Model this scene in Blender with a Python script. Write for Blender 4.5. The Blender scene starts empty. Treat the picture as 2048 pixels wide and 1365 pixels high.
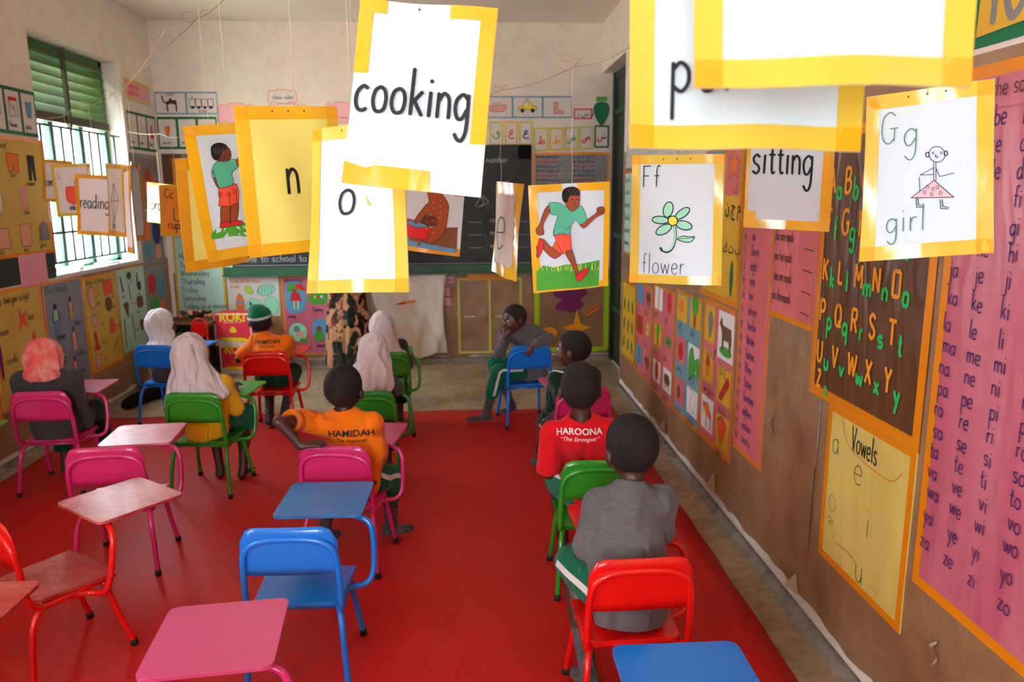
import bpy, bmesh, math, random
import numpy as np
from mathutils import Vector, Matrix, Euler
from mathutils.geometry import tessellate_polygon
from mathutils.bvhtree import BVHTree

# ------------------------------------------------------------------ camera
SC = bpy.context.scene
COL = SC.collection
FPX = 1516.265                      # focal length in pixels of the 2048 px wide frame
PITCH, YAW, ROLL = .1903, .0552, .0065
EYE = np.array([0., 0., 1.6])
def cam_rows():
    f = np.array([math.sin(YAW)*math.cos(PITCH), math.cos(YAW)*math.cos(PITCH), -math.sin(PITCH)])
    r = np.cross(f, [0, 0, 1]); r /= np.linalg.norm(r)
    d = np.cross(f, r)
    c, s = math.cos(ROLL), math.sin(ROLL)
    return np.array([c*r+s*d, -s*r+c*d, f])
RM = cam_rows()
cam_data = bpy.data.cameras.new('camera')
cam = bpy.data.objects.new('camera', cam_data); COL.objects.link(cam)
cam_data.sensor_width = 36
cam_data.lens = FPX/2048*36
cam_data.clip_start = .05
cam.matrix_world = Matrix(((RM[0][0], -RM[1][0], -RM[2][0], EYE[0]),
                           (RM[0][1], -RM[1][1], -RM[2][1], EYE[1]),
                           (RM[0][2], -RM[1][2], -RM[2][2], EYE[2]), (0, 0, 0, 1)))
cam_data.dof.use_dof = True
cam_data.dof.focus_distance = 1.75
cam_data.dof.aperture_fstop = 5.6
SC.camera = cam

# ------------------------------------------------------------------ daylight and exposure
world = bpy.data.worlds.new('daylight'); SC.world = world
world.use_nodes = True
wn = world.node_tree
bg = wn.nodes['Background']
bg.inputs[0].default_value = (.83, .97, 1.06, 1)
bg.inputs[1].default_value = 19.0
SC.view_settings.view_transform = 'Standard'
SC.view_settings.look = 'None'
SC.view_settings.gamma = 1
SC.view_settings.exposure = 0.33
SC.view_settings.use_curve_mapping = False
SC.cycles.use_denoising = True
SC.cycles.use_adaptive_sampling = True
SC.cycles.adaptive_threshold = .02
SC.cycles.max_bounces = 7
SC.cycles.diffuse_bounces = 5
SC.cycles.glossy_bounces = 3
SC.cycles.transparent_max_bounces = 8
SC.cycles.sample_clamp_indirect = 8
SC.cycles.caustics_reflective = False
SC.cycles.caustics_refractive = False

def at(px, py, Y):
    """point of the photograph's frame -> point of the room at depth Y"""
    d = RM.T @ np.array([(px-1024)/FPX, (py-682.5)/FPX, 1.0])
    return EYE + d*((Y-EYE[1])/d[1])
def on(px, py, ax, val):
    d = RM.T @ np.array([(px-1024)/FPX, (py-682.5)/FPX, 1.0])
    return EYE + d*((val-EYE[ax])/d[ax])

ROOM_D, XL, XR, ZC = 7.276, -2.81, 1.253, 3.135
Y0 = -2.3                           # rear wall behind the camera; its unseen window is sized for the light
ADDED_SIDE_WIN = ((-.2, .45),)   # unseen window added in the left wall for more light from that side

# daylight openings are declared as portals so that the sky is sampled through them
def portal(name, loc, rot, sx, sy):
    l = bpy.data.lights.new(name, 'AREA'); l.shape = 'RECTANGLE'; l.size = sx; l.size_y = sy
    l.cycles.is_portal = True
    o = bpy.data.objects.new(name, l); COL.objects.link(o); o.location = loc; o.rotation_euler = rot
portal('window_daylight', (XL-.25, 5.95, 1.87), (0, -math.pi/2, 0), 1.6, 1.35)
for a_, b_ in ADDED_SIDE_WIN: portal('window_daylight', (XL-.25, (a_+b_)/2, 1.87), (0, -math.pi/2, 0), 1.6, b_-a_)
portal('rear_daylight', ((XL+XR)/2, Y0-.1, 1.75), (math.pi/2, 0, 0), 1.1, 1.5)

# sun on the ground outside; it stands behind the roof and the right wall and shines through no window
sun_data = bpy.data.lights.new('sun', 'SUN'); sun_data.energy = 110; sun_data.angle = .01; sun_data.color = (1, .95, .86)
sun = bpy.data.objects.new('sun', sun_data); COL.objects.link(sun)
sun.rotation_euler = Vector((.55, .25, 1)).to_track_quat('Z', 'Y').to_euler()

# ------------------------------------------------------------------ scene helpers
def link(o, parent=None):
    COL.objects.link(o)
    if parent is not None: o.parent = parent
    return o
def tag(o, label=None, cat=None, group=None, kind=None):
    if label: o['label'] = label
    if cat: o['category'] = cat
    if group: o['group'] = group
    if kind: o['kind'] = kind
    return o
def empty(name, loc=(0, 0, 0), rz=0, label=None, cat=None, group=None):
    o = bpy.data.objects.new(name, None); COL.objects.link(o)
    o.location = loc; o.rotation_euler = (0, 0, rz); o.empty_display_size = .05
    return tag(o, label, cat, group)

class MB:
    """collects shapes in one mesh; material slots by name"""
    def __init__(s): s.v = []; s.f = []; s.m = []; s.mats = []; s.sm = []
    def mi(s, m):
        if m not in s.mats: s.mats.append(m)
        return s.mats.index(m)
    def add(s, vs, fs, m, smooth=False):
        b = len(s.v); k = s.mi(m)
        s.v += [tuple(float(c) for c in p) for p in vs]
        for f in fs: s.f.append(tuple(i+b for i in f)); s.m.append(k); s.sm.append(smooth)
    def box(s, lo, hi, m):
        x0, y0, z0 = lo; x1, y1, z1 = hi
        vs = [(x0,y0,z0),(x1,y0,z0),(x1,y1,z0),(x0,y1,z0),(x0,y0,z1),(x1,y0,z1),(x1,y1,z1),(x0,y1,z1)]
        s.add(vs, [(0,3,2,1),(4,5,6,7),(0,1,5,4),(1,2,6,5),(2,3,7,6),(3,0,4,7)], m)
    def tube(s, path, r, m, n=12, caps=True):
        P = [Vector(p) for p in path]; rs = r if isinstance(r, (list, tuple)) else [r]*len(P)
        vs = []; fs = []
        t0 = (P[1]-P[0]).normalized()
        up = Vector((0, 0, 1)) if abs(t0.z) < .9 else Vector((0, 1, 0))
        nrm = (up - t0*up.dot(t0)).normalized()
        for i, p in enumerate(P):
            t = (P[min(i+1, len(P)-1)]-P[max(i-1, 0)]).normalized()
            nrm = (nrm - t*nrm.dot(t)).normalized(); b = t.cross(nrm)
            for k in range(n):
                a = 2*math.pi*k/n
                vs.append(p+(nrm*math.cos(a)+b*math.sin(a))*rs[i])
        for i in range(len(P)-1):
            for k in range(n):
                a, b2 = i*n+k, i*n+(k+1) % n
                fs.append((a, b2, b2+n, a+n))
        if caps:
            fs.append(tuple(reversed(range(n)))); fs.append(tuple(range((len(P)-1)*n, len(P)*n)))
        s.add(vs, fs, m, True)
    def prism(s, outline, z0, z1, m, T=None):
        """flat outline (x, y) extruded z0..z1, optional map T"""
        n = len(outline); T = T or (lambda x, y, z: (x, y, z))
        vs = [T(x, y, z0) for x, y in outline]+[T(x, y, z1) for x, y in outline]
        tri = tessellate_polygon([[Vector((x, y, 0)) for x, y in outline]])
        fs = [tuple(t) for t in tri]+[tuple(i+n for i in reversed(t)) for t in tri]
        fs += [(i, (i+1) % n, (i+1) % n+n, i+n) for i in range(n)]
        s.add(vs, fs, m)
    def build(s, name, parent=None, T=None, recalc=True, bevel=0, bseg=2):
        me = bpy.data.meshes.new(name)
        vs = [T(*p) for p in s.v] if T else s.v
        me.from_pydata([tuple(p) for p in vs], [], s.f)
        for m in s.mats: me.materials.append(M[m] if isinstance(m, str) else m)
        me.polygons.foreach_set('material_index', s.m)
        me.polygons.foreach_set('use_smooth', s.sm)
        me.update()
        if recalc:
            b = bmesh.new(); b.from_mesh(me); bmesh.ops.recalc_face_normals(b, faces=b.faces); b.to_mesh(me); b.free()
        o = bpy.data.objects.new(name, me); link(o, parent)
        if bevel:
            md = o.modifiers.new('edge', 'BEVEL'); md.width = bevel; md.segments = bseg; md.limit_method = 'ANGLE'; md.angle_limit = .7
        return o

def smooth_path(pts, n=6, closed=False):
    """Catmull-Rom through the points (any dimension)"""
    P = [np.array(p, float) for p in pts]
    if len(P) < 3 and not closed: return [tuple(p) for p in P]
    N = len(P); out = []
    segs = N if closed else N-1
    for i in range(segs):
        if closed: a, b, c, d = P[(i-1) % N], P[i], P[(i+1) % N], P[(i+2) % N]
        else: a, b, c, d = P[max(i-1, 0)], P[i], P[i+1], P[min(i+2, N-1)]
        for k in range(n):
            t = k/n
            out.append(tuple(.5*((2*b)+(-a+c)*t+(2*a-5*b+4*c-d)*t*t+(-a+3*b-3*c+d)*t**3)))
    if not closed: out.append(tuple(P[-1]))
    return out
def rrect(x0, y0, x1, y1, r, n=6):
    out = []
    for cx, cy, a0 in ((x1-r, y1-r, 0), (x0+r, y1-r, 90), (x0+r, y0+r, 180), (x1-r, y0+r, 270)):
        for k in range(n+1):
            a = math.radians(a0+90*k/n); out.append((cx+r*math.cos(a), cy+r*math.sin(a)))
    return out
def oval(cx, cy, rx, ry, n=20, rot=0):
    c, s = math.cos(rot), math.sin(rot)
    return [(cx+rx*math.cos(2*math.pi*k/n)*c-ry*math.sin(2*math.pi*k/n)*s,
             cy+rx*math.cos(2*math.pi*k/n)*s+ry*math.sin(2*math.pi*k/n)*c) for k in range(n)]

# ------------------------------------------------------------------ materials
M = {}
def mat(name, col, rough=.6, spec=.5, bump=None, vary=None, metal=0, coat=0, emit=None, sheen=0, trans=0, coords='Object', sss=0):
    """bump: (kind, scale, strength, distance); vary: (scale, colour2, amount, detail)"""
    m = bpy.data.materials.new(name); m.use_nodes = True; M[name] = m
    nt = m.node_tree; N = nt.nodes; L = nt.links; b = N['Principled BSDF']
    b.inputs['Base Color'].default_value = (*col, 1)
    b.inputs['Roughness'].default_value = rough
    b.inputs['Specular IOR Level'].default_value = spec
    b.inputs['Metallic'].default_value = metal
    b.inputs['Coat Weight'].default_value = coat
    b.inputs['Coat Roughness'].default_value = .12
    if sheen: b.inputs['Sheen Weight'].default_value = sheen
    tc = N.new('ShaderNodeTexCoord'); co = tc.outputs[coords]
    if vary:
        if not isinstance(vary, list): vary = [vary]
        src = None
        for v in vary:
            nz = N.new('ShaderNodeTexNoise'); nz.inputs['Scale'].default_value = v[0]; nz.inputs['Detail'].default_value = v[3] if len(v) > 3 else 4
            if len(v) > 4:
                mp = N.new('ShaderNodeMapping'); mp.inputs['Scale'].default_value = v[4]; L.new(co, mp.inputs[0]); L.new(mp.outputs[0], nz.inputs['Vector'])
            else: L.new(co, nz.inputs['Vector'])
            cr = N.new('ShaderNodeMapRange'); cr.inputs[1].default_value = .42 if len(v) < 6 else v[5]; cr.inputs[2].default_value = .66 if len(v) < 7 else v[6]
            cr.inputs[4].default_value = v[2]; L.new(nz.outputs[0], cr.inputs[0])
            mx = N.new('ShaderNodeMix'); mx.data_type = 'RGBA'
            L.new(cr.outputs[0], mx.inputs[0]); mx.inputs[7].default_value = (*v[1], 1)
            if src is None: mx.inputs[6].default_value = (*col, 1)
            else: L.new(src, mx.inputs[6])
            src = mx.outputs[2]
        L.new(src, b.inputs['Base Color'])
    if bump:
        if not isinstance(bump, list): bump = [bump]
        prev = None
        for kind, sc, st, dist in bump:
            if kind == 'voronoi':
                t = N.new('ShaderNodeTexVoronoi'); t.feature = 'DISTANCE_TO_EDGE'; t.inputs['Scale'].default_value = sc; out = t.outputs['Distance']
                wz = N.new('ShaderNodeTexNoise'); wz.inputs['Scale'].default_value = sc*1.3; L.new(co, wz.inputs['Vector'])
                ad = N.new('ShaderNodeVectorMath'); ad.operation = 'MULTIPLY_ADD'; L.new(wz.outputs['Color'], ad.inputs[0]); ad.inputs[1].default_value = (.35/sc,)*3; L.new(co, ad.inputs[2])
                L.new(ad.outputs[0], t.inputs['Vector'])
            elif kind == 'vor1':
                t = N.new('ShaderNodeTexVoronoi'); t.inputs['Scale'].default_value = sc; out = t.outputs['Distance']
                t.feature = 'SMOOTH_F1'; t.inputs['Smoothness'].default_value = .3
                wz = N.new('ShaderNodeTexNoise'); wz.inputs['Scale'].default_value = sc*.8; L.new(co, wz.inputs['Vector'])
                ad = N.new('ShaderNodeVectorMath'); ad.operation = 'MULTIPLY_ADD'; L.new(wz.outputs['Color'], ad.inputs[0]); ad.inputs[1].default_value = (.8/sc,)*3; L.new(co, ad.inputs[2])
                L.new(ad.outputs[0], t.inputs['Vector'])
            elif kind == 'folds':
                t = N.new('ShaderNodeTexNoise'); t.inputs['Scale'].default_value = sc; t.inputs['Detail'].default_value = 1.5; out = t.outputs[0]
                mp = N.new('ShaderNodeMapping'); mp.inputs['Scale'].default_value = (2.4, 2.4, .7); L.new(co, mp.inputs[0]); L.new(mp.outputs[0], t.inputs['Vector'])
                t.inputs['Distortion'].default_value = .8
            else:
                t = N.new('ShaderNodeTexNoise'); t.inputs['Scale'].default_value = sc; t.inputs['Detail'].default_value = 5; out = t.outputs[0]
                L.new(co, t.inputs['Vector'])
            bp = N.new('ShaderNodeBump'); bp.inputs['Strength'].default_value = st; bp.inputs['Distance'].default_value = dist
            L.new(out, bp.inputs['Height'])
            if prev: L.new(prev, bp.inputs['Normal'])
            prev = bp.outputs[0]
        L.new(prev, b.inputs['Normal'])
    return m
def srgb(r, g, b):
    f = lambda c: (c/255/12.92) if c/255 <= .04045 else ((c/255+.055)/1.055)**2.4
    return (f(r), f(g), f(b))
S = srgb
mat('wall_paint', S(238,229,218), .85, .2, bump=[('noise', 14, .25, .01), ('noise', 2.2, .3, .03)], vary=[(1.1, S(232,220,206), .6, 5), (9, S(208,192,180), .25, 6)])
mat('ceiling_paint', S(232,222,212), .9, .2, bump=('noise', 3, .3, .02), vary=(0.9, S(220,206,194), .6, 4))
mat('concrete', S(172,142,108), .55, .4, bump=[('noise', 9, .35, .01)], vary=[(1.6, S(112,92,72), .9, 6), (6, S(180,164,142), .55, 8), (22, S(90,74,58), .4, 6)])
mat('pale_ground', S(226,214,196), .9, .1)
mat('cement_curb', S(132,122,110), .8, .3, bump=[('noise', 16, .4, .006)], vary=[(7, S(98,88,78), .8, 8), (18, S(160,152,142), .5, 6)])
mat('rug_red', S(186,24,23), .5, .22, bump=[('noise', 260, .35, .002), ('noise', 3, .2, .01)], vary=[(2.0, S(180,24,24), .6, 4), (60, S(210,42,42), .35, 6), (300, S(150,16,18), .4, 3)])
mat('kraft_paper', S(158,122,88), .40, .5, bump=[('vor1', 5, .5, .02), ('noise', 5, .6, .03), ('noise', 30, .15, .004)], vary=[(1.5, S(142,106,74), .7, 4), (8, S(116,78,56), .3, 6)])
mat('green_paint', S(34,92,58), .45, .5, vary=(6, S(24,64,42), .6, 5))
mat('louver_green', S(92,120,56), .5, .4, vary=(5, S(60,86,40), .6, 5))
mat('dark_green', S(22,40,26), .45, .5, vary=(6, S(14,26,18), .6, 5))
mat('window_green', S(44,120,84), .5, .4)
mat('iron_bar', S(44,62,60), .5, .4)
mat('rust_steel', S(70,66,48), .6, .3)
mat('white_gloss', S(235,232,226), .4, .4)
mat('chalkboard', S(40,42,44), .55, .3, vary=[(1.2, S(66,68,70), .7, 6), (14, S(80,82,84), .2, 6)])
mat('chalk', S(165,165,165), .95, .1)
mat('matt_black', S(16,16,17), .9, .1)
# papers
mat('paper_white', S(203,219,228), .5, .35, bump=('noise', 9, .12, .003))
mat('paper_white_matt', S(226,218,214), .8, .2, bump=('noise', 9, .2, .003))
mat('paper_yellow', S(228,218,112), .35, .45, bump=('noise', 9, .12, .003))
mat('paper_grey', S(206,198,184), .6, .3)
mat('tape_yellow', S(230,176,26), .22, .5, coat=.35, bump=[('folds', 9, .35, .006), ('vor1', 14, .12, .004), ('noise', 26, .16, .002)])
mat('tape_yellow_pale', S(214,184,62), .2, .5, coat=.45, bump=[('folds', 8, .4, .006), ('noise', 22, .2, .003)])
mat('tape_overlap', S(226,162,16), .22, .5, coat=.4, bump=('noise', 24, .3, .003))
mat('tape_orange', S(232,140,18), .2, .5, coat=.3, bump=[('noise', 22, .3, .004)])
mat('tape_dark', S(214,150,20), .2, .5, coat=.3, bump=[('noise', 22, .3, .004)])
mat('chart_pink', S(192,98,118), .32, .5, bump=[('folds', 4, .5, .02), ('noise', 18, .15, .004)], vary=[(2.2, S(206,128,142), .7, 2, (3.2, 3.2, .35)), (20, S(184,84,104), .3, 4)])
mat('chart_rose', S(220,112,118), .4, .45, bump=[('folds', 4, .4, .02)], vary=(3, S(206,96,104), .6, 4))
mat('chart_brown', S(104,66,36), .35, .5, bump=[('folds', 5, .6, .02), ('noise', 16, .2, .005)], vary=(4, S(84,50,28), .6, 4, (3, 3, .4)))
mat('chart_pale_yellow', S(222,200,108), .4, .45, bump=[('folds', 3, .5, .02)], vary=(4, S(210,184,92), .6, 4))
mat('chart_yellow', S(226,178,44), .4, .45, bump=[('folds', 3, .4, .02)], vary=(3, S(208,156,30), .6, 4))
mat('chart_yellow_dull', S(210,178,78), .5, .4, bump=[('folds', 3, .5, .02)], vary=(4, S(192,158,60), .6, 4))
mat('chart_blue', S(132,140,156), .5, .4, bump=[('folds', 3, .4, .02)], vary=(4, S(118,126,142), .6, 4))
mat('chart_teal', S(190,224,210), .5, .4, bump=[('folds', 3, .3, .02)], vary=(3, S(170,210,198), .6, 4))
mat('chart_skyblue', S(118,160,176), .45, .4)
mat('chart_pale', S(206,204,196), .55, .35, bump=[('folds', 3, .3, .02)])
mat('newsprint', S(160,164,164), .7, .2, vary=[(30, S(96,100,104), .8, 6, (1, 1, 3.0)), (6, S(150,130,120), .3, 4)])
for n, c in dict(ink_black=(26,24,32), ink_purple=(66,36,104), ink_blue=(38,46,120), ink_green=(50,110,84), ink_brown=(70,48,36),
                 felt_orange=(246,160,28), felt_green=(40,196,92), draw_skin=(150,72,36), draw_skin_dark=(104,48,28), draw_teal=(84,184,150),
                 draw_coral=(232,84,58), draw_red=(206,36,40), draw_green=(72,160,50), draw_lime=(176,206,60), draw_mint=(150,220,188),
                 draw_yellow=(238,214,70), draw_blue=(90,150,190), draw_pinkish=(240,180,190), draw_peach=(226,160,142), draw_orange=(230,120,40),
                 draw_brown=(120,78,46), draw_grey=(130,130,130), draw_white=(236,232,230), draw_purple=(124,28,96), draw_dkgreen=(20,110,70),
                 frame_blue=(92,150,180), frame_green=(22,100,60), border_lime=(176,212,40), border_olive=(206,200,92), carton_red=(238,54,80),
                 logo_yellow=(246,226,30), label_pink=(236,160,176)).items():
    mat(n, S(*c), .6, .3)
# chairs
def paint(n, c, c2): mat(n, S(*c), .2, .5, coat=.25, bump=('noise', 6, .06, .004), vary=(3, S(*c2), .5, 4))
paint('paint_pink', (206,44,112), (190,36,98)); paint('paint_red', (222,20,16), (204,14,12))
paint('paint_blue', (10,116,216), (8,104,200)); paint('paint_green', (40,140,34), (34,122,28))
paint('top_pink', (208,76,130), (196,64,116)); paint('top_green', (76,172,60), (64,156,50))
def worn(n, c, c2, s=5): mat(n, S(*c), .36, .45, coat=.08, bump=('noise', 8, .1, .004), vary=[(s, S(*c2), .8, 6), (26, S(min(255,c2[0]+20),min(255,c2[1]+20),min(255,c2[2]+20)), .22, 8, (1, 2, 1), .5, .62)])
worn('worn_red', (176,40,38), (206,112,104)); worn('worn_pink', (212,84,134), (222,140,164)); worn('worn_blue', (40,112,192), (70,136,204), 2)
mat('rubber', (.012, .012, .012), .7, .3)
mat('steel_scratch', S(60,50,50), .4, .5)
mat('string', S(214,200,168), .8, .2)
mat('twine', S(170,140,110), .9, .1)
# people
mat('skin', S(74,46,38), .42, .5, bump=('noise', 60, .08, .002), vary=(8, S(60,36,30), .5, 4))
mat('skin_warm', S(96,56,44), .42, .5, bump=('noise', 60, .08, .002), vary=(8, S(76,42,34), .5, 4))
mat('hair', S(30,24,23), .75, .3, bump=[('noise', 420, .9, .003)], vary=(40, S(44,36,34), .6, 5))
mat('eye_white', S(210,200,190), .3, .5); mat('eye_dark', S(20,12,10), .2, .6); mat('lips', S(92,50,46), .45, .4)
def cloth(n, c, c2, bs=.5, sc=6, extra=None):
    b = [('folds', sc, min(1, bs*1.5), .045), ('noise', 320, .25, .002)]
    mat(n, S(*c), .9, .15, bump=b, vary=[(7, S(*c2), .5, 4)]+(extra or []), sheen=.12)
cloth('sweater_grey', (98,96,98), (86,84,88), .5, 5, [(60, S(118,114,116), .4, 3, (.5, .5, 3))])
cloth('sweater_dark', (66,62,66), (54,50,54), .5, 5)
cloth('tee_orange', (242,120,16), (228,102,10), .55, 5); cloth('tee_red', (214,18,30), (196,12,24), .55, 5)
cloth('tee_yellow', (226,170,22), (206,150,14), .5, 5); cloth('shorts_green', (16,104,72), (10,84,58), .6, 7)
cloth('shorts_dark', (8,64,44), (6,50,34), .5, 7)
cloth('hijab_white', (222,212,216), (208,196,202), .9, 6); cloth('hijab_coral', (232,96,92), (240,150,140), .9, 6, [(14, S(244,180,170), .6, 4)])
cloth('sock_grey', (84,82,86), (70,68,72), .6, 14); cloth('jacket_green', (12,46,34), (8,34,24), .5, 6); cloth('track_maroon', (70,14,20), (54,10,14), .5, 6)
cloth('calico', (240,230,218), (224,212,198), .9, 3)
cloth('cap_green', (10,112,70), (6,90,56), .3, 8)
mat('stripe_white', S(220,220,216), .8, .2)
mat('collar_yellow', S(206,170,30), .8, .2)
mat('floral', S(196,142,104), .85, .2, bump=[('folds', 4, .5, .02)], vary=[(9, S(40,52,44), 1, 5, (1, 1, .7), .5, .54), (12, S(34,22,16), 1, 4, (1.2, 1.2, .8), .55, .58), (14, S(110,36,30), .9, 3, (1, 1, 1), .62, .65)])
mat('black_cloth', S(26,22,24), .9, .1)
mat('cardboard', S(150,112,78), .8, .2, vary=(4, S(132,96,66), .6, 4))
# ------------------------------------------------------------------ hand lettering: pen strokes per letter (x height 1); 'c' curved, 'l' straight
GL = {
'a': (.95, 'c .78,.82 .5,1 .15,.8 .06,.42 .22,.05 .5,.02 .78,.4|l .8,.98 .82,0'),
'b': (.95, 'l .12,1.9 .12,0|c .12,.75 .45,1 .8,.75 .82,.3 .5,0 .12,.2'),
'c': (.85, 'c .76,.92 .5,1.02 .18,.8 .08,.42 .22,.08 .5,0 .74,.1'),
'd': (.95, 'c .78,.82 .5,1 .15,.8 .06,.42 .22,.05 .5,.02 .78,.4|l .8,1.9 .82,0'),
'e': (.9, 'c .1,.5 .42,.52 .76,.58 .68,.92 .4,1.02 .12,.75 .08,.35 .3,.02 .56,0 .76,.14'),
'f': (.62, 'c .62,1.82 .42,1.92 .28,1.6 .27,1 .27,0|l .04,1.02 .54,1.02'),
'g': (.95, 'c .78,.82 .5,1 .15,.8 .06,.42 .22,.05 .5,.02 .78,.4|c .82,.98 .84,.2 .8,-.5 .6,-.86 .34,-.84 .14,-.62'),
'h': (.9, 'l .12,1.9 .12,0|c .12,.7 .42,1 .72,.82 .78,.4 .78,0'),
'i': (.35, 'l .17,1 .17,0|l .17,1.42 .18,1.5'),
'j': (.45, 'c .32,1 .33,.2 .3,-.5 .14,-.84 -.12,-.75|l .32,1.42 .33,1.5'),
'k': (.85, 'l .12,1.9 .12,0|l .72,.98 .14,.45|l .28,.58 .78,0'),
'l': (.32, 'l .16,1.9 .16,0'),
'm': (1.4, 'l .12,1 .12,0|c .12,.65 .38,1 .62,.85 .68,.5 .68,0|c .68,.65 .95,1 1.2,.85 1.26,.5 1.26,0'),
'n': (.92, 'l .12,1 .12,0|c .12,.65 .42,1 .72,.85 .8,.5 .8,0'),
'o': (.95, 'c .5,1.02 .2,.86 .08,.45 .22,.08 .5,0 .78,.14 .88,.55 .76,.9 .5,1.02'),
'p': (.95, 'l .12,1 .1,-.95|c .12,.75 .45,1 .8,.75 .82,.3 .5,0 .12,.2'),
'q': (.95, 'c .78,.82 .5,1 .15,.8 .06,.42 .22,.05 .5,.02 .78,.4|l .82,.98 .84,-.95'),
'r': (.62, 'l .12,1 .12,0|c .12,.6 .3,.95 .58,.96'),
's': (.78, 'c .68,.88 .4,1.03 .12,.82 .26,.56 .56,.42 .68,.18 .42,-.02 .1,.12'),
't': (.6, 'c .28,1.6 .28,.8 .3,.2 .42,0 .58,.08|l .04,1.02 .54,1.02'),
'u': (.92, 'c .12,1 .12,.35 .32,.02 .6,.05 .78,.4|l .8,1 .82,0'),
'v': (.85, 'l .06,1 .42,0 .8,1'),
'w': (1.25, 'l .06,1 .34,0 .64,.9 .92,0 1.2,1'),
'x': (.85, 'l .08,1 .78,0|l .76,1 .06,0'),
'y': (.85, 'l .08,1 .44,.1|l .82,1 .3,-.9'),
'z': (.8, 'l .08,.98 .7,.98 .08,.02 .74,.02'),
'A': (1.2, 'l .06,0 .6,1.9 1.12,0|l .26,.65 .95,.65'),
'B': (1.1, 'l .14,1.9 .14,0|c .14,1.88 .7,1.85 .85,1.45 .6,1.02 .14,1|c .14,1 .8,.98 .98,.5 .7,.05 .14,.02'),
'C': (1.15, 'c 1.02,1.6 .7,1.9 .25,1.65 .1,.95 .25,.25 .65,0 1.05,.3'),
'D': (1.15, 'l .14,1.9 .14,0|c .14,1.88 .75,1.7 1.0,.95 .72,.15 .14,.02'),
'E': (1.0, 'l .9,1.88 .14,1.88 .14,.02 .92,.02|l .14,1 .75,1'),
'F': (.95, 'l .88,1.88 .14,1.88 .14,0|l .14,1 .7,1'),
'G': (1.25, 'c 1.02,1.66 .7,1.9 .25,1.65 .1,.95 .25,.25 .65,0 1.02,.3|l .7,.9 1.25,.92|l 1.02,.9 1.02,.15'),
'H': (1.15, 'l .14,1.9 .14,0|l 1.0,1.9 1.0,0|l .14,1 1.0,1'),
'I': (.35, 'l .17,1.9 .17,0'), 'J': (.8, 'c .62,1.9 .62,.6 .5,.05 .2,.02 .06,.3'),
'K': (1.05, 'l .14,1.9 .14,0|l .95,1.85 .16,.95|l .36,1.1 1.0,0'),
'L': (.9, 'l .14,1.9 .14,.02 .85,.02'),
'M': (1.35, 'l .12,0 .16,1.9 .66,.6 1.16,1.9 1.22,0'),
'N': (1.15, 'l .14,0 .14,1.9 1.0,0 1.0,1.9'),
'O': (1.2, 'c .6,1.9 .25,1.6 .1,.95 .25,.25 .6,0 .95,.25 1.1,.95 .95,1.6 .6,1.9'),
'P': (1.05, 'l .14,1.9 .14,0|c .14,1.88 .8,1.85 .95,1.35 .7,.92 .14,.9'),
'Q': (1.2, 'c .6,1.9 .25,1.6 .1,.95 .25,.25 .6,0 .95,.25 1.1,.95 .95,1.6 .6,1.9|l .7,.5 1.15,-.1'),
'R': (1.1, 'l .14,1.9 .14,0|c .14,1.88 .8,1.85 .9,1.4 .7,1.0 .14,.98|l .5,.98 1.0,0'),
'S': (1.05, 'c .92,1.6 .55,1.92 .15,1.6 .3,1.15 .75,.8 .92,.4 .55,-.02 .1,.3'),
'T': (1.1, 'l .05,1.88 1.05,1.88|l .55,1.88 .55,0'),
'U': (1.1, 'c .14,1.9 .14,.6 .35,.03 .75,.03 .96,.6 .96,1.9'),
'V': (1.1, 'l .08,1.9 .55,0 1.02,1.9'), 'W': (1.5, 'l .08,1.9 .4,0 .75,1.6 1.1,0 1.42,1.9'),
'X': (1.05, 'l .08,1.9 .95,0|l .95,1.9 .08,0'), 'Y': (1.05, 'l .08,1.9 .52,1 .97,1.9|l .52,1 .52,0'),
'Z': (1.05, 'l .1,1.88 .92,1.88 .1,.02 .98,.02'),
'0': (1.0, 'c .5,1.9 .15,1.5 .1,.6 .5,0 .88,.6 .85,1.5 .5,1.9'), '1': (.4, 'l .2,1.9 .2,0'),
'2': (.95, 'c .12,1.5 .45,1.92 .8,1.5 .6,.8 .1,.03|l .1,.03 .85,.03'),
'3': (.95, 'c .15,1.75 .6,1.9 .78,1.45 .4,1.02|c .4,1.02 .85,.9 .8,.3 .45,0 .1,.2'),
'4': (.95, 'l .3,1.9 .1,.7 .85,.7|l .62,1.3 .62,0'),
'5': (.95, 'l .8,1.88 .22,1.88 .18,1.1|c .18,1.1 .6,1.15 .82,.6 .55,0 .1,.15'),
'6': (.95, 'c .7,1.88 .3,1.4 .1,.6 .4,0 .8,.3 .72,.9 .3,.95 .12,.5'),
'7': (.95, 'l .1,1.88 .82,1.88 .35,0'),
'8': (.95, 'c .5,1.0 .18,1.4 .48,1.88 .8,1.45 .5,1.0 .1,.5 .48,0 .86,.5 .5,1.0'),
'9': (.95, 'c .78,1.5 .45,1.88 .12,1.45 .4,1.0 .78,1.4 .75,.6 .5,0'),
' ': (.6, ''), '_': (2.6, 'l 0,0 2.5,0'), '?': (.8, 'c .1,1.5 .4,1.9 .7,1.5 .4,.9 .38,.5|l .38,.1 .38,0'), ',': (.3, 'l .2,.1 .05,-.3'), '.': (.3, 'l .15,0 .17,.08'),
}
GLP = {}
for ch, (w, s) in GL.items():
    st = []
    for part in s.split('|') if s else []:
        k, *p = part.split(' ')
        pts = [tuple(float(q) for q in t.split(',')) for t in p]
        st.append(smooth_path(pts, 5) if k == 'c' else pts)
    GLP[ch] = (w, st)

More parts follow.
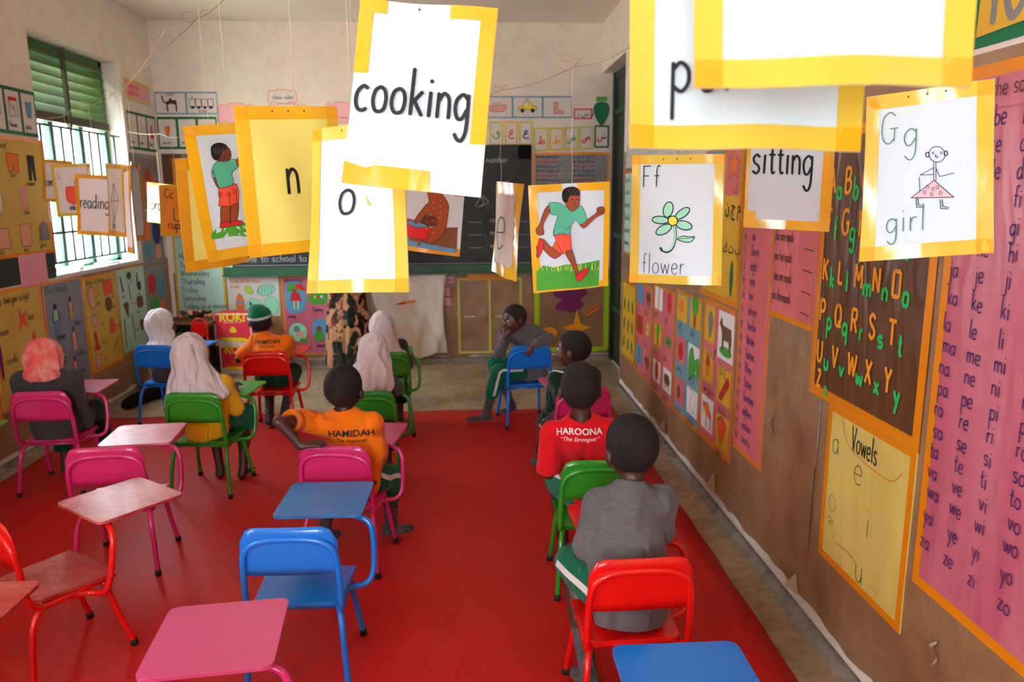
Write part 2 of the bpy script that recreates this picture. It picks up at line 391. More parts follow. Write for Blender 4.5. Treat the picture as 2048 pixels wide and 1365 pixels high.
class Sheet:
    """flat artwork in sheet coordinates u (right), v (up), metres; later mapped on to a card, a wall or a garment"""
    def __init__(s, layer=.0007): s.mb = MB(); s.w = layer
    def poly(s, pts, m, w=None):
        s.w += .00004
        w = s.w if w is None else w
        P = [Vector((x, y, 0)) for x, y in pts]
        tri = tessellate_polygon([P])
        s.mb.add([(x, y, w) for x, y in pts], [tuple(t) for t in tri], m)
    def ribbon(s, pts, t, m, w=None, cap=True, flat=False):
        s.w += .000012
        w = (s.w+.00003) if w is None else w
        Q = [np.array(p, float) for p in pts]
        P = [Q[0]]
        for q in Q[1:]:
            if np.hypot(*(q-P[-1])) > t*.12: P.append(q)
        if len(P) < 2: P = [Q[0], Q[0]+np.array([t*.3, 0])]
        h = t/2; L_ = []; R_ = []
        for i, p in enumerate(P):
            a = P[max(i-1, 0)]; b = P[min(i+1, len(P)-1)]
            d = b-a; d = d/(np.hypot(*d)+1e-12)
            if 0 < i < len(P)-1:
                d1 = (p-a)/(np.hypot(*(p-a))+1e-12); d2 = (b-p)/(np.hypot(*(b-p))+1e-12)
                if d1@d2 < .35:                     # sharp corner: finish one stroke and start the next
                    s.ribbon(P[:i+1], t, m, w, cap); s.ribbon(P[i:], t, m, w+.00005, cap); return
            n = np.array([-d[1], d[0]]); L_.append(p+n*h); R_.append(p-n*h)
        d0 = (P[1]-P[0])/np.hypot(*(P[1]-P[0])); d1 = (P[-1]-P[-2])/np.hypot(*(P[-1]-P[-2]))
        if cap:
            e = P[-1]+d1*h*.8; b = P[0]-d0*h*.8
            out = [tuple(b)]+[tuple(p) for p in L_]+[tuple(e)]+[tuple(p) for p in reversed(R_)]
        n = len(P)
        vs = [(p[0], p[1], w) for p in L_]+[(p[0], p[1], w) for p in R_]
        fs = [(i, n+i, n+i+1, i+1) for i in range(n-1)]
        if cap:
            vs += [(*(P[0]-d0*h*.7), w), (*(P[-1]+d1*h*.7), w)]
            fs += [(0, 2*n, n), (n-1, 2*n-1, 2*n+1)]
        s.mb.add(vs, fs, m)
    def line(s, pts, t, m, smooth=False, closed=False, w=None):
        P = smooth_path(pts, 5, closed) if smooth else list(pts)
        if closed: P = P+[P[0], P[1]]
        s.ribbon(P, t, m, w)
    def shape(s, pts, fill, ink='ink_black', t=.0012, smooth=True, w=None):
        P = smooth_path(pts, 5, True) if smooth else list(pts)
        if fill: s.poly(P, fill, w)
        if ink: s.ribbon(P+[P[0], P[1]], t, ink, None if w is None else w+.0001)
    def text(s, txt, u, v, xh, t, m, sx=1.0, slope=0.0, shear=0, gap=.16, jit=0, rnd=None):
        """baseline start (u, v), x height xh, pen width t"""
        x = 0
        for ch in txt:
            w, st = GLP.get(ch, GLP['o'])
            dy = (rnd.uniform(-jit, jit) if rnd else 0)
            for p in st:
                s.ribbon([(u+(x+a*1.0+shear*b)*xh*sx, v+(b+dy)*xh+(x+a)*xh*sx*slope) for a, b in p], t, m)
            x += w+gap
        return u+x*xh*sx
    def rect(s, u0, v0, u1, v1, m, w=None): s.poly([(u0, v0), (u1, v0), (u1, v1), (u0, v1)], m, w)
    def frame(s, u0, v0, u1, v1, t, m, w=None):
        w = s.w if w is None else w
        for a, b, c, d in ((u0, v1-t, u1, v1), (u0, v0, u1, v0+t), (u0, v0+t, u0+t, v1-t), (u1-t, v0+t, u1, v1-t)): s.rect(a, b, c, d, m, w)
    def glyphs(s, txt, u, v, size, m, bold=0, shear=0, sx=1, w=None, align='LEFT'):
        """printed lettering from Blender's built-in face"""
        c = bpy.data.curves.new('lettering_curve', 'FONT'); c.body = txt; c.size = 1; c.offset = bold; c.shear = shear; c.resolution_u = 3; c.align_x = align
        o = bpy.data.objects.new('lettering_curve', c); COL.objects.link(o)
        bpy.context.view_layer.update()
        me = o.evaluated_get(bpy.context.evaluated_depsgraph_get()).to_mesh()
        w = (s.w+.0002) if w is None else w
        s.mb.add([(u+p.co.x*size*sx, v+p.co.y*size, w) for p in me.vertices], [tuple(f.vertices) for f in me.polygons], m)
        o.to_mesh_clear(); bpy.data.objects.remove(o); bpy.data.curves.remove(c)
    def cut(s, step, u0, u1, v0, v1):
        """divide the faces along a grid so that they can follow a curved sheet"""
        me = bpy.data.meshes.new('cut'); me.from_pydata(s.mb.v, [], s.mb.f)
        me.polygons.foreach_set('material_index', s.mb.m)
        b = bmesh.new(); b.from_mesh(me); bpy.data.meshes.remove(me)
        x = u0+step
        while x < u1: bmesh.ops.bisect_plane(b, geom=b.verts[:]+b.edges[:]+b.faces[:], plane_co=(x, 0, 0), plane_no=(1, 0, 0)); x += step
        y = v0+step
        while y < v1: bmesh.ops.bisect_plane(b, geom=b.verts[:]+b.edges[:]+b.faces[:], plane_co=(0, y, 0), plane_no=(0, 1, 0)); y += step
        b.verts.index_update()
        s.mb.v = [tuple(q.co) for q in b.verts]; s.mb.f = [tuple(q.index for q in f.verts) for f in b.faces]
        s.mb.m = [f.material_index for f in b.faces]; s.mb.sm = [False]*len(s.mb.f); b.free()
    def build(s, name, parent, T): return s.mb.build(name, parent, T, recalc=False)

def WR(u, v, w): return (XR-w, u, v)          # right wall: u = depth, v = height
def WL(u, v, w): return (XL+w, u, v)          # left wall
def WB(u, v, w): return (u, ROOM_D-w, v)      # back wall

def chart(name, label, wall, u0, u1, v0, v1, paper, tape=None, tw=.03, off=.004, cat='wall chart', group=None, art=None, th=.001, quad=None, sides='tblr'):
    """a sheet of paper stuck on a wall with its tape edge; art(sheet) draws on it. The whole chart is one thing: paper, tape border, artwork"""
    Wm = {'R': WR, 'L': WL, 'B': WB}[wall]
    flip = wall == 'R'
    root = empty(name, Wm((u0+u1)/2, v0, 0), 0, label, cat, group)
    inv = Vector(root.location)
    q = quad or [(u0, v1), (u1, v1), (u1, v0), (u0, v0)]     # TL TR BR BL in wall coordinates
    def T(a, b, w):                                            # a, b in 0..1 of the sheet
        x = (1-a)*((1-b)*q[3][0]+b*q[0][0])+a*((1-b)*q[2][0]+b*q[1][0])
        y = (1-a)*((1-b)*q[3][1]+b*q[0][1])+a*((1-b)*q[2][1]+b*q[1][1])
        return Vector(Wm(x, y, w))-inv
    Wd = abs(u1-u0); Hd = abs(v1-v0)
    TT = lambda u, v, w: T(u/Wd, v/Hd, w)
    p = MB(); nx = max(2, int(Wd/.12)); nz = max(2, int(Hd/.12))
    rg = random.Random(int(abs(u0*1000)+v0*77))
    gx = [i/nx for i in range(nx+1)]; gz = [j/nz for j in range(nz+1)]
    vs = [(a*Wd, b*Hd, off) for b in gz for a in gx]; k = len(vs)
    vs += [(a*Wd, b*Hd, .0005) for b in gz for a in gx]
    fs = [(j*(nx+1)+i, j*(nx+1)+i+1, (j+1)*(nx+1)+i+1, (j+1)*(nx+1)+i) for j in range(nz) for i in range(nx)]
    fs += [tuple(k+q_ for q_ in reversed(f)) for f in list(fs)]
    per = [i for i in range(nx+1)]+[j*(nx+1)+nx for j in range(1, nz+1)]+[nz*(nx+1)+i for i in range(nx-1, -1, -1)]+[j*(nx+1) for j in range(nz-1, 0, -1)]
    fs += [(per[i], per[i]+k, per[(i+1) % len(per)]+k, per[(i+1) % len(per)]) for i in range(len(per))]
    p.add(vs, fs, paper); p.build('paper', root, TT)
    if tape:
        t = Sheet(off+.0005)
        S_ = {'t': (0, Hd-tw, Wd, Hd), 'b': (0, 0, Wd, tw), 'l': (0, 0, tw, Hd), 'r': (Wd-tw, 0, Wd, Hd)}
        for i, c in enumerate(sides): t.rect(*S_[c], tape, off+.0004+.0002*i)
        t.build('tape_border', root, TT)
    if art:
        s = Sheet(off+.0015); art(s, Wd, Hd)
        if s.mb.f: s.build('artwork', root, TT)
    return root
# ------------------------------------------------------------------ the room
def struct(name, mb, parent=None, **k):
    o = mb.build(name, parent, **k)
    if parent is None: o['kind'] = 'structure'
    return o
WY0, WY1, WZ0, WZ1 = 5.31, 6.62, 1.065, 2.67        # window opening in the left wall
TH = .26
b = MB(); b.box((XL-.5, Y0-.3, -.1), (XR+.6, ROOM_D+.3, 0), 'concrete'); struct('floor', b)
b = MB(); b.box((XL-TH, Y0, ZC), (XR+.4, ROOM_D+.2, ZC+.12), 'ceiling_paint'); struct('ceiling', b)
b = MB(); b.box((XL-TH, ROOM_D, 0), (XR+.4, ROOM_D+.2, ZC), 'wall_paint'); struct('wall_back', b)
b = MB()
yy = [Y0]+[q for w_ in sorted(ADDED_SIDE_WIN) for q in w_]+[WY0]
for a_, b_ in zip(yy[::2], yy[1::2]): b.box((XL-TH, a_, 0), (XL, b_, ZC), 'wall_paint')
for a_, b_ in ADDED_SIDE_WIN: b.box((XL-TH, a_, 0), (XL, b_, WZ0), 'wall_paint'); b.box((XL-TH, a_, WZ1), (XL, b_, ZC), 'wall_paint')
b.box((XL-TH, WY1, 0), (XL, ROOM_D, ZC), 'wall_paint')
b.box((XL-TH, WY0, 0), (XL, WY1, WZ0), 'wall_paint'); b.box((XL-TH, WY0, WZ1), (XL, WY1, ZC), 'wall_paint')
struct('wall_left', b)
b = MB(); cx = (XL+XR)/2
b.box((XL-TH, Y0-.2, 0), (XR+.3, Y0, 1.0), 'wall_paint'); b.box((XL-TH, Y0-.2, 2.5), (XR+.3, Y0, ZC), 'wall_paint')
b.box((XL-TH, Y0-.2, 1.0), (cx-.55, Y0, 2.5), 'wall_paint'); b.box((cx+.55, Y0-.2, 1.0), (XR+.3, Y0, 2.5), 'wall_paint'); struct('wall_rear', b)
DY, DZ = 6.2, 2.70                                   # doorway in the right wall, up to the back corner
b = MB(); b.box((XR, Y0, 0), (XR+.3, DY, ZC), 'wall_paint'); b.box((XR, DY, DZ), (XR+.3, ROOM_D, ZC), 'wall_paint'); struct('wall_right', b)
# doorway: green steel frame and leaf, set back in the opening
b = MB(); b.box((XR+.115, DY+.002, 0), (XR+.17, DY+.07, DZ-.002), 'dark_green'); b.box((XR+.10, ROOM_D-.075, 0), (XR+.17, ROOM_D-.002, DZ-.002), 'dark_green'); b.box((XR+.115, DY+.07, DZ-.07), (XR+.17, ROOM_D-.075, DZ-.002), 'dark_green')
d = struct('door_1', b)
b = MB(); b.box((XR+.13, DY+.07, .01), (XR+.16, ROOM_D-.075, DZ-.07), 'dark_green')
for z in (.5, 1.2, 2.32): b.box((XR+.118, DY+.07, z), (XR+.131, ROOM_D-.075, z+.05), 'green_paint')
b.build('door_leaf', d)
# low cement edge between wall and floor
b = MB()
rg = random.Random(3)
for (xw_, sgn, ye) in ((XR, -1, 6.15), (XL, 1, ROOM_D)):
    n = 90; vs = []
    for i in range(n+1):
        y = Y0+(ye-Y0)*i/n; j = rg.uniform(-.006, .006)
        vs += [(xw_+sgn*(.045+j), y, .0008), (xw_+sgn*(.022+j), y, .010+rg.uniform(-.002, .003)), (xw_+sgn*.004, y, .035), (xw_+sgn*.004, y, .0008)]
    b.add(vs, [(4*i+k, 4*i+k+1, 4*i+k+5, 4*i+k+4) for i in range(n) for k in range(3)], 'cement_curb', True)
b.box((XL, ROOM_D-.05, .001), (XR+.1, ROOM_D-.001, .05), 'cement_curb')
struct('trim_1', b)

# window: steel casing, mullions, burglar bars, louvred ventilator above
b = MB(); xw = XL-.16
for y0, y1, z0, z1 in ((WY0, WY0+.06, WZ0, WZ1), (WY1-.06, WY1, WZ0, WZ1), (WY0, WY1, WZ0, WZ0+.04), (WY0, WY1, WZ1-.04, WZ1), (WY0, WY1, 2.13, 2.19)):
    b.box((xw-.02, y0, z0), (xw+.02, y1, z1), 'window_green')
for y in (WY0+.44, WY0+.87): b.box((xw-.018, y-.034, WZ0), (xw+.018, y+.034, 2.15), 'window_green')
w = struct('window_1', b)
b = MB(); b.box((xw-.025, WY0+.045, 2.13), (xw+.06, WY1-.045, 2.19), 'rust_steel')
for i in range(7):
    z = 2.20+i*.066
    vs = [(xw+.05, WY0+.045, z-.012), (xw+.05, WY1-.045, z-.012), (xw-.01, WY1-.045, z+.085), (xw-.01, WY0+.045, z+.085)]
    vs += [(x-.004, y, zz-.006) for x, y, zz in vs]
    b.add(vs, [(0,1,2,3),(7,6,5,4),(0,4,5,1),(1,5,6,2),(2,6,7,3),(3,7,4,0)], 'louver_green')
b.build('louver_vent', w)
b = MB(); b.box((xw+.05, WY0+.6, 2.1), (xw+.075, WY0+.635, 2.66), 'rust_steel'); b.build('vent_post', w)
b = MB()
for i in range(9): b.tube([(XL-.05, WY0+.12+i*.135, WZ0+.09), (XL-.05, WY0+.12+i*.135, 2.09)], .0095, 'iron_bar', 8)
for z in (WZ0+.09, 1.36, 1.72, 2.09): b.tube([(XL-.05, WY0+.01, z), (XL-.05, WY1-.01, z)], .0095, 'iron_bar', 8)
b.build('burglar_bars', w)
b = MB(); b.box((XL-TH+.005, WY0+.002, WZ0), (XL+.012, WY1-.002, WZ0+.018), 'white_gloss'); b.build('window_sill', w)
# light ground outside, seen as glare through the window
b = MB(); b.box((XL-14, -14, -.25), (XL-.51, 16, -.2), 'pale_ground'); b.box((XL-.51, -14, -.25), (XR+6, Y0-.31, -.2), 'pale_ground'); struct('ground_outside', b)

# rug
b = MB(); n = 90
RX0, RX1, RY0, RY1 = -2.69, 1.07, -1.9, 5.53
vs = []; nx = 40; ny = 60
rg = random.Random(11)
for j in range(ny+1):
    for i in range(nx+1):
        x = RX0+(RX1-RX0)*i/nx; y = RY0+(RY1-RY0)*j/ny
        if i in (0, nx): x += rg.uniform(-.006, .006)
        if j == ny: y += rg.uniform(-.012, .012)
        z = .006+.003*math.sin(x*2.1+y*.7)*math.sin(y*1.3)
        vs.append((x, y, z+.003))
k = len(vs); vs += [(x, y, .001) for x, y, z in vs]
fs = [(j*(nx+1)+i, j*(nx+1)+i+1, (j+1)*(nx+1)+i+1, (j+1)*(nx+1)+i) for j in range(ny) for i in range(nx)]
per = [i for i in range(nx+1)]+[j*(nx+1)+nx for j in range(1, ny+1)]+[ny*(nx+1)+i for i in range(nx-1, -1, -1)]+[j*(nx+1) for j in range(ny-1, 0, -1)]
fs += [(per[i], per[i]+k, per[(i+1) % len(per)]+k, per[(i+1) % len(per)]) for i in range(len(per))]
b.add(vs, fs, 'rug_red', True)
tag(b.build('rug'), 'large red carpet covering most of the concrete floor', 'rug')

# brown paper covering stuck over the walls
def kraft(name, label, wall, u0, u1, v0, v1, seed, torn=True):
    Wm = {'R': WR, 'L': WL, 'B': WB}[wall]; rg = random.Random(seed)
    mb = MB(); nx = int(abs(u1-u0)/.07); nz = int((v1-v0)/.07); vs = []
    for j in range(nz+1):
        for i in range(nx+1):
            u = u0+(u1-u0)*i/nx; v = v0+(v1-v0)*j/nz
            if j == 0 and torn: v += rg.uniform(-.008, .018)
            w = .0022+.0016*(math.sin(u*7+v*5+seed)*math.sin(v*9-u*3))
            if j == 0: w += .006*max(0, math.sin(u*6.1))**3
            vs.append(Wm(u, v, max(w, .0006)))
    mb.add(vs, [(j*(nx+1)+i, j*(nx+1)+i+1, (j+1)*(nx+1)+i+1, (j+1)*(nx+1)+i) for j in range(nz) for i in range(nx)], 'kraft_paper', True)
    return tag(mb.build(name), label, 'wall paper')
kraft('brown_paper_covering', 'crumpled brown paper covering the right wall behind the charts', 'R', 6.18, -2.2, .07, 1.93, 1)
kraft('brown_paper_covering', 'brown paper covering below the charts on the window wall', 'L', 3.9, 7.25, .06, 1.05, 2)
kraft('brown_paper_covering', 'brown paper covering the front wall under the chalkboard', 'B', -2.78, 1.36, .05, .90, 3)
# ------------------------------------------------------------------ charts on the right wall
rnd = random.Random(5)
def art_syll(s, W, H):
    rows = ['b','c','d','f','g','h','j','k','l','m','n','p','r','s','t','v','w','y','z']
    vow = 'aeiou'
    VR = [v_-.014 for v_ in (1.771, 1.709, 1.647, 1.585, 1.524, 1.462, 1.40, 1.328, 1.257, 1.199, 1.141, 1.083, 1.025, .967, .909, .851, .793, .722, .648)]
    for i, r in enumerate(rows):
        v = VR[i]-.51
        for j, c in enumerate(vow):
            s.text(r+c, .030+j*.103+rnd.uniform(-.004, .004), v-j*.003, .025, .0036, 'ink_purple', sx=.84, rnd=rnd, jit=.08)
    s.text('Read the sounds', .02, H-.078, .022, .0032, 'ink_brown', sx=.9); s.rect(0, H-.106, W, H-.104, 'chart_rose')
chart('syllable_chart', 'large pink syllable chart with orange tape edge, nearest on the right wall', 'R', 1.93, 1.22, .51, 1.90, 'chart_pink', 'tape_orange', .03, .006, art=art_syll)
def art_abc(s, W, H):
    rows = ['AaBb', 'CcDdEe', 'FfGgHh', 'KkLlMmNnOo', 'PpQqRrSsTt', 'UuVvWwXxYy', 'Zz']
    vs = [1.64, 1.60, 1.485, 1.33, 1.15, .985, .865]
    def put(ch, u, z, h, m):
        w, st = GLP[ch]
        if ch == 'O': st = [[(.1, 0), (.1, 1.9), (1, 1.9), (1, 0), (.1, 0)]]
        if ch == 'o': st = [[(.1, 0), (.1, 1), (.8, 1), (.8, 0), (.1, 0)]]
        if ch == 'a': st = [[(.8, .9), (.1, .9), (.1, .05), (.8, .05)], [(.8, 1), (.8, 0)]]
        if ch == 's': st = [[(.75, .95), (.1, .95), (.1, .5), (.75, .5), (.75, .03), (.08, .03)]]
        if ch == 'g': st = [[(.75, .1), (.1, .1), (.1, 1), (.78, 1), (.78, -.85), (.2, -.85), (.15, -.6)]]
        for p in st: s.ribbon([(u+a*h*.5, z+b*h*.5) for a, b in p], .0125, m, cap=False)
    def row(txt, z, u0, step, h):
        for i in range(0, len(txt), 2):
            put(txt[i], u0+step*(i//2), z, h, 'felt_orange'); put(txt[i+1], u0+step*(i//2)+.058, z-.02, h*.92, 'felt_green')
    row('AaBbCcDdEe', 1.60-.88, .045, .112, .085)
    row('FfGgHhIiJj', 1.465-.88, .045, .112, .085)
    row('KkLlMmNnOo', 1.30-.88, .045, .112, .078)
    row('PpQqRrSsTt', 1.155-.88, .045, .112, .078)
    row('UuVvWwXxYy', 1.01-.88, .045, .112, .078)
    row('Zz', .92-.88, .06, .112, .06)
    for k in range(50):                                  # twisted yarn edge
        s.ribbon([(.034, H*k/50), (.040, H*(k+.6)/50)], .003, 'label_pink', cap=False)
        s.ribbon([(W*k/50, .036), (W*(k+.6)/50, .042)], .003, 'felt_orange', cap=False)
chart('alphabet_chart', 'brown alphabet chart with orange capitals and green small letters', 'R', 2.655, 1.96, .88, 1.82, 'chart_brown', 'tape_orange', .036, .005, art=art_abc)
def art_vow(s, W, H):
    s.text('Vowels', .17, H-.115, .042, .0055, 'ink_black', sx=.62)
    s.line([(.10, H-.03), (.14, H-.1), (.22, H-.125), (.33, H-.135), (.42, H-.13), (.47, H-.085)], .0022, 'draw_coral', True)
    s.text('a', .045, H-.165, .05, .0026, 'ink_black'); s.text('e', .20, H-.215, .062, .0026, 'ink_black')
    s.text('i', .30, H-.36, .06, .0026, 'ink_black'); s.text('u', .255, H-.53, .055, .0026, 'ink_black')
    s.line(oval(.075, H-.345, .024, .028), .0018, 'ink_black', True, True)
    for d in (-.006, .004): s.line([(.07+d, H-.34), (.071+d, H-.337)], .002, 'ink_black')
    s.line([(.05, H-.41), (.07, H-.395), (.09, H-.415), (.06, H-.42), (.085, H-.405)], .0016, 'ink_black', True)
    s.line([(.12, H-.47), (.18, H-.465), (.25, H-.47)], .0014, 'ink_brown', True); s.line([(.37, H-.5), (.4, H-.515)], .0016, 'draw_coral')
chart('vowel_chart', 'pale yellow vowels chart below the brown alphabet chart', 'R', 2.49, 1.965, .32, .885, 'chart_pale_yellow', 'tape_orange', .026, .007, art=art_vow)
def art_num(s, W, H):
    names = ['one','two','three','four','five','six','Seven','eight','nine','ten','eleven','twelve','thirteen','fourteen','fifteen','Sixteen','Seventeen','eighteen','nineteen','twenty']
    for i, n in enumerate(names):
        v = H-.05-i*(H-.11)/19.3-.02
        s.text(str(i+1), .03, v, .014, .0036, 'ink_purple', sx=1.2); s.text(n, .115, v, .024, .0038, 'ink_purple', sx=.75 if len(n) < 7 else .56)
chart('number_word_chart', 'tall narrow pink strip of number words from one to twenty', 'R', 3.42, 3.07, .41, 1.80, 'chart_rose', 'tape_orange', .018, .005, art=art_num, sides='rlb')
def art_eq(s, W, H):
    for i, (t, v) in enumerate((('ten minus two equals', .62), ('four plus nine equals', .285), ('six plus five equals', .205), ('two plus one equals', .125), ('seven plus threeequals', .045))):
        s.text(t[-16:], .01, v+.03, .022, .0034, 'ink_brown', sx=.55); s.line([(.285, v+.012), (.365, v+.008)], .0035, 'ink_black')
    for k in range(40): s.line([(W-.03+.006*(k % 2), H*k/40), (W-.024-.006*(k % 2), H*(k+1)/40)], .003, 'border_olive')
chart('sums_chart', 'pink sums chart with blanks between number words and alphabet chart', 'R', 3.06, 2.665, 1.10, 1.80, 'chart_rose', 'tape_orange', .022, .004, art=art_eq, sides='b')
def arab(s, txt, u, v, size, m, bold=.015): s.glyphs(txt, u, v, size, m, bold)
def art_yel(s, W, H):
    s.rect(.33, .52, .52, .74, 'chart_rose')
    s.shape([(.375, .60), (.40, .655), (.36, .69), (.42, .69), (.44, .74), (.46, .69), (.51, .68), (.475, .65), (.50, .60), (.44, .63)], 'draw_orange', 'ink_brown', .003, False)
    arab(s, 'ن', .46, .545, .06, 'ink_brown'); arab(s, 'ن ج م', .34, .44, .09, 'ink_brown'); arab(s, 'ك ت ب', .33, .25, .07, 'ink_brown')
    s.shape(oval(.47, .13, .02, .085), 'draw_dkgreen', 'ink_brown', .002)
    s.rect(.02, .5, .28, .74, 'chart_skyblue'); s.shape(oval(.15, .62, .06, .08), 'draw_red')
chart('arabic_word_chart', 'mustard chart with a pink star square behind the flower card', 'R', 4.02, 3.45, 1.07, 1.82, 'chart_yellow', 'tape_orange', .03, .005, art=art_yel)
def art_gen(cols, seed, ink='ink_brown', n=3, rows=3, txt='ara'):
    def f(s, W, H):
        r = random.Random(seed); cw = W/n; ch = H/rows
        for j in range(rows):
            for i in range(n):
                u = cw*i+cw*.12; v = ch*j+ch*.34; c = cols[(i+j*n) % len(cols)]
                if c: s.rect(u, v, u+cw*.76, v+ch*.6, c)
                pic(s, r, u+cw*.38, v+ch*.32, min(cw*.3, ch*.26))
                if txt == 'ara': arab(s, r.choice(['ب ت', 'ج ح', 'س ن', 'ق ل', 'ف ا']), u, v-ch*.22, ch*.2, ink)
    return f
def pic(s, r, u, v, q, k=None):
    k = r.randrange(8) if k is None else k
    if k == 0: s.shape(oval(u, v, q*.7, q, 14), 'draw_red'); s.line([(u, v+q), (u+q*.2, v+q*1.2)], q*.15, 'draw_dkgreen')
    elif k == 1: s.shape([(u-q, v-q*.4), (u-q, v+q*.4), (u+q*.5, v+q*.5), (u+q, v), (u+q*.6, v-q*.5)], 'draw_brown'); [s.line([(u+d*q, v-q*.4), (u+d*q, v-q)], q*.14, 'draw_brown') for d in (-.8, -.4, .3, .6)]
    elif k == 2: s.shape([(u-q*.2, v-q), (u+q*.2, v-q), (u+q*.15, v+q*.2), (u-q*.15, v+q*.2)], 'draw_brown'); s.shape(oval(u, v+q*.5, q*.6, q*.6, 12), 'draw_green')
    elif k == 3: s.shape([(u-q*.25, v-q), (u+q*.1, v-q), (u+q*.3, v+q), (u, v+q)], 'draw_orange')
    elif k == 4: s.shape(oval(u, v, q, q*.55, 14), 'draw_green'); s.line([(u-q*.8, v), (u+q*.8, v)], q*.1, 'ink_black')
    elif k == 5: s.shape([(u-q*.6, v-q*.8), (u+q*.6, v-q*.8), (u+q*.4, v+q*.6), (u-q*.4, v+q*.6)], 'draw_peach'); s.shape(oval(u, v+q*.75, q*.25, q*.25, 10), 'draw_skin')
    elif k == 6: s.shape([(u-q, v), (u, v+q*.8), (u+q, v), (u+q*.6, v-q*.8), (u-q*.6, v-q*.8)], 'draw_blue')
    else: s.shape(oval(u, v, q*.8, q*.8, 14), 'draw_yellow'); s.shape(oval(u, v, q*.3, q*.3, 10), 'draw_coral')
chart('leaf_chart', 'narrow mustard chart with small green leaves beside the doorway', 'R', 6.12, 5.62, .30, .92, 'chart_yellow', 'tape_orange', .02, .004,
      art=lambda s, W, H: [s.shape(oval(W*(.2+.3*i), H*(.2+.25*j), .022, .05, 12, .3*(i-1)), 'draw_dkgreen', 'ink_green', .003) for i in range(3) for j in range(3)])
chart('small_green_chart', 'small pale green chart beside the doorway above the leaf chart', 'R', 6.12, 5.75, 1.13, 1.78, 'chart_teal', 'tape_orange', .02, .004,
      art=lambda s, W, H: [s.text('abcde fg', .04, H*(.12+.15*i), .022, .005, 'ink_green') for i in range(6)])
chart('picture_chart', 'pink picture chart with blue scenes second from the doorway', 'R', 5.6, 5.07, .28, .97, 'chart_rose', 'tape_orange', .02, .005, art=art_gen(['draw_blue', None, 'draw_red', None], 1, n=2, rows=3))
chart('picture_chart', 'pink animal chart with a giraffe and white squares', 'R', 5.05, 4.51, .27, 1.01, 'chart_rose', 'tape_orange', .02, .005, art=art_gen(['draw_white', 'draw_white', 'chart_yellow', None, 'draw_white', None], 2, n=2, rows=3))
def art_blue(s, W, H):
    cw = W/2; ch = H/3
    cells = [(0, 2, 'chart_yellow'), (1, 2, 'chart_yellow'), (0, 1, 'chart_rose'), (1, 1, 'draw_white'), (0, 0, 'chart_rose'), (1, 0, 'draw_white')]
    for i, j, c in cells:
        u = cw*i+.03; v = ch*j+.07; s.rect(u, v, u+cw*.8, v+ch*.62, c)
        arab(s, ['ب ت', 'س ن', 'ف ا'][j], u+.02, v-.05, .05, 'ink_blue')
    s.shape([(.37, .58), (.40, .58), (.41, .66), (.37, .66)], 'draw_skin'); s.shape(oval(.39, .70, .06, .055), 'draw_green')
    s.shape(oval(.13, .39, .05, .05), 'draw_red'); s.line([(.13, .43), (.14, .46)], .006, 'draw_dkgreen')
    s.shape([(.30, .30), (.31, .42), (.37, .46), (.42, .40), (.49, .42), (.50, .33), (.46, .29), (.44, .34), (.40, .29)], 'draw_green')
    s.shape(oval(.12, .66, .05, .035), 'draw_orange'); s.shape(oval(.12, .14, .03, .04), 'draw_brown')
    s.line([(.33, .22), (.40, .2), (.35, .14), (.42, .09), (.46, .2), (.33, .22)], .003, 'ink_brown', True)
chart('picture_chart', 'light blue picture chart with a tomato, a tree and a frog', 'R', 4.49, 3.97, .29, 1.04, 'chart_skyblue', 'tape_orange', .02, .005, art=art_blue)
def art_goat(s, W, H):
    s.rect(.03, H-.22, .20, H-.03, 'chart_yellow'); s.rect(.25, H-.27, .48, H-.03, 'draw_white')
    s.rect(.03, .32, .20, .49, 'chart_yellow'); s.rect(.27, .27, .47, .45, 'chart_yellow'); s.rect(.03, .06, .23, .24, 'draw_white'); s.rect(.28, .03, .47, .21, 'chart_yellow')
    s.shape(oval(.37, H-.225, .09, .025), 'draw_green', None)
    s.shape([(.28, H-.08), (.30, H-.06), (.32, H-.10), (.44, H-.105), (.45, H-.16), (.44, H-.22), (.42, H-.22), (.41, H-.17), (.34, H-.17), (.335, H-.22), (.315, H-.22), (.31, H-.14), (.29, H-.11), (.27, H-.10)], 'draw_brown', 'ink_black', .002, False)
    s.shape([(.09, H-.09), (.13, H-.06), (.16, H-.10), (.15, H-.16), (.12, H-.20), (.10, H-.16)], 'draw_grey', 'ink_brown', .003)
    s.shape(oval(.11, .41, .035, .055), 'draw_orange'); s.shape([(.077, .42), (.11, .47), (.143, .42), (.11, .41)], 'draw_red')
    s.shape([(.30, .29), (.40, .40), (.43, .42), (.45, .38), (.34, .28)], 'draw_red', 'ink_black', .003, False)
    s.line([(.32, .29), (.43, .40)], .003, 'ink_black'); s.line([(.33, .28), (.44, .39)], .003, 'ink_black')
    s.shape([(.05, .20), (.14, .21), (.20, .155), (.20, .135), (.11, .145)], 'draw_orange', 'ink_brown', .003, False)
    for x, y in ((.06, .19), (.12, .14), (.19, .135)): s.line([(x, y), (x, y-.055)], .008, 'draw_brown')
    s.shape([(.36, .06), (.31, .17), (.35, .19), (.43, .17)], 'draw_coral', 'ink_brown', .003); s.line([(.30, .17), (.36, .2), (.44, .165)], .008, 'draw_brown', True)
    for t, u, v in (('ب ت ق', .07, H-.29), ('ن ز غ', .30, H-.34), ('ض ي ب', .05, .27), ('م ل ق', .30, .225), ('ق', .2, .50), ('ج ر ز', .30, .0)): arab(s, t, u, v, .045, 'ink_purple')
chart('picture_chart', 'pink picture chart with a brown goat, a pencil and a carrot', 'R', 3.95, 3.46, .30, 1.06, 'chart_rose', 'tape_orange', .02, .005, art=art_goat)
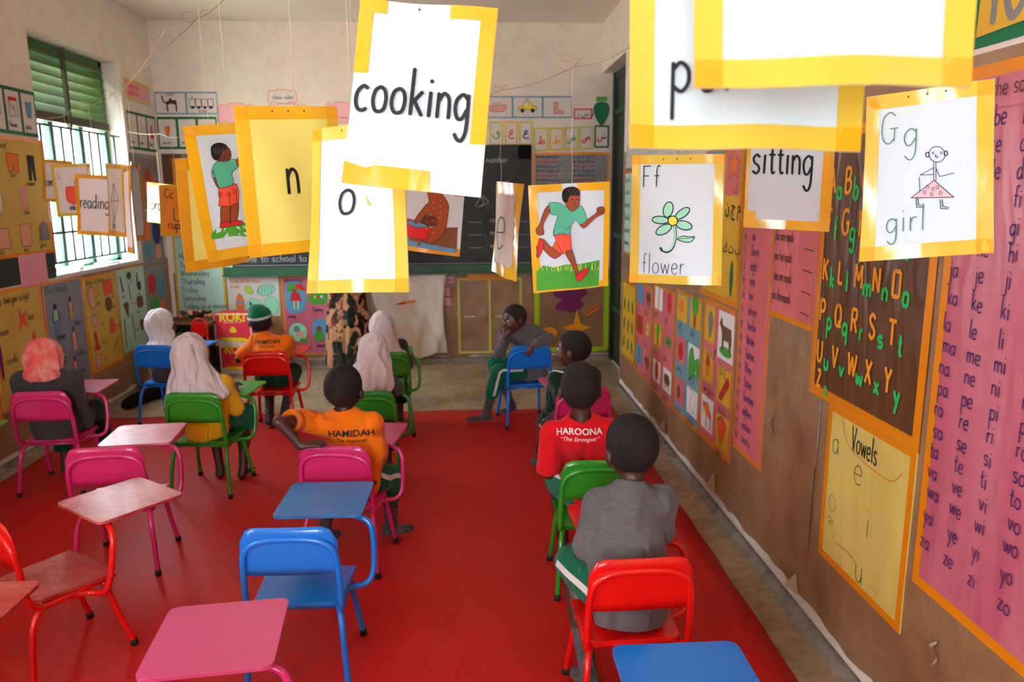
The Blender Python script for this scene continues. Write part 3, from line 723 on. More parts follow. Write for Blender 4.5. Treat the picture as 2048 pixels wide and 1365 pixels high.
def art_1216(s, W, H):
    for i, t in enumerate(('13', '14', '15', '16', '17')):
        u = .03+i*.275
        s.shape([(u, .025), (u+.235, .035), (u+.24, .31), (u+.01, .32)], 'chart_yellow', None, smooth=False)
        s.text(t, u+.04, .05, .10, .022, 'draw_grey', sx=.85)
        for k in range(30): s.line([(u-.022+.006*(k % 2), .02+.01*k), (u-.008, .026+.01*k)], .004, 'draw_green')
chart('number_frieze', 'green frieze with big grey numbers above the pink syllable chart', 'R', 2.75, 1.35, 1.945, 2.30, 'draw_dkgreen', None, .02, .004, art=art_1216)
def art_scr(s, W, H):
    for i in range(14):
        for j in range(3): s.line([(W*i/14+.02, .03+j*.04), (W*i/14+.05, .05+j*.04), (W*i/14+.08, .03+j*.04)], .004, ['ink_black', 'draw_red', 'ink_green'][(i+j) % 3], True)
chart('writing_frieze', 'pale handwritten strip along the right wall above the charts', 'R', 6.1, 3.5, 1.80, 1.98, 'chart_pale', None, .02, .004, art=art_scr)

# ------------------------------------------------------------------ charts on the window wall
def panel_strip(items, n, seed=0):
    def f(s, W, H):
        cw = W/n
        for i in range(n+1): s.rect(max(0, cw*i-.012), 0, min(W, cw*i+.012), H, 'frame_green')
        s.rect(0, H-.022, W, H, 'frame_green'); s.rect(0, 0, W, .022, 'frame_green')
        for i in range(n): items[i](s, cw*i+cw/2, H*.55, cw*.27); s.text(items[i].w, cw*i+.03, H*.16, .016, .004, 'ink_black', sx=.9)
    return f
def it(w):
    def d(f): f.w = w; return f
    return d
@it('house')
def p_house(s, u, v, q): s.rect(u-q, v+q, u+q, v+q*1.5, 'draw_red'); s.line([(u-q, v+q), (u-q, v-q), (u+q, v-q), (u+q, v+q)], .004, 'ink_brown'); s.text('Pnq', u-q*.8, v-q*.2, q*.6, .003, 'ink_brown', sx=.6)
@it('glass')
def p_glass(s, u, v, q): s.shape([(u-q*.8, v+q*1.2), (u+q*.8, v+q*1.2), (u+q*.45, v-q*.9), (u-q*.45, v-q*.9)], 'draw_blue', 'ink_brown', .002, False)
@it('door')
def p_door(s, u, v, q): s.shape([(u-q*.7, v-q), (u+q*.7, v-q), (u+q*.7, v+q*1.2), (u-q*.7, v+q*1.2)], 'draw_brown', 'ink_brown', .002, False)
@it('flower')
def p_flow(s, u, v, q): s.line([(u, v-q), (u, v+q*.4)], .004, 'draw_green'); s.shape(oval(u, v+q*.6, q*.5, q*.5), 'draw_yellow')
@it('train')
def p_gate(s, u, v, q): [s.line([(u+d*q, v-q), (u+d*q, v+q)], .003, 'draw_grey') for d in (-.8, -.4, 0, .4, .8)]
@it('dress')
def p_dress(s, u, v, q): s.shape([(u-q*.4, v+q), (u+q*.4, v+q), (u+q*.3, v+q*.3), (u+q*.8, v-q), (u-q*.8, v-q), (u-q*.3, v+q*.3)], 'draw_red', 'ink_brown', .002, False)
@it('carrot')
def p_carrot(s, u, v, q): s.shape([(u, v-q*1.1), (u+q*.55, v+q*.7), (u, v+q*.9), (u-q*.55, v+q*.7)], 'draw_orange'); s.line([(u, v+q*.8), (u+q*.2, v+q*1.2)], .005, 'draw_green')
@it('knot')
def p_knot(s, u, v, q): s.line(oval(u, v, q*.8, q*.5), .006, 'draw_grey', True, True); s.line(oval(u+q*.3, v+q*.3, q*.4, q*.4), .005, 'draw_grey', True, True)
@it('bird')
def p_bird(s, u, v, q): s.shape(oval(u, v, q*.8, q*.4), 'draw_grey'); s.line([(u+q*.7, v+q*.2), (u+q, v+q*.4)], .004, 'draw_orange')
chart('picture_frieze', 'green edged picture strip with a house and a blue glass', 'L', 4.45, 5.30, 1.99, 2.275, 'paper_white_matt', None, off=.005, art=panel_strip([p_bird, p_carrot, p_door, p_house, p_glass][:5], 5))
chart('picture_frieze', 'green edged picture strip with a red dress between window and corner', 'L', 6.66, 7.24, 2.0, 2.31, 'paper_white_matt', None, off=.005, art=panel_strip([p_flow, p_gate, p_dress], 3))
chart('pink_yellow_sign', 'pink lettered sign with yellow edge high in the left corner', 'L', 6.68, 7.18, 2.40, 2.57, 'label_pink', 'border_olive', .02, .004, art=lambda s, W, H: [s.text('a school rule', .04, .05+.055*i, .02, .006, 'draw_coral') for i in (0, 1)])
def art_cloth(s, W, H):
    s.text('clothes we wear', .06, H-.075, .022, .004, 'ink_brown', sx=.8)
    s.shape([(.30, .63), (.31, .52), (.35, .52), (.36, .57), (.38, .52), (.42, .52), (.43, .63)], 'draw_orange', 'ink_black', .003, False)
    s.shape([(.52, .63), (.52, .47), (.55, .47), (.56, .56), (.58, .47), (.60, .47), (.60, .63)], 'ink_black', None, .003, False)
    s.shape([(.05, .62), (.06, .48), (.2, .48), (.19, .62)], 'draw_peach', 'ink_brown', .003, False)
    s.shape([(.08, .40), (.1, .28), (.2, .28), (.2, .40)], 'paper_white_matt', 'ink_brown', .003, False)
    s.shape([(.38, .42), (.48, .44), (.5, .40), (.47, .39), (.47, .29), (.40, .29), (.40, .39)], 'draw_peach', 'draw_peach', .003, False)
    s.shape([(.10, .18), (.11, .06), (.23, .06), (.22, .18)], 'draw_peach', 'ink_brown', .003, False)
    s.shape([(.35, .20), (.35, .06), (.46, .06), (.46, .20)], 'draw_peach', 'ink_brown', .003, False)
    s.shape([(.57, .18), (.56, .09), (.67, .09), (.66, .19), (.61, .21)], 'draw_grey', 'ink_brown', .003, False)
    for t, u, v in (('short', .32, .49), ('trouser', .49, .44), ('dress', .05, .44), ('jacket', .55, .045), ('skirt', .1, .03), ('vest', .36, .03), ('shirt', .42, .26), ('sweater', .07, .25)): s.text(t, u, v, .015, .0035, 'ink_black', sx=.9)
chart('clothes_chart', 'yellow chart of clothes in plastic left of the window', 'L', 4.60, 5.32, 1.24, 1.975, 'chart_yellow_dull', 'tape_orange', .022, .008, art=art_cloth)
chart('notice', 'pale pink notice over the green border left of the window', 'L', 4.90, 5.20, 1.05, 1.25, 'label_pink', None, .02, .009, art=lambda s, W, H: [s.text('notice to all', .05, .05+.03*i, .008, .002, 'draw_peach') for i in range(4)])
chart('green_border_strip', 'dark green border strip under the clothes chart', 'L', 4.6, 5.32, 1.07, 1.24, 'dark_green', None, off=.004)
def art_light(s, W, H):
    s.text('Things that give us light', .02, H-.085, .022, .0045, 'ink_brown', sx=.8)
    for (u, v, q) in ((.30, .53, .07), (.44, .56, .0)):
        if q: s.shape([(u-.03, v+.07), (u+.01, v+.02), (u+.07, v+.05), (u+.03, v-.01), (u+.07, v-.07), (u, v-.03), (u-.05, v-.08), (u-.02, v)], 'draw_coral', 'draw_coral', .002, False)
    s.shape([(.39, .42), (.42, .42), (.425, .34), (.385, .34)], 'draw_coral'); s.shape([(.02, .40), (.05, .40), (.05, .22), (.03, .22)], 'draw_purple')
    for t, u, v in (('star', .36, .51), ('moon', .05, .46), ('candle', .08, .28), ('bulb', .4, .31)): s.text(t, u, v, .024, .004, 'ink_brown', sx=.9)
    s.line([(.10, .12), (.12, .17), (.14, .12), (.16, .17), (.18, .12), (.20, .17), (.22, .12)], .006, 'draw_coral')
chart('light_sources_chart', 'yellow chart of things that give light, left of the family chart', 'L', 4.55, 5.10, .33, 1.06, 'chart_yellow_dull', 'tape_orange', .022, .006, art=art_light)
def mini_person(s, u, v, h, top, bot):
    s.shape(oval(u, v+h*.9, h*.09, h*.1, 10), 'draw_skin_dark', 'ink_black', .0015)
    s.shape([(u-h*.14, v+h*.45), (u-h*.13, v+h*.78), (u+h*.13, v+h*.78), (u+h*.14, v+h*.45)], top, 'ink_brown', .0015, False)
    s.shape([(u-h*.12, v+h*.45), (u-h*.13, v), (u-h*.02, v), (u, v+h*.35), (u+h*.03, v), (u+h*.13, v), (u+h*.12, v+h*.45)], bot, 'ink_brown', .0015, False)
    s.line([(u-h*.13, v+h*.75), (u-h*.2, v+h*.4)], h*.05, 'draw_skin_dark'); s.line([(u+h*.13, v+h*.75), (u+h*.2, v+h*.45)], h*.05, 'draw_skin_dark')
def art_fam(s, W, H):
    s.text('Our family', .04, H-.075, .026, .005, 'ink_green', sx=1.1)
    mini_person(s, .13, .42, .21, 'draw_mint', 'draw_blue'); mini_person(s, .33, .48, .17, 'draw_peach', 'chart_yellow')
    mini_person(s, .33, .26, .18, 'draw_peach', 'draw_peach'); mini_person(s, .30, .06, .17, 'draw_peach', 'draw_grey')
    for t, u, v in (('father', .11, .38), ('baby', .36, .44), ('mother', .33, .22), ('brother', .30, .09)): s.text(t, u, v, .021, .0045, 'ink_black', sx=.95)
chart('family_chart', 'grey blue family chart with small drawn people', 'L', 5.11, 5.63, .27, 1.05, 'chart_blue', 'tape_orange', .018, .006, art=art_fam)
def art_home(s, W, H):
    s.text('things at home', .05, H-.06, .02, .004, 'ink_brown', sx=1)
    s.shape([(.07, .62), (.14, .63), (.16, .50), (.08, .49)], 'draw_peach', 'ink_brown', .004); s.shape([(.30, .66), (.44, .67), (.45, .56), (.31, .55)], 'draw_coral', 'ink_brown', .003, False)
    s.shape(oval(.36, .48, .055, .055), 'draw_brown', 'ink_brown', .003); s.shape([(.07, .42), (.17, .42), (.16, .35), (.09, .35)], 'draw_peach', 'ink_brown', .004)
    s.shape([(.36, .36), (.40, .36), (.43, .26), (.34, .26)], 'draw_coral', 'ink_brown', .004); s.shape([(.08, .30), (.12, .29), (.13, .22), (.16, .17), (.07, .17), (.09, .22)], 'draw_red', 'ink_brown', .003)
    s.line([(.45, .20), (.36, .10)], .012, 'draw_brown'); s.shape([(.06, .13), (.15, .13), (.14, .03), (.07, .03)], 'draw_peach', 'ink_brown', .004, False)
    for t, u, v in (('jug', .18, .5), ('mat', .42, .52), ('cup', .2, .34), ('pot', .42, .44), ('chair', .19, .2), ('bottle', .45, .28), ('tin', .2, .06)): s.text(t, u, v, .016, .0035, 'ink_brown')
chart('household_chart', 'yellow chart of jugs, pots and a bottle under the window', 'L', 5.64, 6.17, .31, 1.03, 'chart_yellow_dull', 'tape_orange', .02, .006, art=art_home)
def art_tools(s, W, H):
    for (a, b, t) in (((.06, .62), (.09, .50), .02), ((.13, .42), (.12, .30), .012), ((.06, .28), (.05, .05), .014), ((.20, .55), (.21, .42), .012), ((.20, .30), (.23, .08), .012)): s.line([a, b], t, 'ink_black')
    s.shape(oval(.22, .62, .04, .03), 'ink_brown'); s.shape([(.36, .62), (.38, .62), (.38, .55), (.42, .55), (.42, .48), (.36, .50)], 'ink_brown'); s.shape([(.33, .42), (.43, .42), (.43, .34), (.33, .34)], 'draw_brown')
    s.shape([(.07, .40), (.16, .40), (.15, .34), (.14, .28), (.10, .34)], 'draw_brown'); s.shape([(.34, .22), (.42, .22), (.42, .15), (.36, .14)], 'draw_brown')
    for t, u, v in (('knife', .06, .45), ('pot', .24, .56), ('hoe', .36, .44), ('table', .3, .29), ('ladder', .24, .15), ('spoon', .22, .38)): s.text(t, u, v, .014, .003, 'ink_blue')
chart('tools_chart', 'pale green chart of tools, last under the window towards the corner', 'L', 6.18, 6.70, .35, 1.03, 'chart_teal', 'tape_yellow_pale', .012, .006, art=art_tools)
chart('magazine_picture', 'magazine cutting with faces right of the window below the picture strip', 'L', 6.64, 7.20, 1.50, 1.97, 'newsprint', None, off=.005, art=lambda s, W, H: [s.rect(.02, .30, W-.02, .44, 'draw_grey'), s.shape(oval(.35, .18, .12, .15), 'draw_coral'), s.shape(oval(.33, .27, .07, .08), 'draw_skin'), s.shape(oval(.12, .16, .08, .13), 'draw_skin_dark'), s.shape(oval(.48, .1, .06, .09), 'draw_peach')])
chart('magazine_picture', 'magazine cutting with orange and blue shapes next to the corner', 'L', 6.72, 7.18, 1.02, 1.48, 'newsprint', None, off=.0055, art=lambda s, W, H: [s.shape(oval(.12, .3, .07, .1), 'draw_orange'), s.shape(oval(.32, .28, .09, .12), 'ink_blue'), s.shape(oval(.12, .12, .08, .06), 'draw_blue'), s.shape(oval(.33, .1, .07, .07), 'draw_peach')])
chart('magazine_picture', 'colourful magazine cutting beside the tools chart', 'L', 6.72, 7.16, .52, 1.00, 'newsprint', None, off=.005, art=lambda s, W, H: [s.shape(oval(.12, .33, .08, .09), 'draw_red'), s.shape(oval(.3, .3, .08, .1), 'draw_blue'), s.shape(oval(.15, .13, .09, .08), 'draw_green'), s.shape(oval(.32, .1, .06, .07), 'draw_orange')])
chart('pink_chart', 'edge of a pink chart at the far left of the window wall', 'L', 4.0, 4.535, .30, .98, 'chart_pink', 'tape_orange', .02, .005)

# ------------------------------------------------------------------ front wall: chalkboard and charts around it
r_ = empty('chalkboard', (-.85, ROOM_D, .88), 0, 'long black chalkboard with green ledge and chalk writing', 'chalkboard')
inv = Vector(r_.location)
TB = lambda u, v, w: Vector(WB(u, v, w))-inv
b = MB(); b.box((-2.22, ROOM_D-.022, .95), (.595, ROOM_D-.0005, 2.06), 'chalkboard'); b.build('writing_surface', r_, lambda x, y, z: (x-inv.x, y-inv.y, z-inv.z))
b = MB(); b.box((-2.3, ROOM_D-.05, .875), (.60, ROOM_D-.0005, .95), 'green_paint'); b.box((-2.3, ROOM_D-.09, .868), (.60, ROOM_D-.001, .884), 'green_paint'); b.build('ledge', r_, lambda x, y, z: (x-inv.x, y-inv.y, z-inv.z))
s = Sheet(.0228); rg = random.Random(8)
s.text('I come to school to learn', -2.22, 1.0, .034, .008, 'chalk', sx=1.15, rnd=rg, jit=.1)
s.line([(-2.2, .965), (.58, .962)], .006, 'chalk'); s.text('number', .17, 1.90, .028, .006, 'chalk', sx=1.1)
s.rect(.47, 1.93, .594, 2.058, 'matt_black', .0226)  # near-black rectangle in the upper right corner of the board
for i, t in enumerate(('rice', 'milk', 'eggs')):
    z = 1.35-i*.12
    s.text(t, .20, z, .026, .006, 'chalk', sx=1.1); s.line([(.32, z-.01), (.42, z-.01)], .006, 'chalk'); s.line([(.0, z), (.12, z)], .005, 'chalk'); s.line([(.46, z), (.58, z)], .004, 'chalk')
s.line([(.06, 1.50), (.12, 1.58), (.14, 1.52), (.09, 1.49), (.17, 1.52), (.18, 1.55), (.10, 1.62)], .006, 'chalk', True)
s.line([(.27, 1.72), (.38, 1.73), (.37, 1.68)], .005, 'chalk'); s.text('come', -1.0, 1.3, .03, .006, 'chalk')
s.build('chalk_writing', r_, TB)

def pic_strip(fs, n):
    def f(s, W, H):
        cw = W/n
        for i in range(n+1): s.rect(max(0, cw*i-.008), 0, min(W, cw*i+.008), H, 'frame_blue')
        s.rect(0, H-.012, W, H, 'frame_blue'); s.rect(0, 0, W, .012, 'frame_blue')
        for i, g in enumerate(fs): g(s, cw*i+cw/2, H/2, .06)
    return f
def g_camel(s, u, v, q):
    s.shape([(u-q*1.3, v+q), (u-q*1.1, v+q*1.05), (u-q*.9, v+q*.2), (u-q*.3, v+q*.4), (u, v+q*.8), (u+q*.3, v+q*.4), (u+q*.8, v+q*.4), (u+q*.9, v-q*1.1), (u+q*.7, v-q*1.1), (u+q*.55, v-q*.2), (u-q*.4, v-q*.2), (u-q*.4, v-q*1.1), (u-q*.65, v-q*1.1), (u-q*.7, v-q*.1), (u-q*1.1, v+q*.1)], 'ink_brown', None)
    s.text('camel', u-q*.6, v+q*1.1, .014, .003, 'ink_black')
def g_train(s, u, v, q):
    for i in range(4): s.shape([(u-q*1.8+i*q*.9, v-q*.5), (u-q*1.0+i*q*.9, v-q*.5), (u-q*1.0+i*q*.9, v+q*.6), (u-q*1.8+i*q*.9, v+q*.6)], None, 'ink_brown', .005, False); s.shape(oval(u-q*1.4+i*q*.9, v-q*.6, q*.3, q*.2), 'ink_black')
    s.line([(u-q*1.4, v+q*.6), (u-q*1.4, v+q*1.1)], .006, 'ink_brown'); s.text('train', u-q*.6, v-q*1.35, .018, .004, 'ink_black')
def g_boat(s, u, v, q): s.shape([(u-q*1.4, v+q*.1), (u+q*1.3, v+q*.3), (u+q*.9, v-q*.6), (u-q*.9, v-q*.6)], 'draw_peach', 'ink_brown', .004); s.line([(u-q*.8, v+q*.5), (u+q*.5, v+q*.6), (u+q*.5, v+q*.9)], .004, 'ink_brown')
def g_car(s, u, v, q):
    s.shape([(u-q*1.5, v-q*.4), (u-q*1.4, v+q*.1), (u-q*.8, v+q*.2), (u-q*.5, v+q*.75), (u+q*.5, v+q*.75), (u+q*.8, v+q*.2), (u+q*1.4, v+q*.1), (u+q*1.4, v-q*.4)], 'draw_yellow', 'ink_brown', .004, False)
    for d in (-.8, .8): s.shape(oval(u+q*d, v-q*.5, q*.3, q*.3), 'ink_black')
    s.shape([(u-q*.4, v+q*.25), (u+q*.0, v+q*.25), (u+q*.0, v+q*.6), (u-q*.3, v+q*.6)], 'draw_white', None); s.text('car', u-q*.4, v+q*1.0, .014, .003, 'ink_black')
def g_foot(s, u, v, q): s.shape([(u-q*.6, v+q*.7), (u, v+q*.7), (u, v-q*.4), (u+q*.9, v-q*.6), (u+q*.8, v-q), (u-q*.6, v-q*.95)], 'draw_peach', 'ink_brown', .004, False)
chart('picture_frieze', 'blue edged picture strip with a camel and a train', 'B', -2.80, -2.25, 2.335, 2.53, 'paper_white_matt', None, off=.004, art=pic_strip([g_camel, g_train], 2))
chart('picture_frieze', 'green edged picture strip with a carrot under the camel strip', 'B', -2.80, -2.27, 2.03, 2.315, 'paper_white_matt', None, off=.004, art=panel_strip([p_carrot, p_knot, p_bird], 3))
chart('picture_frieze', 'blue edged picture strip with a boat, a yellow car and a foot', 'B', .14, .98, 2.30, 2.495, 'paper_white_matt', None, off=.004, art=pic_strip([g_boat, g_car, g_foot], 3))
def blob(name, label, cx, cz, w, h, txt, xh):
    root = empty(name, (cx, ROOM_D, cz), 0, label, 'sign'); s = Sheet(.004)
    pts = [(-.5, -.4), (-.46, .42), (-.25, .38), (-.18, .5), (.18, .5), (.25, .38), (.46, .42), (.5, -.4), (.25, -.36), (.18, -.48), (-.18, -.48), (-.25, -.36)]
    P = smooth_path([(a*w, b_*h) for a, b_ in pts], 4, True)
    m = MB(); m.prism(P, .0006, .0035, 'draw_pinkish' if h > .15 else 'paper_white_matt', lambda x, y, z: (x, -z, y)); m.build('paper', root)
    s.line(P, .01, 'draw_peach', closed=True)
    if txt: s.text(txt, -w*.36, -h*.18, xh, .005, 'ink_brown')
    s.build('artwork', root, lambda u, v, w_: (u, -w_, v))
blob('class_rules_sign', 'small scalloped class rules sign above the chalkboard', -1.67, 2.49, .25, .12, 'class rules', .02)
blob('class_rules_paper', 'pink scalloped paper left of the card with the letter n', -2.09, 2.34, .32, .18, '', .02)
blob('class_rules_paper', 'pink scalloped paper under the class rules sign', -1.63, 2.37, .34, .11, '', .02)
blob('class_rules_paper', 'pink scalloped paper right of the class rules sign', -1.15, 2.35, .28, .18, '', .02)
AP = {'ط': [((.46, .98), (.42, .60), (.42, .28)), ((.16, .24), (.50, .20), (.82, .26), (.80, .44), (.62, .46), (.42, .28))],
      'ع': [((.76, .84), (.50, .94), (.34, .78), (.44, .64), (.72, .62), (.36, .52), (.22, .30), (.44, .08), (.82, .14))],
      'ص': [((.42, .46), (.62, .70), (.88, .66), (.84, .48), (.44, .44), (.42, .24), (.24, .10), (.10, .22), (.12, .44))],
      'ش': [((.94, .58), (.90, .42), (.76, .44), (.74, .58), (.70, .42), (.56, .44), (.52, .58), (.50, .26), (.30, .08), (.12, .20), (.12, .44))],
      'ق': [((.84, .60), (.66, .56), (.58, .72), (.74, .84), (.86, .66), (.84, .32), (.54, .10), (.20, .20), (.16, .50))]}
AP['غ'] = AP['ع']+[((.56, 1.10), (.60, 1.10))]; AP['ض'] = AP['ص']+[((.66, .92), (.70, .92))]
AP['ش'] = AP['ش']+[((.62, .78), (.65, .78)), ((.80, .78), (.83, .78)), ((.71, .92), (.74, .92))]
def arab_pen(s, ch, W, H, c):
    q = min(W, H)*.66; u0 = (W-q)/2; v0 = (H-q)*.42
    for p in AP[ch]: s.line([(u0+a*q, v0+b_*q) for a, b_ in p], .0115, c, len(p) > 3)
for i, (ch, c, u, wdt, z0, z1, fr, lab) in enumerate((
    ('ق', 'draw_green', .205, .125, 2.055, 2.27, 'border_olive', 'green letter card, leftmost in the row of arabic letters'),
    ('غ', 'draw_red', .345, .125, 2.055, 2.27, 'tape_yellow_pale', 'red arabic letter card with a dot above its curl'),
    ('ع', 'ink_blue', .48, .125, 2.055, 2.27, 'tape_yellow_pale', 'dark blue arabic letter card over the chalkboard corner'),
    ('ط', 'draw_red', .615, .14, 2.00, 2.215, 'border_olive', 'dark red arabic letter card, first right of the chalkboard'),
    ('ط', 'felt_orange', .762, .135, 2.005, 2.215, 'tape_yellow_pale', 'orange arabic letter card over the newspaper chart'),
    ('ض', 'draw_green', .904, .135, 2.01, 2.22, 'border_olive', 'green arabic letter card behind the hanging string'),
    ('ص', 'draw_red', 1.044, .13, 2.015, 2.225, 'border_olive', 'bright red arabic letter card beside the green framed one'),
    ('ش', 'draw_red', 1.185, .14, 2.03, 2.235, 'frame_green', 'arabic letter card in a dark green frame under the paper bulb'))):
    chart('letter_card', lab, 'B', u, u+wdt, z0, z1, 'paper_white_matt', fr, .016, .004, 'letter card', 'arabic letter cards over the chalkboard',
          art=lambda s, W, H, ch=ch, c=c: arab_pen(s, ch, W, H, c))
chart('arabic_label', 'small red edged arabic label beside the green paper bulb', 'B', .99, 1.165, 2.29, 2.385, 'paper_white_matt', 'draw_red', .012, .004, 'label', art=lambda s, W, H: s.glyphs('ر س م', .03, .03, .06, 'ink_black', .01))
root = empty('paper_bulb', (1.25, ROOM_D, 2.36), 0, 'dark green paper light bulb cutout beside the doorway', 'paper cutout')
m = MB(); m.prism(smooth_path([(-.065, .06), (-.07, -.02), (-.03, -.10), (0, -.13), (.03, -.10), (.07, -.02), (.065, .06), (0, .085)], 5, True), .001, .006, 'draw_dkgreen', lambda x, y, z: (x, -z, y)); m.build('bulb', root)
m = MB(); m.box((-.05, -.007, .09), (.05, -.001, .13), 'draw_green'); m.build('cap_band', root)
chart('newspaper_chart', 'grey chart covered in small print beside the chalkboard', 'B', .61, 1.335, .84, 1.99, 'newsprint', 'tape_orange', .022, .004, sides='tlr',
      art=lambda s, W, H: [s.text('abcd efgh ijkl mnop qrst', .03+.34*(i % 2), H-.05-.042*(i//2), .010, .003, ['ink_black', 'ink_blue', 'draw_red'][i % 3], sx=.95) for i in range(50)]+[s.line([(.25+.03*i, .9), (.3+.04*i, .7)], .004, 'ink_black') for i in range(8)])
def art_days(s, W, H):
    for i, t in enumerate(('Monday', 'Tuesday', 'Wednesday', 'Thursday', 'Friday', 'Saturday', 'Today is a moon')): s.text(t, .05, H-.33-i*.078, .028, .0055, 'ink_blue' if i % 2 else 'ink_green', sx=.95)
    s.text('Days of the week', .03, H-.13, .026, .005, 'ink_green', sx=.85)
chart('weekday_chart', 'pale teal chart of weekday names left of the chalkboard', 'B', -2.76, -2.305, .42, 1.36, 'chart_teal', 'tape_yellow_pale', .022, .005, art=art_days, sides='rl')
chart('word_board', 'brown pinboard with orange word cards in the left corner', 'B', -2.79, -2.31, 1.45, 1.99, 'chart_brown', None, off=.003,
      art=lambda s, W, H: [s.rect(.09, .12, .40, .50, 'tape_orange'), s.rect(.13, .30, .36, .38, 'draw_white', .0052), s.rect(.13, .17, .36, .24, 'draw_white', .0052), s.text('like', .14, .32, .022, .005, 'ink_blue', sx=1), s.text('what', .14, .19, .02, .005, 'ink_blue'), s.text('a is for', .12, .42, .026, .006, 'ink_green')])
def art_melon(s, W, H):
    for i in (0, 1): s.text(['Study all the fruits', 'In our'][i], .03, H-.06-.05*i, .018, .005, 'draw_orange', sx=.9)
    s.shape(oval(.36, .25, .085, .05, 20, .2), 'draw_mint', 'ink_green', .004); [s.line([(.28+.03*k, .21), (.30+.03*k, .29)], .005, 'draw_dkgreen', True) for k in range(5)]
    s.shape(oval(.20, .25, .045, .03, 16, -.7), 'draw_lime', 'draw_green', .003); s.shape([(.07, .12), (.11, .03), (.15, .12), (.11, .22)], 'draw_orange', 'ink_brown', .004); s.rect(.07, .125, .15, .145, 'draw_blue', .008)
    s.shape(oval(.24, .08, .08, .09), 'draw_mint', 'draw_green', .003); s.shape(oval(.40, .10, .07, .09), 'draw_mint', 'draw_green', .003)
chart('fruit_chart', 'white fruit chart with a watermelon below the chalkboard', 'B', -2.29, -1.81, .48, .865, 'chart_pale', None, off=.005, art=art_melon)
def art_weather(s, W, H):
    s.text('Weather', .03, H-.06, .022, .005, 'ink_purple', sx=1.1)
    s.shape([(.03, .62), (.05, .42), (.2, .43), (.22, .6), (.18, .70), (.06, .70)], 'draw_blue', None); s.shape([(.09, .60), (.16, .60), (.18, .52), (.08, .52)], 'draw_red', 'ink_brown', .003, False)
    s.shape([(.05, .62), (.09, .69), (.2, .66), (.19, .62)], 'draw_green', 'ink_brown', .002); s.shape([(.12, .655), (.18, .69), (.22, .62)], 'draw_red', None); s.shape(oval(.12, .62, .022, .02), 'draw_skin'); s.line([(.11, .52), (.11, .44)], .012, 'draw_yellow'); s.line([(.145, .52), (.145, .44)], .012, 'draw_yellow')
    s.shape([(.26, .58), (.26, .5), (.42, .5), (.42, .6)], 'draw_green', None); [s.shape(oval(.28+.03*k, .56, .012, .012), ['draw_red', 'draw_yellow', 'draw_red', 'draw_white', 'draw_blue'][k]) for k in range(5)]
    s.shape(oval(.13, .22, .085, .09), 'draw_mint', None); s.shape(oval(.12, .25, .03, .03), 'draw_grey'); s.shape(oval(.15, .2, .04, .03), 'draw_peach', None); s.shape(oval(.18, .14, .04, .02), 'draw_green', None)
    s.shape([(.27, .30), (.29, .15), (.41, .15), (.42, .30), (.34, .35)], 'draw_blue', None); s.shape([(.3, .22), (.29, .14), (.37, .14), (.36, .22)], 'draw_green'); s.shape(oval(.33, .25, .025, .025), 'draw_skin')
    for t, u, v in (('Sunny', .28, .42), ('rainy', .04, .36), ('cloudy', .3, .07)): s.text(t, u, v, .02, .005, 'ink_purple', sx=.9)
chart('weather_chart', 'bright pink weather chart with an umbrella drawing', 'B', -1.785, -1.345, .10, .86, 'chart_pink', 'tape_orange', .014, .005, art=art_weather)
# number panels and shape poster
root = empty('line_border', (.19, ROOM_D, .08), 0, 'olive yellow tape outline of two tall boxes on brown paper', 'wall border')
s = Sheet(.006); s.frame(-.31, 0, .31, .74, .022, 'border_olive'); s.rect(-.012, .02, .01, .72, 'border_olive'); s.build('tape', root, lambda u, v, w: (u, -w, v))
s = Sheet(.0065); s.text('two hundred', -.25, .36, .009, .004, 'draw_white', sx=1.0); s.text('seventy', .05, .36, .009, .004, 'draw_white', sx=1.0); s.build('lettering', root, lambda u, v, w: (u, -w, v))
chart('orange_strip', 'orange paper strip above the olive boxes under the chalkboard', 'B', -.02, .42, .80, .865, 'tape_orange', None, off=.007)
root = empty('shapes_poster', (.99, ROOM_D, .10), 0, 'lime edged poster with moon, purple cloud and yellow star', 'poster')
Tq = lambda u, v, w: (u, -w, v)
s = Sheet(.006)
n = 40
for (a, b_) in (((-.34, 0), (.34, 0)), ((-.34, 0), (-.34, .70)), ((.34, 0), (.34, .70)), ((-.34, .70), (.34, .70))):
    pts = []; L = 34
    d = np.array(b_)-np.array(a); nn = np.array([-d[1], d[0]])/np.hypot(*d)
    up = [tuple(np.array(a)+d*k/L+nn*(.026+.005*(k % 2))) for k in range(L+1)]; dn = [tuple(np.array(a)+d*k/L-nn*(.020+.005*(k % 2))) for k in range(L+1)]
    s.poly(up+dn[::-1], 'border_lime')
s.build('border', root, Tq)
s = Sheet(.007)
mo = [(-.25+.07*math.cos(t), .53+.09*math.sin(t)) for t in np.linspace(.6*1.2, 2*math.pi-.6*1.2, 18)]+[(-.215+.05*math.cos(t), .53+.075*math.sin(t)) for t in np.linspace(2*math.pi-1.0, 1.0, 14)]
s.poly(mo, 'tape_orange'); s.build('moon', root, Tq)
s = Sheet(.007); s.shape([(-.17, .60), (-.08, .585), (.02, .62), (.12, .60), (.14, .55), (.08, .50), (.11, .45), (.06, .39), (-.02, .37), (-.08, .39), (-.16, .40), (-.15, .46), (-.10, .49), (-.18, .54)], 'draw_purple', None); s.text('the shapes', -.15, .545, .016, .004, 'ink_purple'); s.build('purple_cloud', root, Tq)
s = Sheet(.0072); s.poly([(.05, .40), (.085, .26), (.20, .22), (.09, .19), (.05, .07), (.01, .19), (-.10, .22), (.015, .26)], 'felt_orange'); s.build('star', root, Tq)
s = Sheet(.0072); s.poly([(.11, .355), (.24, .44), (.27, .41), (.15, .33)], 'draw_orange'); s.line([(.13, .35), (.25, .425)], .008, 'ink_black'); s.build('pencil', root, Tq)
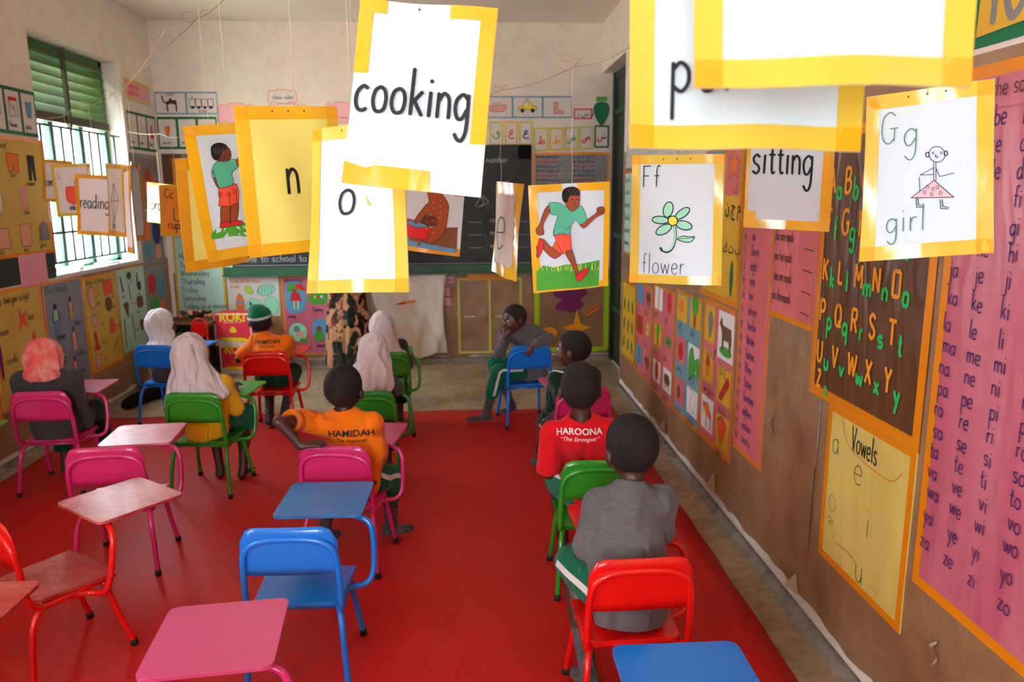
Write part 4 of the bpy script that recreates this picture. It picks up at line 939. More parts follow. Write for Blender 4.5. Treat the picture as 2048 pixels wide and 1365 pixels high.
s = Sheet(.0072); s.shape(oval(-.22, .17, .08, .06), 'felt_orange', None); s.build('sun', root, Tq)
# white cloth pocket
def drape(name, label, cat, mat_, P, nu, nv, fn, th=.004):
    mb = MB(); vs = []
    for j in range(nv+1):
        for i in range(nu+1): vs.append(fn(i/nu, j/nv))
    mb.add(vs, [(j*(nu+1)+i, j*(nu+1)+i+1, (j+1)*(nu+1)+i+1, (j+1)*(nu+1)+i) for j in range(nv) for i in range(nu)], mat_, True)
    o = mb.build(name); md = o.modifiers.new('thick', 'SOLIDIFY'); md.thickness = th; md.offset = 0
    return tag(o, label, cat)
def f_cloth(a, v):
    top = .875; lft = -.98+.0*v; rgt = -.215-.05*math.sin(v*3.1)*(1-v)-.03*v+.08*max(0, v-.75)
    x = lft+.14*min(1, v*1.4)+(rgt-lft-.14*min(1, v*1.4))*a
    z = top-.015*math.sin(a*math.pi)-v*(.79-.02*math.sin(a*9))
    w = .03+.016*math.sin((a*1.3+v*.9)*11)*v+.012*math.sin((a-v*.8)*17)+.02*v
    if v > .35: w += .02*math.sin(math.pi*(v-.35)/.65)
    return (x, ROOM_D-w-.01, z)
drape('cloth_pocket', 'off white cloth hanging in folds below the chalkboard', 'cloth', 'calico', None, 40, 40, f_cloth)
chart('word_label', 'white word label beside the hanging cloth, upper of three', 'B', -.235, -.155, .775, .835, 'label_pink', None, off=.008, art=lambda s, W, H: s.text('word', .005, .02, .012, .003, 'ink_brown', sx=1))
chart('word_label', 'white word label beside the hanging cloth, middle of three', 'B', -.25, -.195, .65, .73, 'label_pink', None, off=.008, art=lambda s, W, H: s.text('in', .01, .02, .012, .003, 'ink_brown'))
chart('word_label', 'white word label beside the hanging cloth, lowest of three', 'B', -.25, -.185, .56, .63, 'label_pink', None, off=.008, art=lambda s, W, H: s.text('at', .01, .02, .012, .003, 'ink_brown'))
# orange felt crayon pinned on the cloth
m = MB(); m.tube([(-.62, ROOM_D-.075, .60), (-.52, ROOM_D-.075, .615)], .012, 'felt_orange', 8); m.tube([(-.70, ROOM_D-.075, .585), (-.62, ROOM_D-.075, .60)], [.004, .012], 'draw_red', 8)
tag(m.build('paper_pencil'), 'orange pencil stuck in the fold of the hanging cloth', 'pencil')
# ------------------------------------------------------------------ children's chairs with writing tablet
def chair(colour, label, x, y, rz, tablet=True, seat_mat=None, tab_mat=None):
    P = 'paint_'+colour; SM = seat_mat or P; TM = tab_mat or P
    root = empty('tablet_chair' if tablet else 'child_chair', (x, y, .010), rz, label, 'chair', 'small steel chairs of the classroom')
    # bent back frame running on as side rails under the seat
    b = MB()
    def side(s): return [(s*.148, -.172, .44), (s*.150, -.165, .37), (s*.150, -.158, .315), (s*.148, -.140, .285), (s*.143, -.10, .274), (s*.138, 0, .276), (s*.134, .10, .280)]
    arch = []
    for k in range(0, 19):
        a = math.pi*k/18
        sx = math.copysign(abs(math.cos(a))**.62, math.cos(a)); sz = abs(math.sin(a))**.62
        arch.append((.146*sx, -.177-.010*sz, .445+.100*sz))
    path = smooth_path(list(reversed(side(1))), 4)+arch[1:-1]+smooth_path(side(-1), 4)
    b.tube(path, .0105, P, 12); b.build('back_frame', root)
    # pressed backrest plate
    b = MB(); o = rrect(-.152, .418, .152, .578, .055, 8)
    o = [(px, pz if pz > .45 else .418+(pz-.418)*.35) for px, pz in o]
    def TBk(px, pz, w): return (px, -.168+w-.012*(1-(px/.152)**2)*-1-.02*(1-(px/.152)**2)-(pz-.42)*.10, pz)
    N = 14; xs = [-.152+.304*i/N for i in range(N+1)]
    zt = []
    for X_ in xs:
        c = .055; d = abs(X_)-(.152-c)
        zt.append((.586-(c-math.sqrt(max(c*c-d*d, 0)))) if d > 0 else .586)
    vs = []
    for sgn in (0, .0032):
        for j in range(7):
            for i, X_ in enumerate(xs): vs.append(TBk(X_, .418+(zt[i]-.418)*j/6, sgn))
    fs = []; n1 = N+1; tot = n1*7
    for j in range(6):
        for i in range(N):
            a = j*n1+i; fs += [(a, a+1, a+1+n1, a+n1), (tot+a, tot+a+n1, tot+a+1+n1, tot+a+1)]
    per = [i for i in range(n1)]+[j*n1+N for j in range(1, 7)]+[6*n1+i for i in range(N-1, -1, -1)]+[j*n1 for j in range(5, 0, -1)]
    fs += [(per[i], per[i]+tot, per[(i+1) % len(per)]+tot, per[(i+1) % len(per)]) for i in range(len(per))]
    b.add(vs, fs, P, True); b.build('backrest', root)
    b = MB(); b.prism(rrect(-.147, -.135, .147, .135, .03), .288, .300, SM, lambda X_, Y_, Z_: (X_*(1+.05*Y_/.13), Y_, Z_-(.012 if Y_ > .12 else 0)))
    b.build('seat', root, bevel=.002)
    for s in (-1, 1):
        b = MB(); b.tube(smooth_path([(s*.120, -.085, .272), (s*.136, -.120, .262), (s*.146, -.150, .225), (s*.154, -.166, .14), (s*.163, -.180, .012)], 5), .0105, P, 12); l = b.build('leg', root)
        b = MB(); b.tube([(s*.1625, -.1795, .024), (s*.1635, -.181, 0)], [.0125, .0135], 'rubber', 12); b.build('rubber_foot', l)
    for s in (-1, 1):
        b = MB(); b.tube(smooth_path([(s*.05, .085, .270), (s*.115, .088, .268), (s*.134, .095, .245), (s*.146, .12, .14), (s*.158, .158, .012)], 5), .0105, P, 12); l = b.build('leg', root)
        b = MB(); b.tube([(s*.1575, .156, .024), (s*.1585, .159, 0)], [.0125, .0135], 'rubber', 12); b.build('rubber_foot', l)
    b = MB(); b.tube([(-.14, -.10, .268), (.14, -.10, .268)], .009, P, 10); b.tube([(-.06, .086, .270), (.06, .086, .270)], .0105, P, 10); b.build('cross_bar', root)
    if tablet:
        b = MB(); b.tube(smooth_path([(.136, -.02, .270), (.155, .03, .262), (.19, .05, .262), (.215, .06, .285), (.222, .075, .34), (.220, .09, .42), (.205, .10, .468), (.165, .11, .486), (.10, .15, .488), (.02, .20, .488)], 6), .0105, P, 12); b.build('tablet_arm', root)
        b = MB(); b.prism(rrect(-.122, .07, .188, .385, .026), .4985, .5095, TM); t = b.build('writing_tablet', root, bevel=.0015)
    return root
def deg(a): return math.radians(a)
CH = {}
for key, a in dict(
    A=('pink', 'pink tablet chair under the girl in the coral headscarf', -2.30, 4.21, deg(3)),
    B=('pink', 'empty pink tablet chair in the middle of the left side', -1.535, 3.245, deg(6)),
    C=('red', 'empty red chair with worn red seat turned to the right', -1.456, 2.535, deg(-38)),
    D=('red', 'red chair at the left picture edge showing only its worn tablet', -1.43, 1.70, deg(0)),
    E=('green', 'green chair at the left wall showing only its tablet corner', -2.43, 3.36, deg(8)),
    F=('green', 'green tablet chair of the girl in the long white headscarf and yellow shirt', -1.445, 4.115, deg(-6)),
    G=('blue', 'blue chair by the window wall under the girl turned to the right', -2.17, 5.47, deg(-8)),
    H=('red', 'red tablet chair under the child with the green cap', -1.36, 5.18, deg(0)),
    I=('green', 'green chair in the front row near the hanging cloth', -.575, 5.08, deg(6)),
    J=('green', 'green chair in the second row behind the front green one', -.565, 4.07, deg(4)),
    K=('pink', 'scratched pink tablet chair of the boy leaning on its backrest', -.545, 3.195, deg(-8)),
    L=('blue', 'empty blue tablet chair in the foreground middle', -.575, 2.415, deg(-1)),
    M=('pink', 'pink tablet chair cut by the lower edge, only its tablet in view', -.655, 1.54, deg(6)),
    N=('blue', 'blue chair without tablet under the boy turned sideways', .37, 5.23, deg(10)),
    O=('pink', 'bright pink tablet chair behind the boy in the red shirt', .57, 4.06, deg(8)),
    P=('green', 'green chair of the boy in the red shirt', .49, 2.945, deg(0)),
    Q=('red', 'bright red tablet chair of the boy in the grey sweater', .465, 2.14, deg(2)),
    R=('blue', 'blue tablet chair at the lower right edge, only its tablet in view', .45, 1.275, deg(0))).items():
    kw = {}
    if key == 'N': kw['tablet'] = False
    if key in 'CD': kw.update(seat_mat='worn_red', tab_mat='worn_red')
    if key == 'B': kw.update(tab_mat='worn_pink', seat_mat='worn_pink')
    if key in 'AKMO': kw.update(tab_mat='top_pink')
    if key in 'EF': kw.update(tab_mat='top_green')
    if key == 'L': kw.update(tab_mat='worn_blue')
    CH[key] = chair(*a, **kw)
# ------------------------------------------------------------------ cards hanging on strings
def card_rot(a):
    y, p, r = a
    return Matrix.Rotation(y, 4, 'Z') @ Matrix.Rotation(p, 4, 'X') @ Matrix.Rotation(r, 4, 'Y')
def affine(o, tx, bl, w, h):
    """drawing coordinates -> sheet metres, from the drawing's top left, top right and bottom left corners"""
    o = np.array(o, float); A = np.array([np.array(tx)-o, np.array(bl)-o], float).T; I = np.linalg.inv(A)
    def f(p):
        a, b_ = I@(np.array(p, float)-o); return (a*w, h-b_*h)
    return f
def hang_card(label, w, h, c, ang, paper='paper_white', tape='tape_yellow', tw=.022, strips=None, art=None, curl=.008, twist=0, string_to=None, su=.5, holes=(.35, .5, .65), group='cards hanging on strings', sm='string', drawn='drawing', letters=None, name='hanging_card', corners=None):
    root = bpy.data.objects.new(name, None); COL.objects.link(root); root.empty_display_size = .05
    MW = Matrix.Translation(Vector(c)) @ card_rot(ang); root.matrix_world = MW
    tag(root, label, 'hanging card', group)
    CQ = None
    if corners:                          # the sheet hangs a little out of square: its four corners in the room
        iv = MW.inverted(); CQ = []
        for (x_, y_), (cu, cv) in zip(corners, ((-.5, .5), (.5, .5), (.5, -.5), (-.5, -.5))):
            wp = MW @ Vector((cu*w, 0, cv*h)); CQ.append(iv @ Vector(at(x_, y_, wp.y)))
    def T(u, v, k):
        a = u/w-.5; b_ = v/h-.5
        off = -k+curl*(4*a*a-1)*1.0+twist*a*b_*4+.003*math.sin(a*9+b_*5)
        if CQ is None: return (u-w/2, off, v-h/2)
        p = CQ[0]*((.5-a)*(.5+b_))+CQ[1]*((.5+a)*(.5+b_))+CQ[2]*((.5+a)*(.5-b_))+CQ[3]*((.5-a)*(.5-b_))
        return (p.x, p.y+off, p.z)
    m = MB(); nx, nz = 14, 18
    for k in (0, -.0006):
        base = len(m.v)
        m.add([(w*i/nx, h*j/nz, k) for j in range(nz+1) for i in range(nx+1)],
              [(j*(nx+1)+i, j*(nx+1)+i+1, (j+1)*(nx+1)+i+1, (j+1)*(nx+1)+i) if k == 0 else (j*(nx+1)+i, (j+1)*(nx+1)+i, (j+1)*(nx+1)+i+1, j*(nx+1)+i+1) for j in range(nz) for i in range(nx)], paper, True)
    m.build('paper', root, T, recalc=False)
    if tape:
        s = Sheet(.0008)
        if strips is None: strips = [(0, h-tw, w, h), (0, 0, w, tw), (0, 0, tw, h), (w-tw, 0, w, h)]
        for q in strips:
            if len(q) == 4: s.rect(*q, tape)
            else: s.poly(list(q), tape)
        if strips[0][0] == 0 and len(strips) == 4 and strips[2] == (0, 0, tw, h):
            for cx_, cz_ in ((0, 0), (w-tw, 0), (0, h-tw), (w-tw, h-tw)): s.rect(cx_, cz_, cx_+tw, cz_+tw, 'tape_overlap')
        nv = len(s.mb.v)                 # the tape folds round to the back of the sheet
        s.mb.v += [(a, b_, -.0008-c_) for a, b_, c_ in s.mb.v]; s.mb.f += [tuple(i+nv for i in reversed(f_)) for f_ in s.mb.f]; s.mb.m += list(s.mb.m); s.mb.sm += list(s.mb.sm)
        s.cut(.015, 0, w, 0, h); s.mb.sm = [True]*len(s.mb.f); t = s.build('tape_border', root, T)
    for nm, fn in (('lettering', letters), (drawn, art)):
        if fn:
            s = Sheet(.0026 if nm == 'lettering' else .0012); fn(s, w, h); s.cut(.015, 0, w, 0, h); s.build(nm, root, T)
    if holes:
        s = Sheet(.0028)
        for q in holes: s.poly(oval(w*q, h-.010, .0019, .0019, 10), 'steel_scratch')
        s.build('punch_holes', root, T)
    if string_to is not None:
        inv = MW.inverted(); p0 = MW @ Vector(T(w*su, h-.010, .001)); p1 = Vector((p0.x+string_to[0], p0.y+string_to[1], string_to[2]))
        mid = [p0.lerp(p1, k/6)+Vector((.002*math.sin(k*2.1), 0, 0)) for k in range(7)]
        m = MB(); m.tube([inv@q for q in mid], .00055*max(1.1, p0.y*.42), sm, 6); m.build('string', root)
    return root

# cooking
W_, H_ = .225, .305
A = affine((145, -10), (1078, 55), (15, 1250), W_, H_)
hang_card('white card reading cooking, half framed in yellow tape', W_, H_, (-.076, 1.302, 1.758), (-.100, -.134, .103), corners=[(722,-3),(996,16),(961,395),(684,366)], curl=-.004,
    strips=[(0, .185, .024, .305), (0, .283, .045, .305), (.148, .283, W_, .305), (.199, .085, W_, .305), [(0, 0), (.143, 0), (.139, .034), (.05, .036), (.035, .030), (0, .037)]],
    letters=lambda s, w, h: s.text('cooking', *A((92, 742)), .0395, .0062, 'ink_black', sx=.68, gap=.2), holes=(.43,), string_to=(0, 0, 2.75), su=.43)
# n
A2 = affine((310, 165), (865, 165), (397, 980), .21, .305)
hang_card('yellow card with the single letter n', .21, .305, (-.370, 1.659, 1.631), (.501, .055, -.043), corners=[(466,212),(674,213),(691,494),(499,517)], paper='paper_yellow', tw=.026, curl=.006, string_to=(0, 0, 2.8), su=.56,
    letters=lambda s, w, h: s.text('n', .088, .128, .05, .0062, 'ink_black', sx=.62))
# o
hang_card('large white card with the single letter o', .225, .33, (-.222, 1.552, 1.572), (-.446, -.152, -.041), corners=[(633,262),(806,238),(821,585),(610,587)], tw=.026, curl=.012, twist=.008, tape='tape_yellow_pale', string_to=(0, 0, 2.8), su=.45,
    letters=lambda s, w, h: (s.text('o', .078, .155, .046, .0058, 'ink_black', sx=.88), s.shape([(.137, .193), (.142, .175), (.150, .168), (.143, .180)], 'tape_yellow', None)))
# back side of a yellow card
hang_card('darker yellow card half hidden behind the card of the boy in shorts', .21, .3, (-.706, 2.177, 1.555), (.959, .069, -.066), paper='paper_yellow', tape='tape_dark', tw=.028, string_to=(0, 0, 2.7), su=.5,
    letters=lambda s, w, h: s.text('m', .10, .11, .04, .007, 'ink_black', sx=.7))
# boy pointing
Wp, Hp = .21, .3
A3 = affine((397, 340), (890, 307), (554, 1147), Wp, Hp)
def art_point(s, w, h):
    q = lambda *p: [A3(x) for x in p]
    s.poly([(.024, .024), (.19, .024), (.19, .275), (.024, .278)], 'paper_white')
    s.shape(q((575, 960), (620, 935), (700, 935), (830, 880), (830, 1010), (690, 1000), (575, 1010)), 'draw_green', None)
    s.shape(q((612, 810), (660, 815), (664, 925), (650, 930), (618, 925)), 'draw_skin'); s.shape(q((664, 808), (710, 795), (702, 910), (668, 915)), 'draw_skin')
    s.shape(q((612, 915), (662, 908), (668, 940), (612, 945)), 'draw_red', smooth=False); s.shape(q((664, 912), (705, 905), (738, 915), (728, 935), (668, 940)), 'draw_red', smooth=False)
    s.shape(q((592, 705), (600, 770), (598, 812), (655, 818), (712, 795), (714, 730), (700, 685), (640, 690)), 'draw_coral', smooth=False)
    for (x, y) in ((602, 745), (650, 745), (685, 730)): s.line(q((x-10, y-12), (x+8, y-14), (x+8, y+8), (x-8, y+10), (x-10, y-12)), .0009, 'ink_black')
    s.shape(q((560, 600), (575, 655), (592, 695), (585, 700), (562, 650)), 'draw_skin')
    s.shape(q((554, 590), (580, 550), (630, 542), (700, 540), (712, 580), (672, 620), (680, 680), (640, 700), (592, 700), (578, 650), (556, 640)), 'draw_teal')
    s.shape(q((700, 540), (735, 515), (790, 470), (805, 490), (740, 560), (712, 580)), 'draw_skin')
    s.shape(q((585, 500), (600, 470), (640, 460), (662, 480), (668, 520), (650, 545), (610, 545), (585, 540)), 'draw_skin_dark')
    s.shape(q((548, 500), (550, 460), (580, 440), (620, 442), (645, 462), (620, 490), (600, 515), (585, 540), (560, 530)), 'hair')
    for k in range(6): s.line(q((560+k*12, 470), (566+k*11, 500)), .0008, 'draw_grey', True)
    s.line(q((655, 498), (662, 500)), .0018, 'ink_black'); s.line(q((580, 545), (630, 555), (640, 545)), .0012, 'ink_green')
    for x, y in ((618, 780), (660, 760)): s.line(q((x+36, y-40), (x+38, y+30)), .0009, 'ink_black')
hang_card('card with a drawing of a boy in coral shorts pointing', Wp, Hp, (-.533, 1.822, 1.614), (.830, -.019, -.111), corners=[(364,253),(530,242),(575,497),(417,525)], tw=.024, paper='tape_yellow', tape='tape_yellow', string_to=(0, 0, 2.8), su=.5, art=art_point, holes=None)
# washing boy
Wb, Hb = .225, .3
A4 = affine((-40, 373), (416, 400), (-61, 915), Wb, Hb)
def art_bath(s, w, h):
    q = lambda *p: [A4(x) for x in p]
    s.shape(q((100, 860), (230, 800), (378, 790), (378, 920), (100, 900)), 'draw_brown', None, smooth=False)
    s.shape(q((-20, 860), (110, 850), (110, 900), (370, 925), (372, 905), (200, 880)), 'draw_blue', None, smooth=False)
    s.shape(q((60, 770), (100, 755), (215, 790), (240, 830), (210, 860), (110, 855), (60, 850)), 'draw_red')
    s.shape(q((95, 775), (150, 765), (215, 790), (150, 800)), 'draw_blue')
    s.shape(q((205, 600), (270, 610), (320, 670), (322, 720), (310, 800), (270, 860), (220, 880), (215, 840), (240, 790), (235, 730), (190, 740), (150, 780), (140, 760), (190, 690), (215, 660)), 'draw_skin')
    s.shape(q((175, 770), (205, 735), (255, 745), (265, 780), (230, 790)), 'draw_skin_dark'); s.shape(q((200, 450), (260, 440), (300, 500), (280, 580), (230, 600), (190, 560)), 'draw_skin_dark')
    for k in range(14): s.line(q((200+(k*37) % 110, 640+(k*53) % 190), (206+(k*37) % 110, 645+(k*53) % 190)), .0014, 'draw_pinkish')
hang_card('card with a drawing of a child washing at a red basin', Wb, Hb, (-.131, 2.200, 1.587), (-.010, .018, .094), corners=[(765,290),(936,300),(919,514),(757,493)], tape='tape_dark', string_to=(0, 0, float(at(905, 213, 2.2)[2])), su=.6, art=art_bath, holes=None,
    strips=[(0, 0, Wb, .022), (Wb-.026, .17, Wb, .30), (0, 0, .02, Hb), (0, Hb-.02, Wb, Hb)])
# e
We, He = .21, .3
A5 = affine((401, 525), (627, 546), (358, 1288), We, He)
def art_e(s, w, h):
    P = []
    n = 12
    for k in range(n+1): P.append((.018+(.178-.018)*k/n, h-.034-.008*(k % 2)))
    for k in range(n+1): P.append((.170+.010*(k % 2), h-.034-(h-.075)*k/n))
    for k in range(n+1): P.append((.178-(.16)*k/n, .030+.012*(k % 2)))
    for k in range(n): P.append((.016, .035+(h-.075)*k/n))
    s.poly(P, 'paper_grey')
def let_e(s, w, h):
    s.text('e', .042, .088, .098, .0055, 'ink_green', sx=.9)
hang_card('narrow yellow card turned sideways with the letter e', We, He, (.120, 2.460, 1.490), (-1.223, -.049, .069), corners=[(994,363),(1047,368),(1031,564),(984,542)], paper='tape_yellow', tape=None, art=art_e, letters=let_e, drawn='inset', string_to=(.0, 0, float(at(1003, 180, 2.46)[2])), su=.25, holes=(.42,))
# running boy
Wr, Hr = .215, .3
A6 = affine((667, 557), (1368, 523), (713, 1480), Wr, Hr)
def art_run(s, w, h):
    q = lambda *p: [A6(x) for x in p]
    s.shape(q((740, 1290), (800, 1240), (900, 1260), (1000, 1235), (1150, 1235), (1320, 1210), (1325, 1440), (740, 1460)), 'draw_green', None, smooth=False)
    rg = random.Random(4)
    for k in range(46):
        x = 760+k*12.2; s.line(q((x, 1290+rg.uniform(-10, 10)), (x+rg.uniform(-12, 12), 1245+rg.uniform(-15, 18))), .0016, rg.choice(['draw_lime', 'draw_yellow', 'draw_green', 'ink_green']))
    for k in range(16): x = rg.uniform(780, 1300); y = rg.uniform(1300, 1420); s.line(q((x, y), (x+rg.uniform(-14, 14), y-24)), .0010, 'ink_green')
    s.shape(q((800, 1010), (860, 1070), (960, 1130), (940, 1165), (900, 1180), (850, 1150), (800, 1090)), 'draw_skin')
    s.shape(q((765, 1005), (800, 1020), (800, 1090), (765, 1160), (742, 1160), (750, 1080)), 'draw_red'); s.line(q((745, 1070), (755, 1160)), .005, 'draw_brown')
    s.shape(q((1000, 1135), (1050, 1100), (1085, 1180), (1110, 1270), (1130, 1310), (1100, 1330), (1080, 1280), (1040, 1210)), 'draw_skin')
    s.shape(q((1100, 1330), (1140, 1305), (1200, 1275), (1225, 1280), (1200, 1330), (1140, 1390), (1110, 1370)), 'draw_red')
    s.shape(q((890, 975), (1040, 965), (1055, 1100), (985, 1140), (950, 1135), (880, 1085), (910, 1020)), 'draw_coral', smooth=False)
    s.line(q((915, 1040), (975, 1135)), .0011, 'ink_black')
    s.shape(q((850, 720), (862, 760), (800, 880), (805, 950), (790, 975), (750, 970), (733, 930), (765, 880), (790, 800), (820, 740)), 'draw_skin')
    s.shape(q((1120, 870), (1180, 850), (1260, 790), (1265, 750), (1320, 740), (1335, 790), (1290, 815), (1250, 840), (1170, 920), (1130, 905)), 'draw_skin')
    s.shape(q((850, 700), (940, 705), (1000, 740), (1075, 750), (1130, 735), (1180, 850), (1125, 890), (1085, 850), (1045, 900), (1030, 975), (960, 960), (890, 980), (895, 910), (920, 810), (870, 800), (850, 740)), 'draw_teal')
    s.line(q((1000, 935), (1030, 900), (1035, 935)), .001, 'ink_black'); s.line(q((895, 930), (890, 985)), .001, 'ink_black')
    s.shape(q((985, 640), (1000, 610), (1060, 600), (1108, 630), (1112, 700), (1100, 745), (1050, 780), (1005, 740), (985, 700)), 'draw_skin')
    s.shape(q((958, 640), (965, 600), (1000, 575), (1060, 570), (1105, 600), (1105, 640), (1060, 640), (1020, 650), (1010, 690), (985, 700), (965, 680)), 'hair')
    for k in range(10): s.line(q((975+k*12, 600+(k % 3)*12), (982+k*12, 612+(k % 3)*12)), .0008, 'draw_grey')
    for x in (1045, 1090): s.line(q((x-12, 680), (x, 674), (x+10, 682)), .0022, 'ink_black', True)
    s.line(q((1068, 690), (1072, 712), (1085, 714)), .0012, 'ink_black', True); s.line(q((1048, 738), (1070, 732), (1095, 738)), .0022, 'lips', True)
    for k in range(4): s.line(q((1270+k*15, 770), (1276+k*15, 795)), .0009, 'ink_black')
hang_card('card with a drawing of a running boy in a teal shirt', Wr, Hr, (.281, 2.121, 1.483), (.021, .053, -.043), corners=[(1056,371),(1220,363),(1216,572),(1067,587)], tape='tape_yellow', curl=.004, tw=.02, art=art_run, string_to=(0, 0, float(at(1148, 133, 2.12)[2])), su=.53, holes=(.53,),
    strips=[(0, Hr-.020, .088, Hr), (.128, Hr-.022, Wr, Hr), (0, 0, Wr, .018), (0, 0, .023, Hr), (Wr-.016, 0, Wr, Hr)])
# flower
Wf, Hf = .215, .3
A7 = affine((140, 125), (880, 112), (117, 1145), Wf, Hf)
def art_flower(s, w, h):
    q = lambda *p: [A7(x) for x in p]
    s.line(q((495, 680), (500, 760), (480, 840), (440, 878), (395, 870), (378, 850)), .0062, 'ink_black', True); s.line(q((493, 680), (498, 760), (476, 838), (438, 870), (400, 865)), .0036, 'draw_mint', True)
    for c_, a, b_ in (((440, 545), (38, 62), -.25), ((378, 628), (68, 30), -.02), ((405, 703), (70, 34), .5), ((553, 572), (68, 30), .65), ((566, 665), (64, 34), -.2)):
        P = [A7(p) for p in oval(c_[0], c_[1], a[0], a[1], 20, -b_)]
        s.poly(P, 'draw_mint'); s.ribbon(P+[P[0], P[1]], .0026, 'ink_black')
    P = [A7(p) for p in oval(478, 632, 38, 38, 20)]; s.poly(P, 'draw_yellow'); s.ribbon(P+[P[0], P[1]], .0026, 'ink_black')
    s.shape(q((515, 775), (560, 750), (610, 755), (650, 752), (625, 790), (580, 797)), 'draw_mint', 'ink_black', .002); s.line(q((520, 775), (645, 758)), .0012, 'ink_black')
def let_flower(s, w, h):
    s.text('Ff', *A7((228, 372)), .0255, .0024, 'ink_black', sx=.85, gap=.35)
    s.text('flower', *A7((222, 1060)), .0245, .0016, 'ink_black', sx=.72, gap=.22)
hang_card('card reading Ff flower with a green five petalled flower', Wf, Hf, (.485, 1.777, 1.539), (-.466, .006, -.004), corners=[(1265,311),(1449,308),(1442,572),(1259,565)], tape='tape_yellow_pale', tw=.021, curl=.003, art=art_flower, letters=let_flower, string_to=(0, 0, 2.7))
# sitting
As = affine((140, -238), (749, -238), (91, 578), .215, .3)
hang_card('white card reading sitting in thick black pen', .215, .3, (.829, 1.962, 1.657), (-.198, -.039, .017), corners=[(1500,222),(1674,222),(1659,464),(1486,455)], tape='tape_yellow', string_to=(0, 0, 2.7),
    strips=[(0, .21, .015, .3), (0, .02, .008, .21), (0, 0, .215, .024), (0, .02, .03, .045), (.187, 0, .215, .3), (0, .28, .215, .3)],
    letters=lambda s, w, h: s.text('sitting', *As((150, 192)), .046, .0058, 'ink_black', sx=.57, gap=.2))
# person
Ap = affine((87, -820), (1434, -820), (79, 811), .225, .305)
hang_card('blurred white card reading per, partly behind the nearest card', .225, .305, (.279, .783, 1.789), (-.147, -.234, .030), corners=[(1262,-300),(1755,-300),(1722,302),(1259,297)], tape='tape_yellow_pale', tw=.024, curl=.002, string_to=(0, 0, 2.7), holes=None,
    letters=lambda s, w, h: s.text('per', *Ap((318, 505)), .029, .0042, 'ink_black', sx=.72, gap=.3))
hang_card('nearest blank white card with pale yellow tape at the upper edge', .225, .305, (.304, .661, 1.834), (-.126, -.191, .016), corners=[(1390,-560),(1975,-570),(1945,172),(1387,178)], tape='tape_yellow_pale', tw=.024, curl=.004, string_to=(0, 0, 2.7), holes=None)
# girl
Wg, Hg = .215, .3
A8 = affine((325, 665), (1190, 535), (270, 1788), Wg, Hg)
def art_girl(s, w, h):
    q = lambda *p: [A8(x) for x in p]
    ov = lambda cx, cy, rx, ry, n=18: [A8(p) for p in oval(cx, cy, rx, ry, n)]
    s.line(ov(810, 1030, 52, 52), .0014, 'ink_purple', closed=True)
    for x, y in ((748, 1035), (868, 1022)): s.line(ov(x, y, 12, 16, 10), .0018, 'ink_black', closed=True)
    for x, y in ((785, 1022), (838, 1020)): s.line(ov(x, y, 6, 7, 8), .0009, 'ink_purple', closed=True)
    s.line(q((805, 1030), (798, 1045), (812, 1052), (818, 1042)), .0014, 'ink_black')
    for x in (788, 802): s.line(q((x, 1083), (x-1, 1205)), .0012, 'ink_purple')
    s.line(q((788, 1120), (700, 1172), (788, 1165)), .0012, 'ink_black'); s.line(q((694, 1185), (698, 1290)), .0012, 'ink_purple'); s.line(q((803, 1125), (825, 1176), (918, 1148)), .0012, 'ink_black')
    s.shape(q((790, 1203), (910, 1308), (640, 1328)), 'draw_pinkish', 'ink_black', .0014, False)
    for x, y in ((745, 1250), (782, 1260), (810, 1248), (728, 1285), (772, 1296), (828, 1285)): s.line(ov(x, y, 9, 12, 8), .0011, 'ink_black', closed=True)
    for x in (672, 826):
        s.line(q((x, 1328), (x+2, 1388), (x+50, 1386)), .0013, 'ink_black'); s.line(q((x+12, 1328), (x+16, 1374), (x+52, 1376)), .0013, 'ink_black')
def let_girl(s, w, h):
    s.text('G', *A8((425, 985)), .0295, .0017, 'ink_green', sx=.84); s.text('g', *A8((590, 985)), .0295, .0017, 'ink_green', sx=.85)
    s.text('girl', *A8((455, 1575)), .0245, .0017, 'ink_green', sx=.92, gap=.25)
hang_card('card reading Gg girl with a stick figure in a pink skirt', Wg, Hg, (.827, 1.362, 1.633), (-.805, -.071, -.086), corners=[(1735,195),(1989,157),(1987,506),(1719,524)], tape='tape_yellow_pale', tw=.026, curl=.002, art=art_girl, letters=let_girl, string_to=(0, 0, 2.7))
# the cluster by the window
def small(label, w, h, c, ang, txt, paper='paper_white_matt', tape='tape_dark', zt=2.1, art=None, xh=.03, u=.03, v=.13, t=.005, sx=.7, **k):
    return hang_card(label, w, h, c, ang, paper=paper, tape=tape, tw=k.pop('tw', .02), string_to=(0, 0, zt) if zt else None, art=art, holes=None,
                     letters=(lambda s, W, H: s.text(txt, u, v, xh, t, 'ink_black', sx=sx)) if txt else None, **k)
small('small white card reading com, leftmost of the window cluster', .19, .265, (-2.60, 5.07, 1.704), (-.05, -.024, .078), 'coming', zt=float(at(110, 235, 5.07)[2]), u=.015, v=.10, xh=.032, sx=.55)
small('card with a pink ink bottle in front of the window', .215, .3, (-2.300, 4.652, 1.645), (.109, -.022, -.035), 'ink', zt=float(at(142, 222, 4.65)[2]), tape='tape_yellow_pale', xh=.02, u=.075, v=.035, t=.004,
      art=lambda s, w, h: (s.text('Ii', .03, .21, .024, .003, 'ink_green'), s.shape([(.07, .16), (.09, .17), (.12, .17), (.12, .20), (.145, .20), (.145, .17), (.175, .165), (.18, .08), (.075, .08)], 'draw_coral', 'draw_red', .004)))
small('white card reading reading in front of the window', .215, .3, (-1.853, 3.969, 1.562), (-.015, -.009, .066), 'reading', zt=float(at(196, 205, 3.97)[2]), xh=.036, u=.022, v=.135, t=.0042, sx=.60)
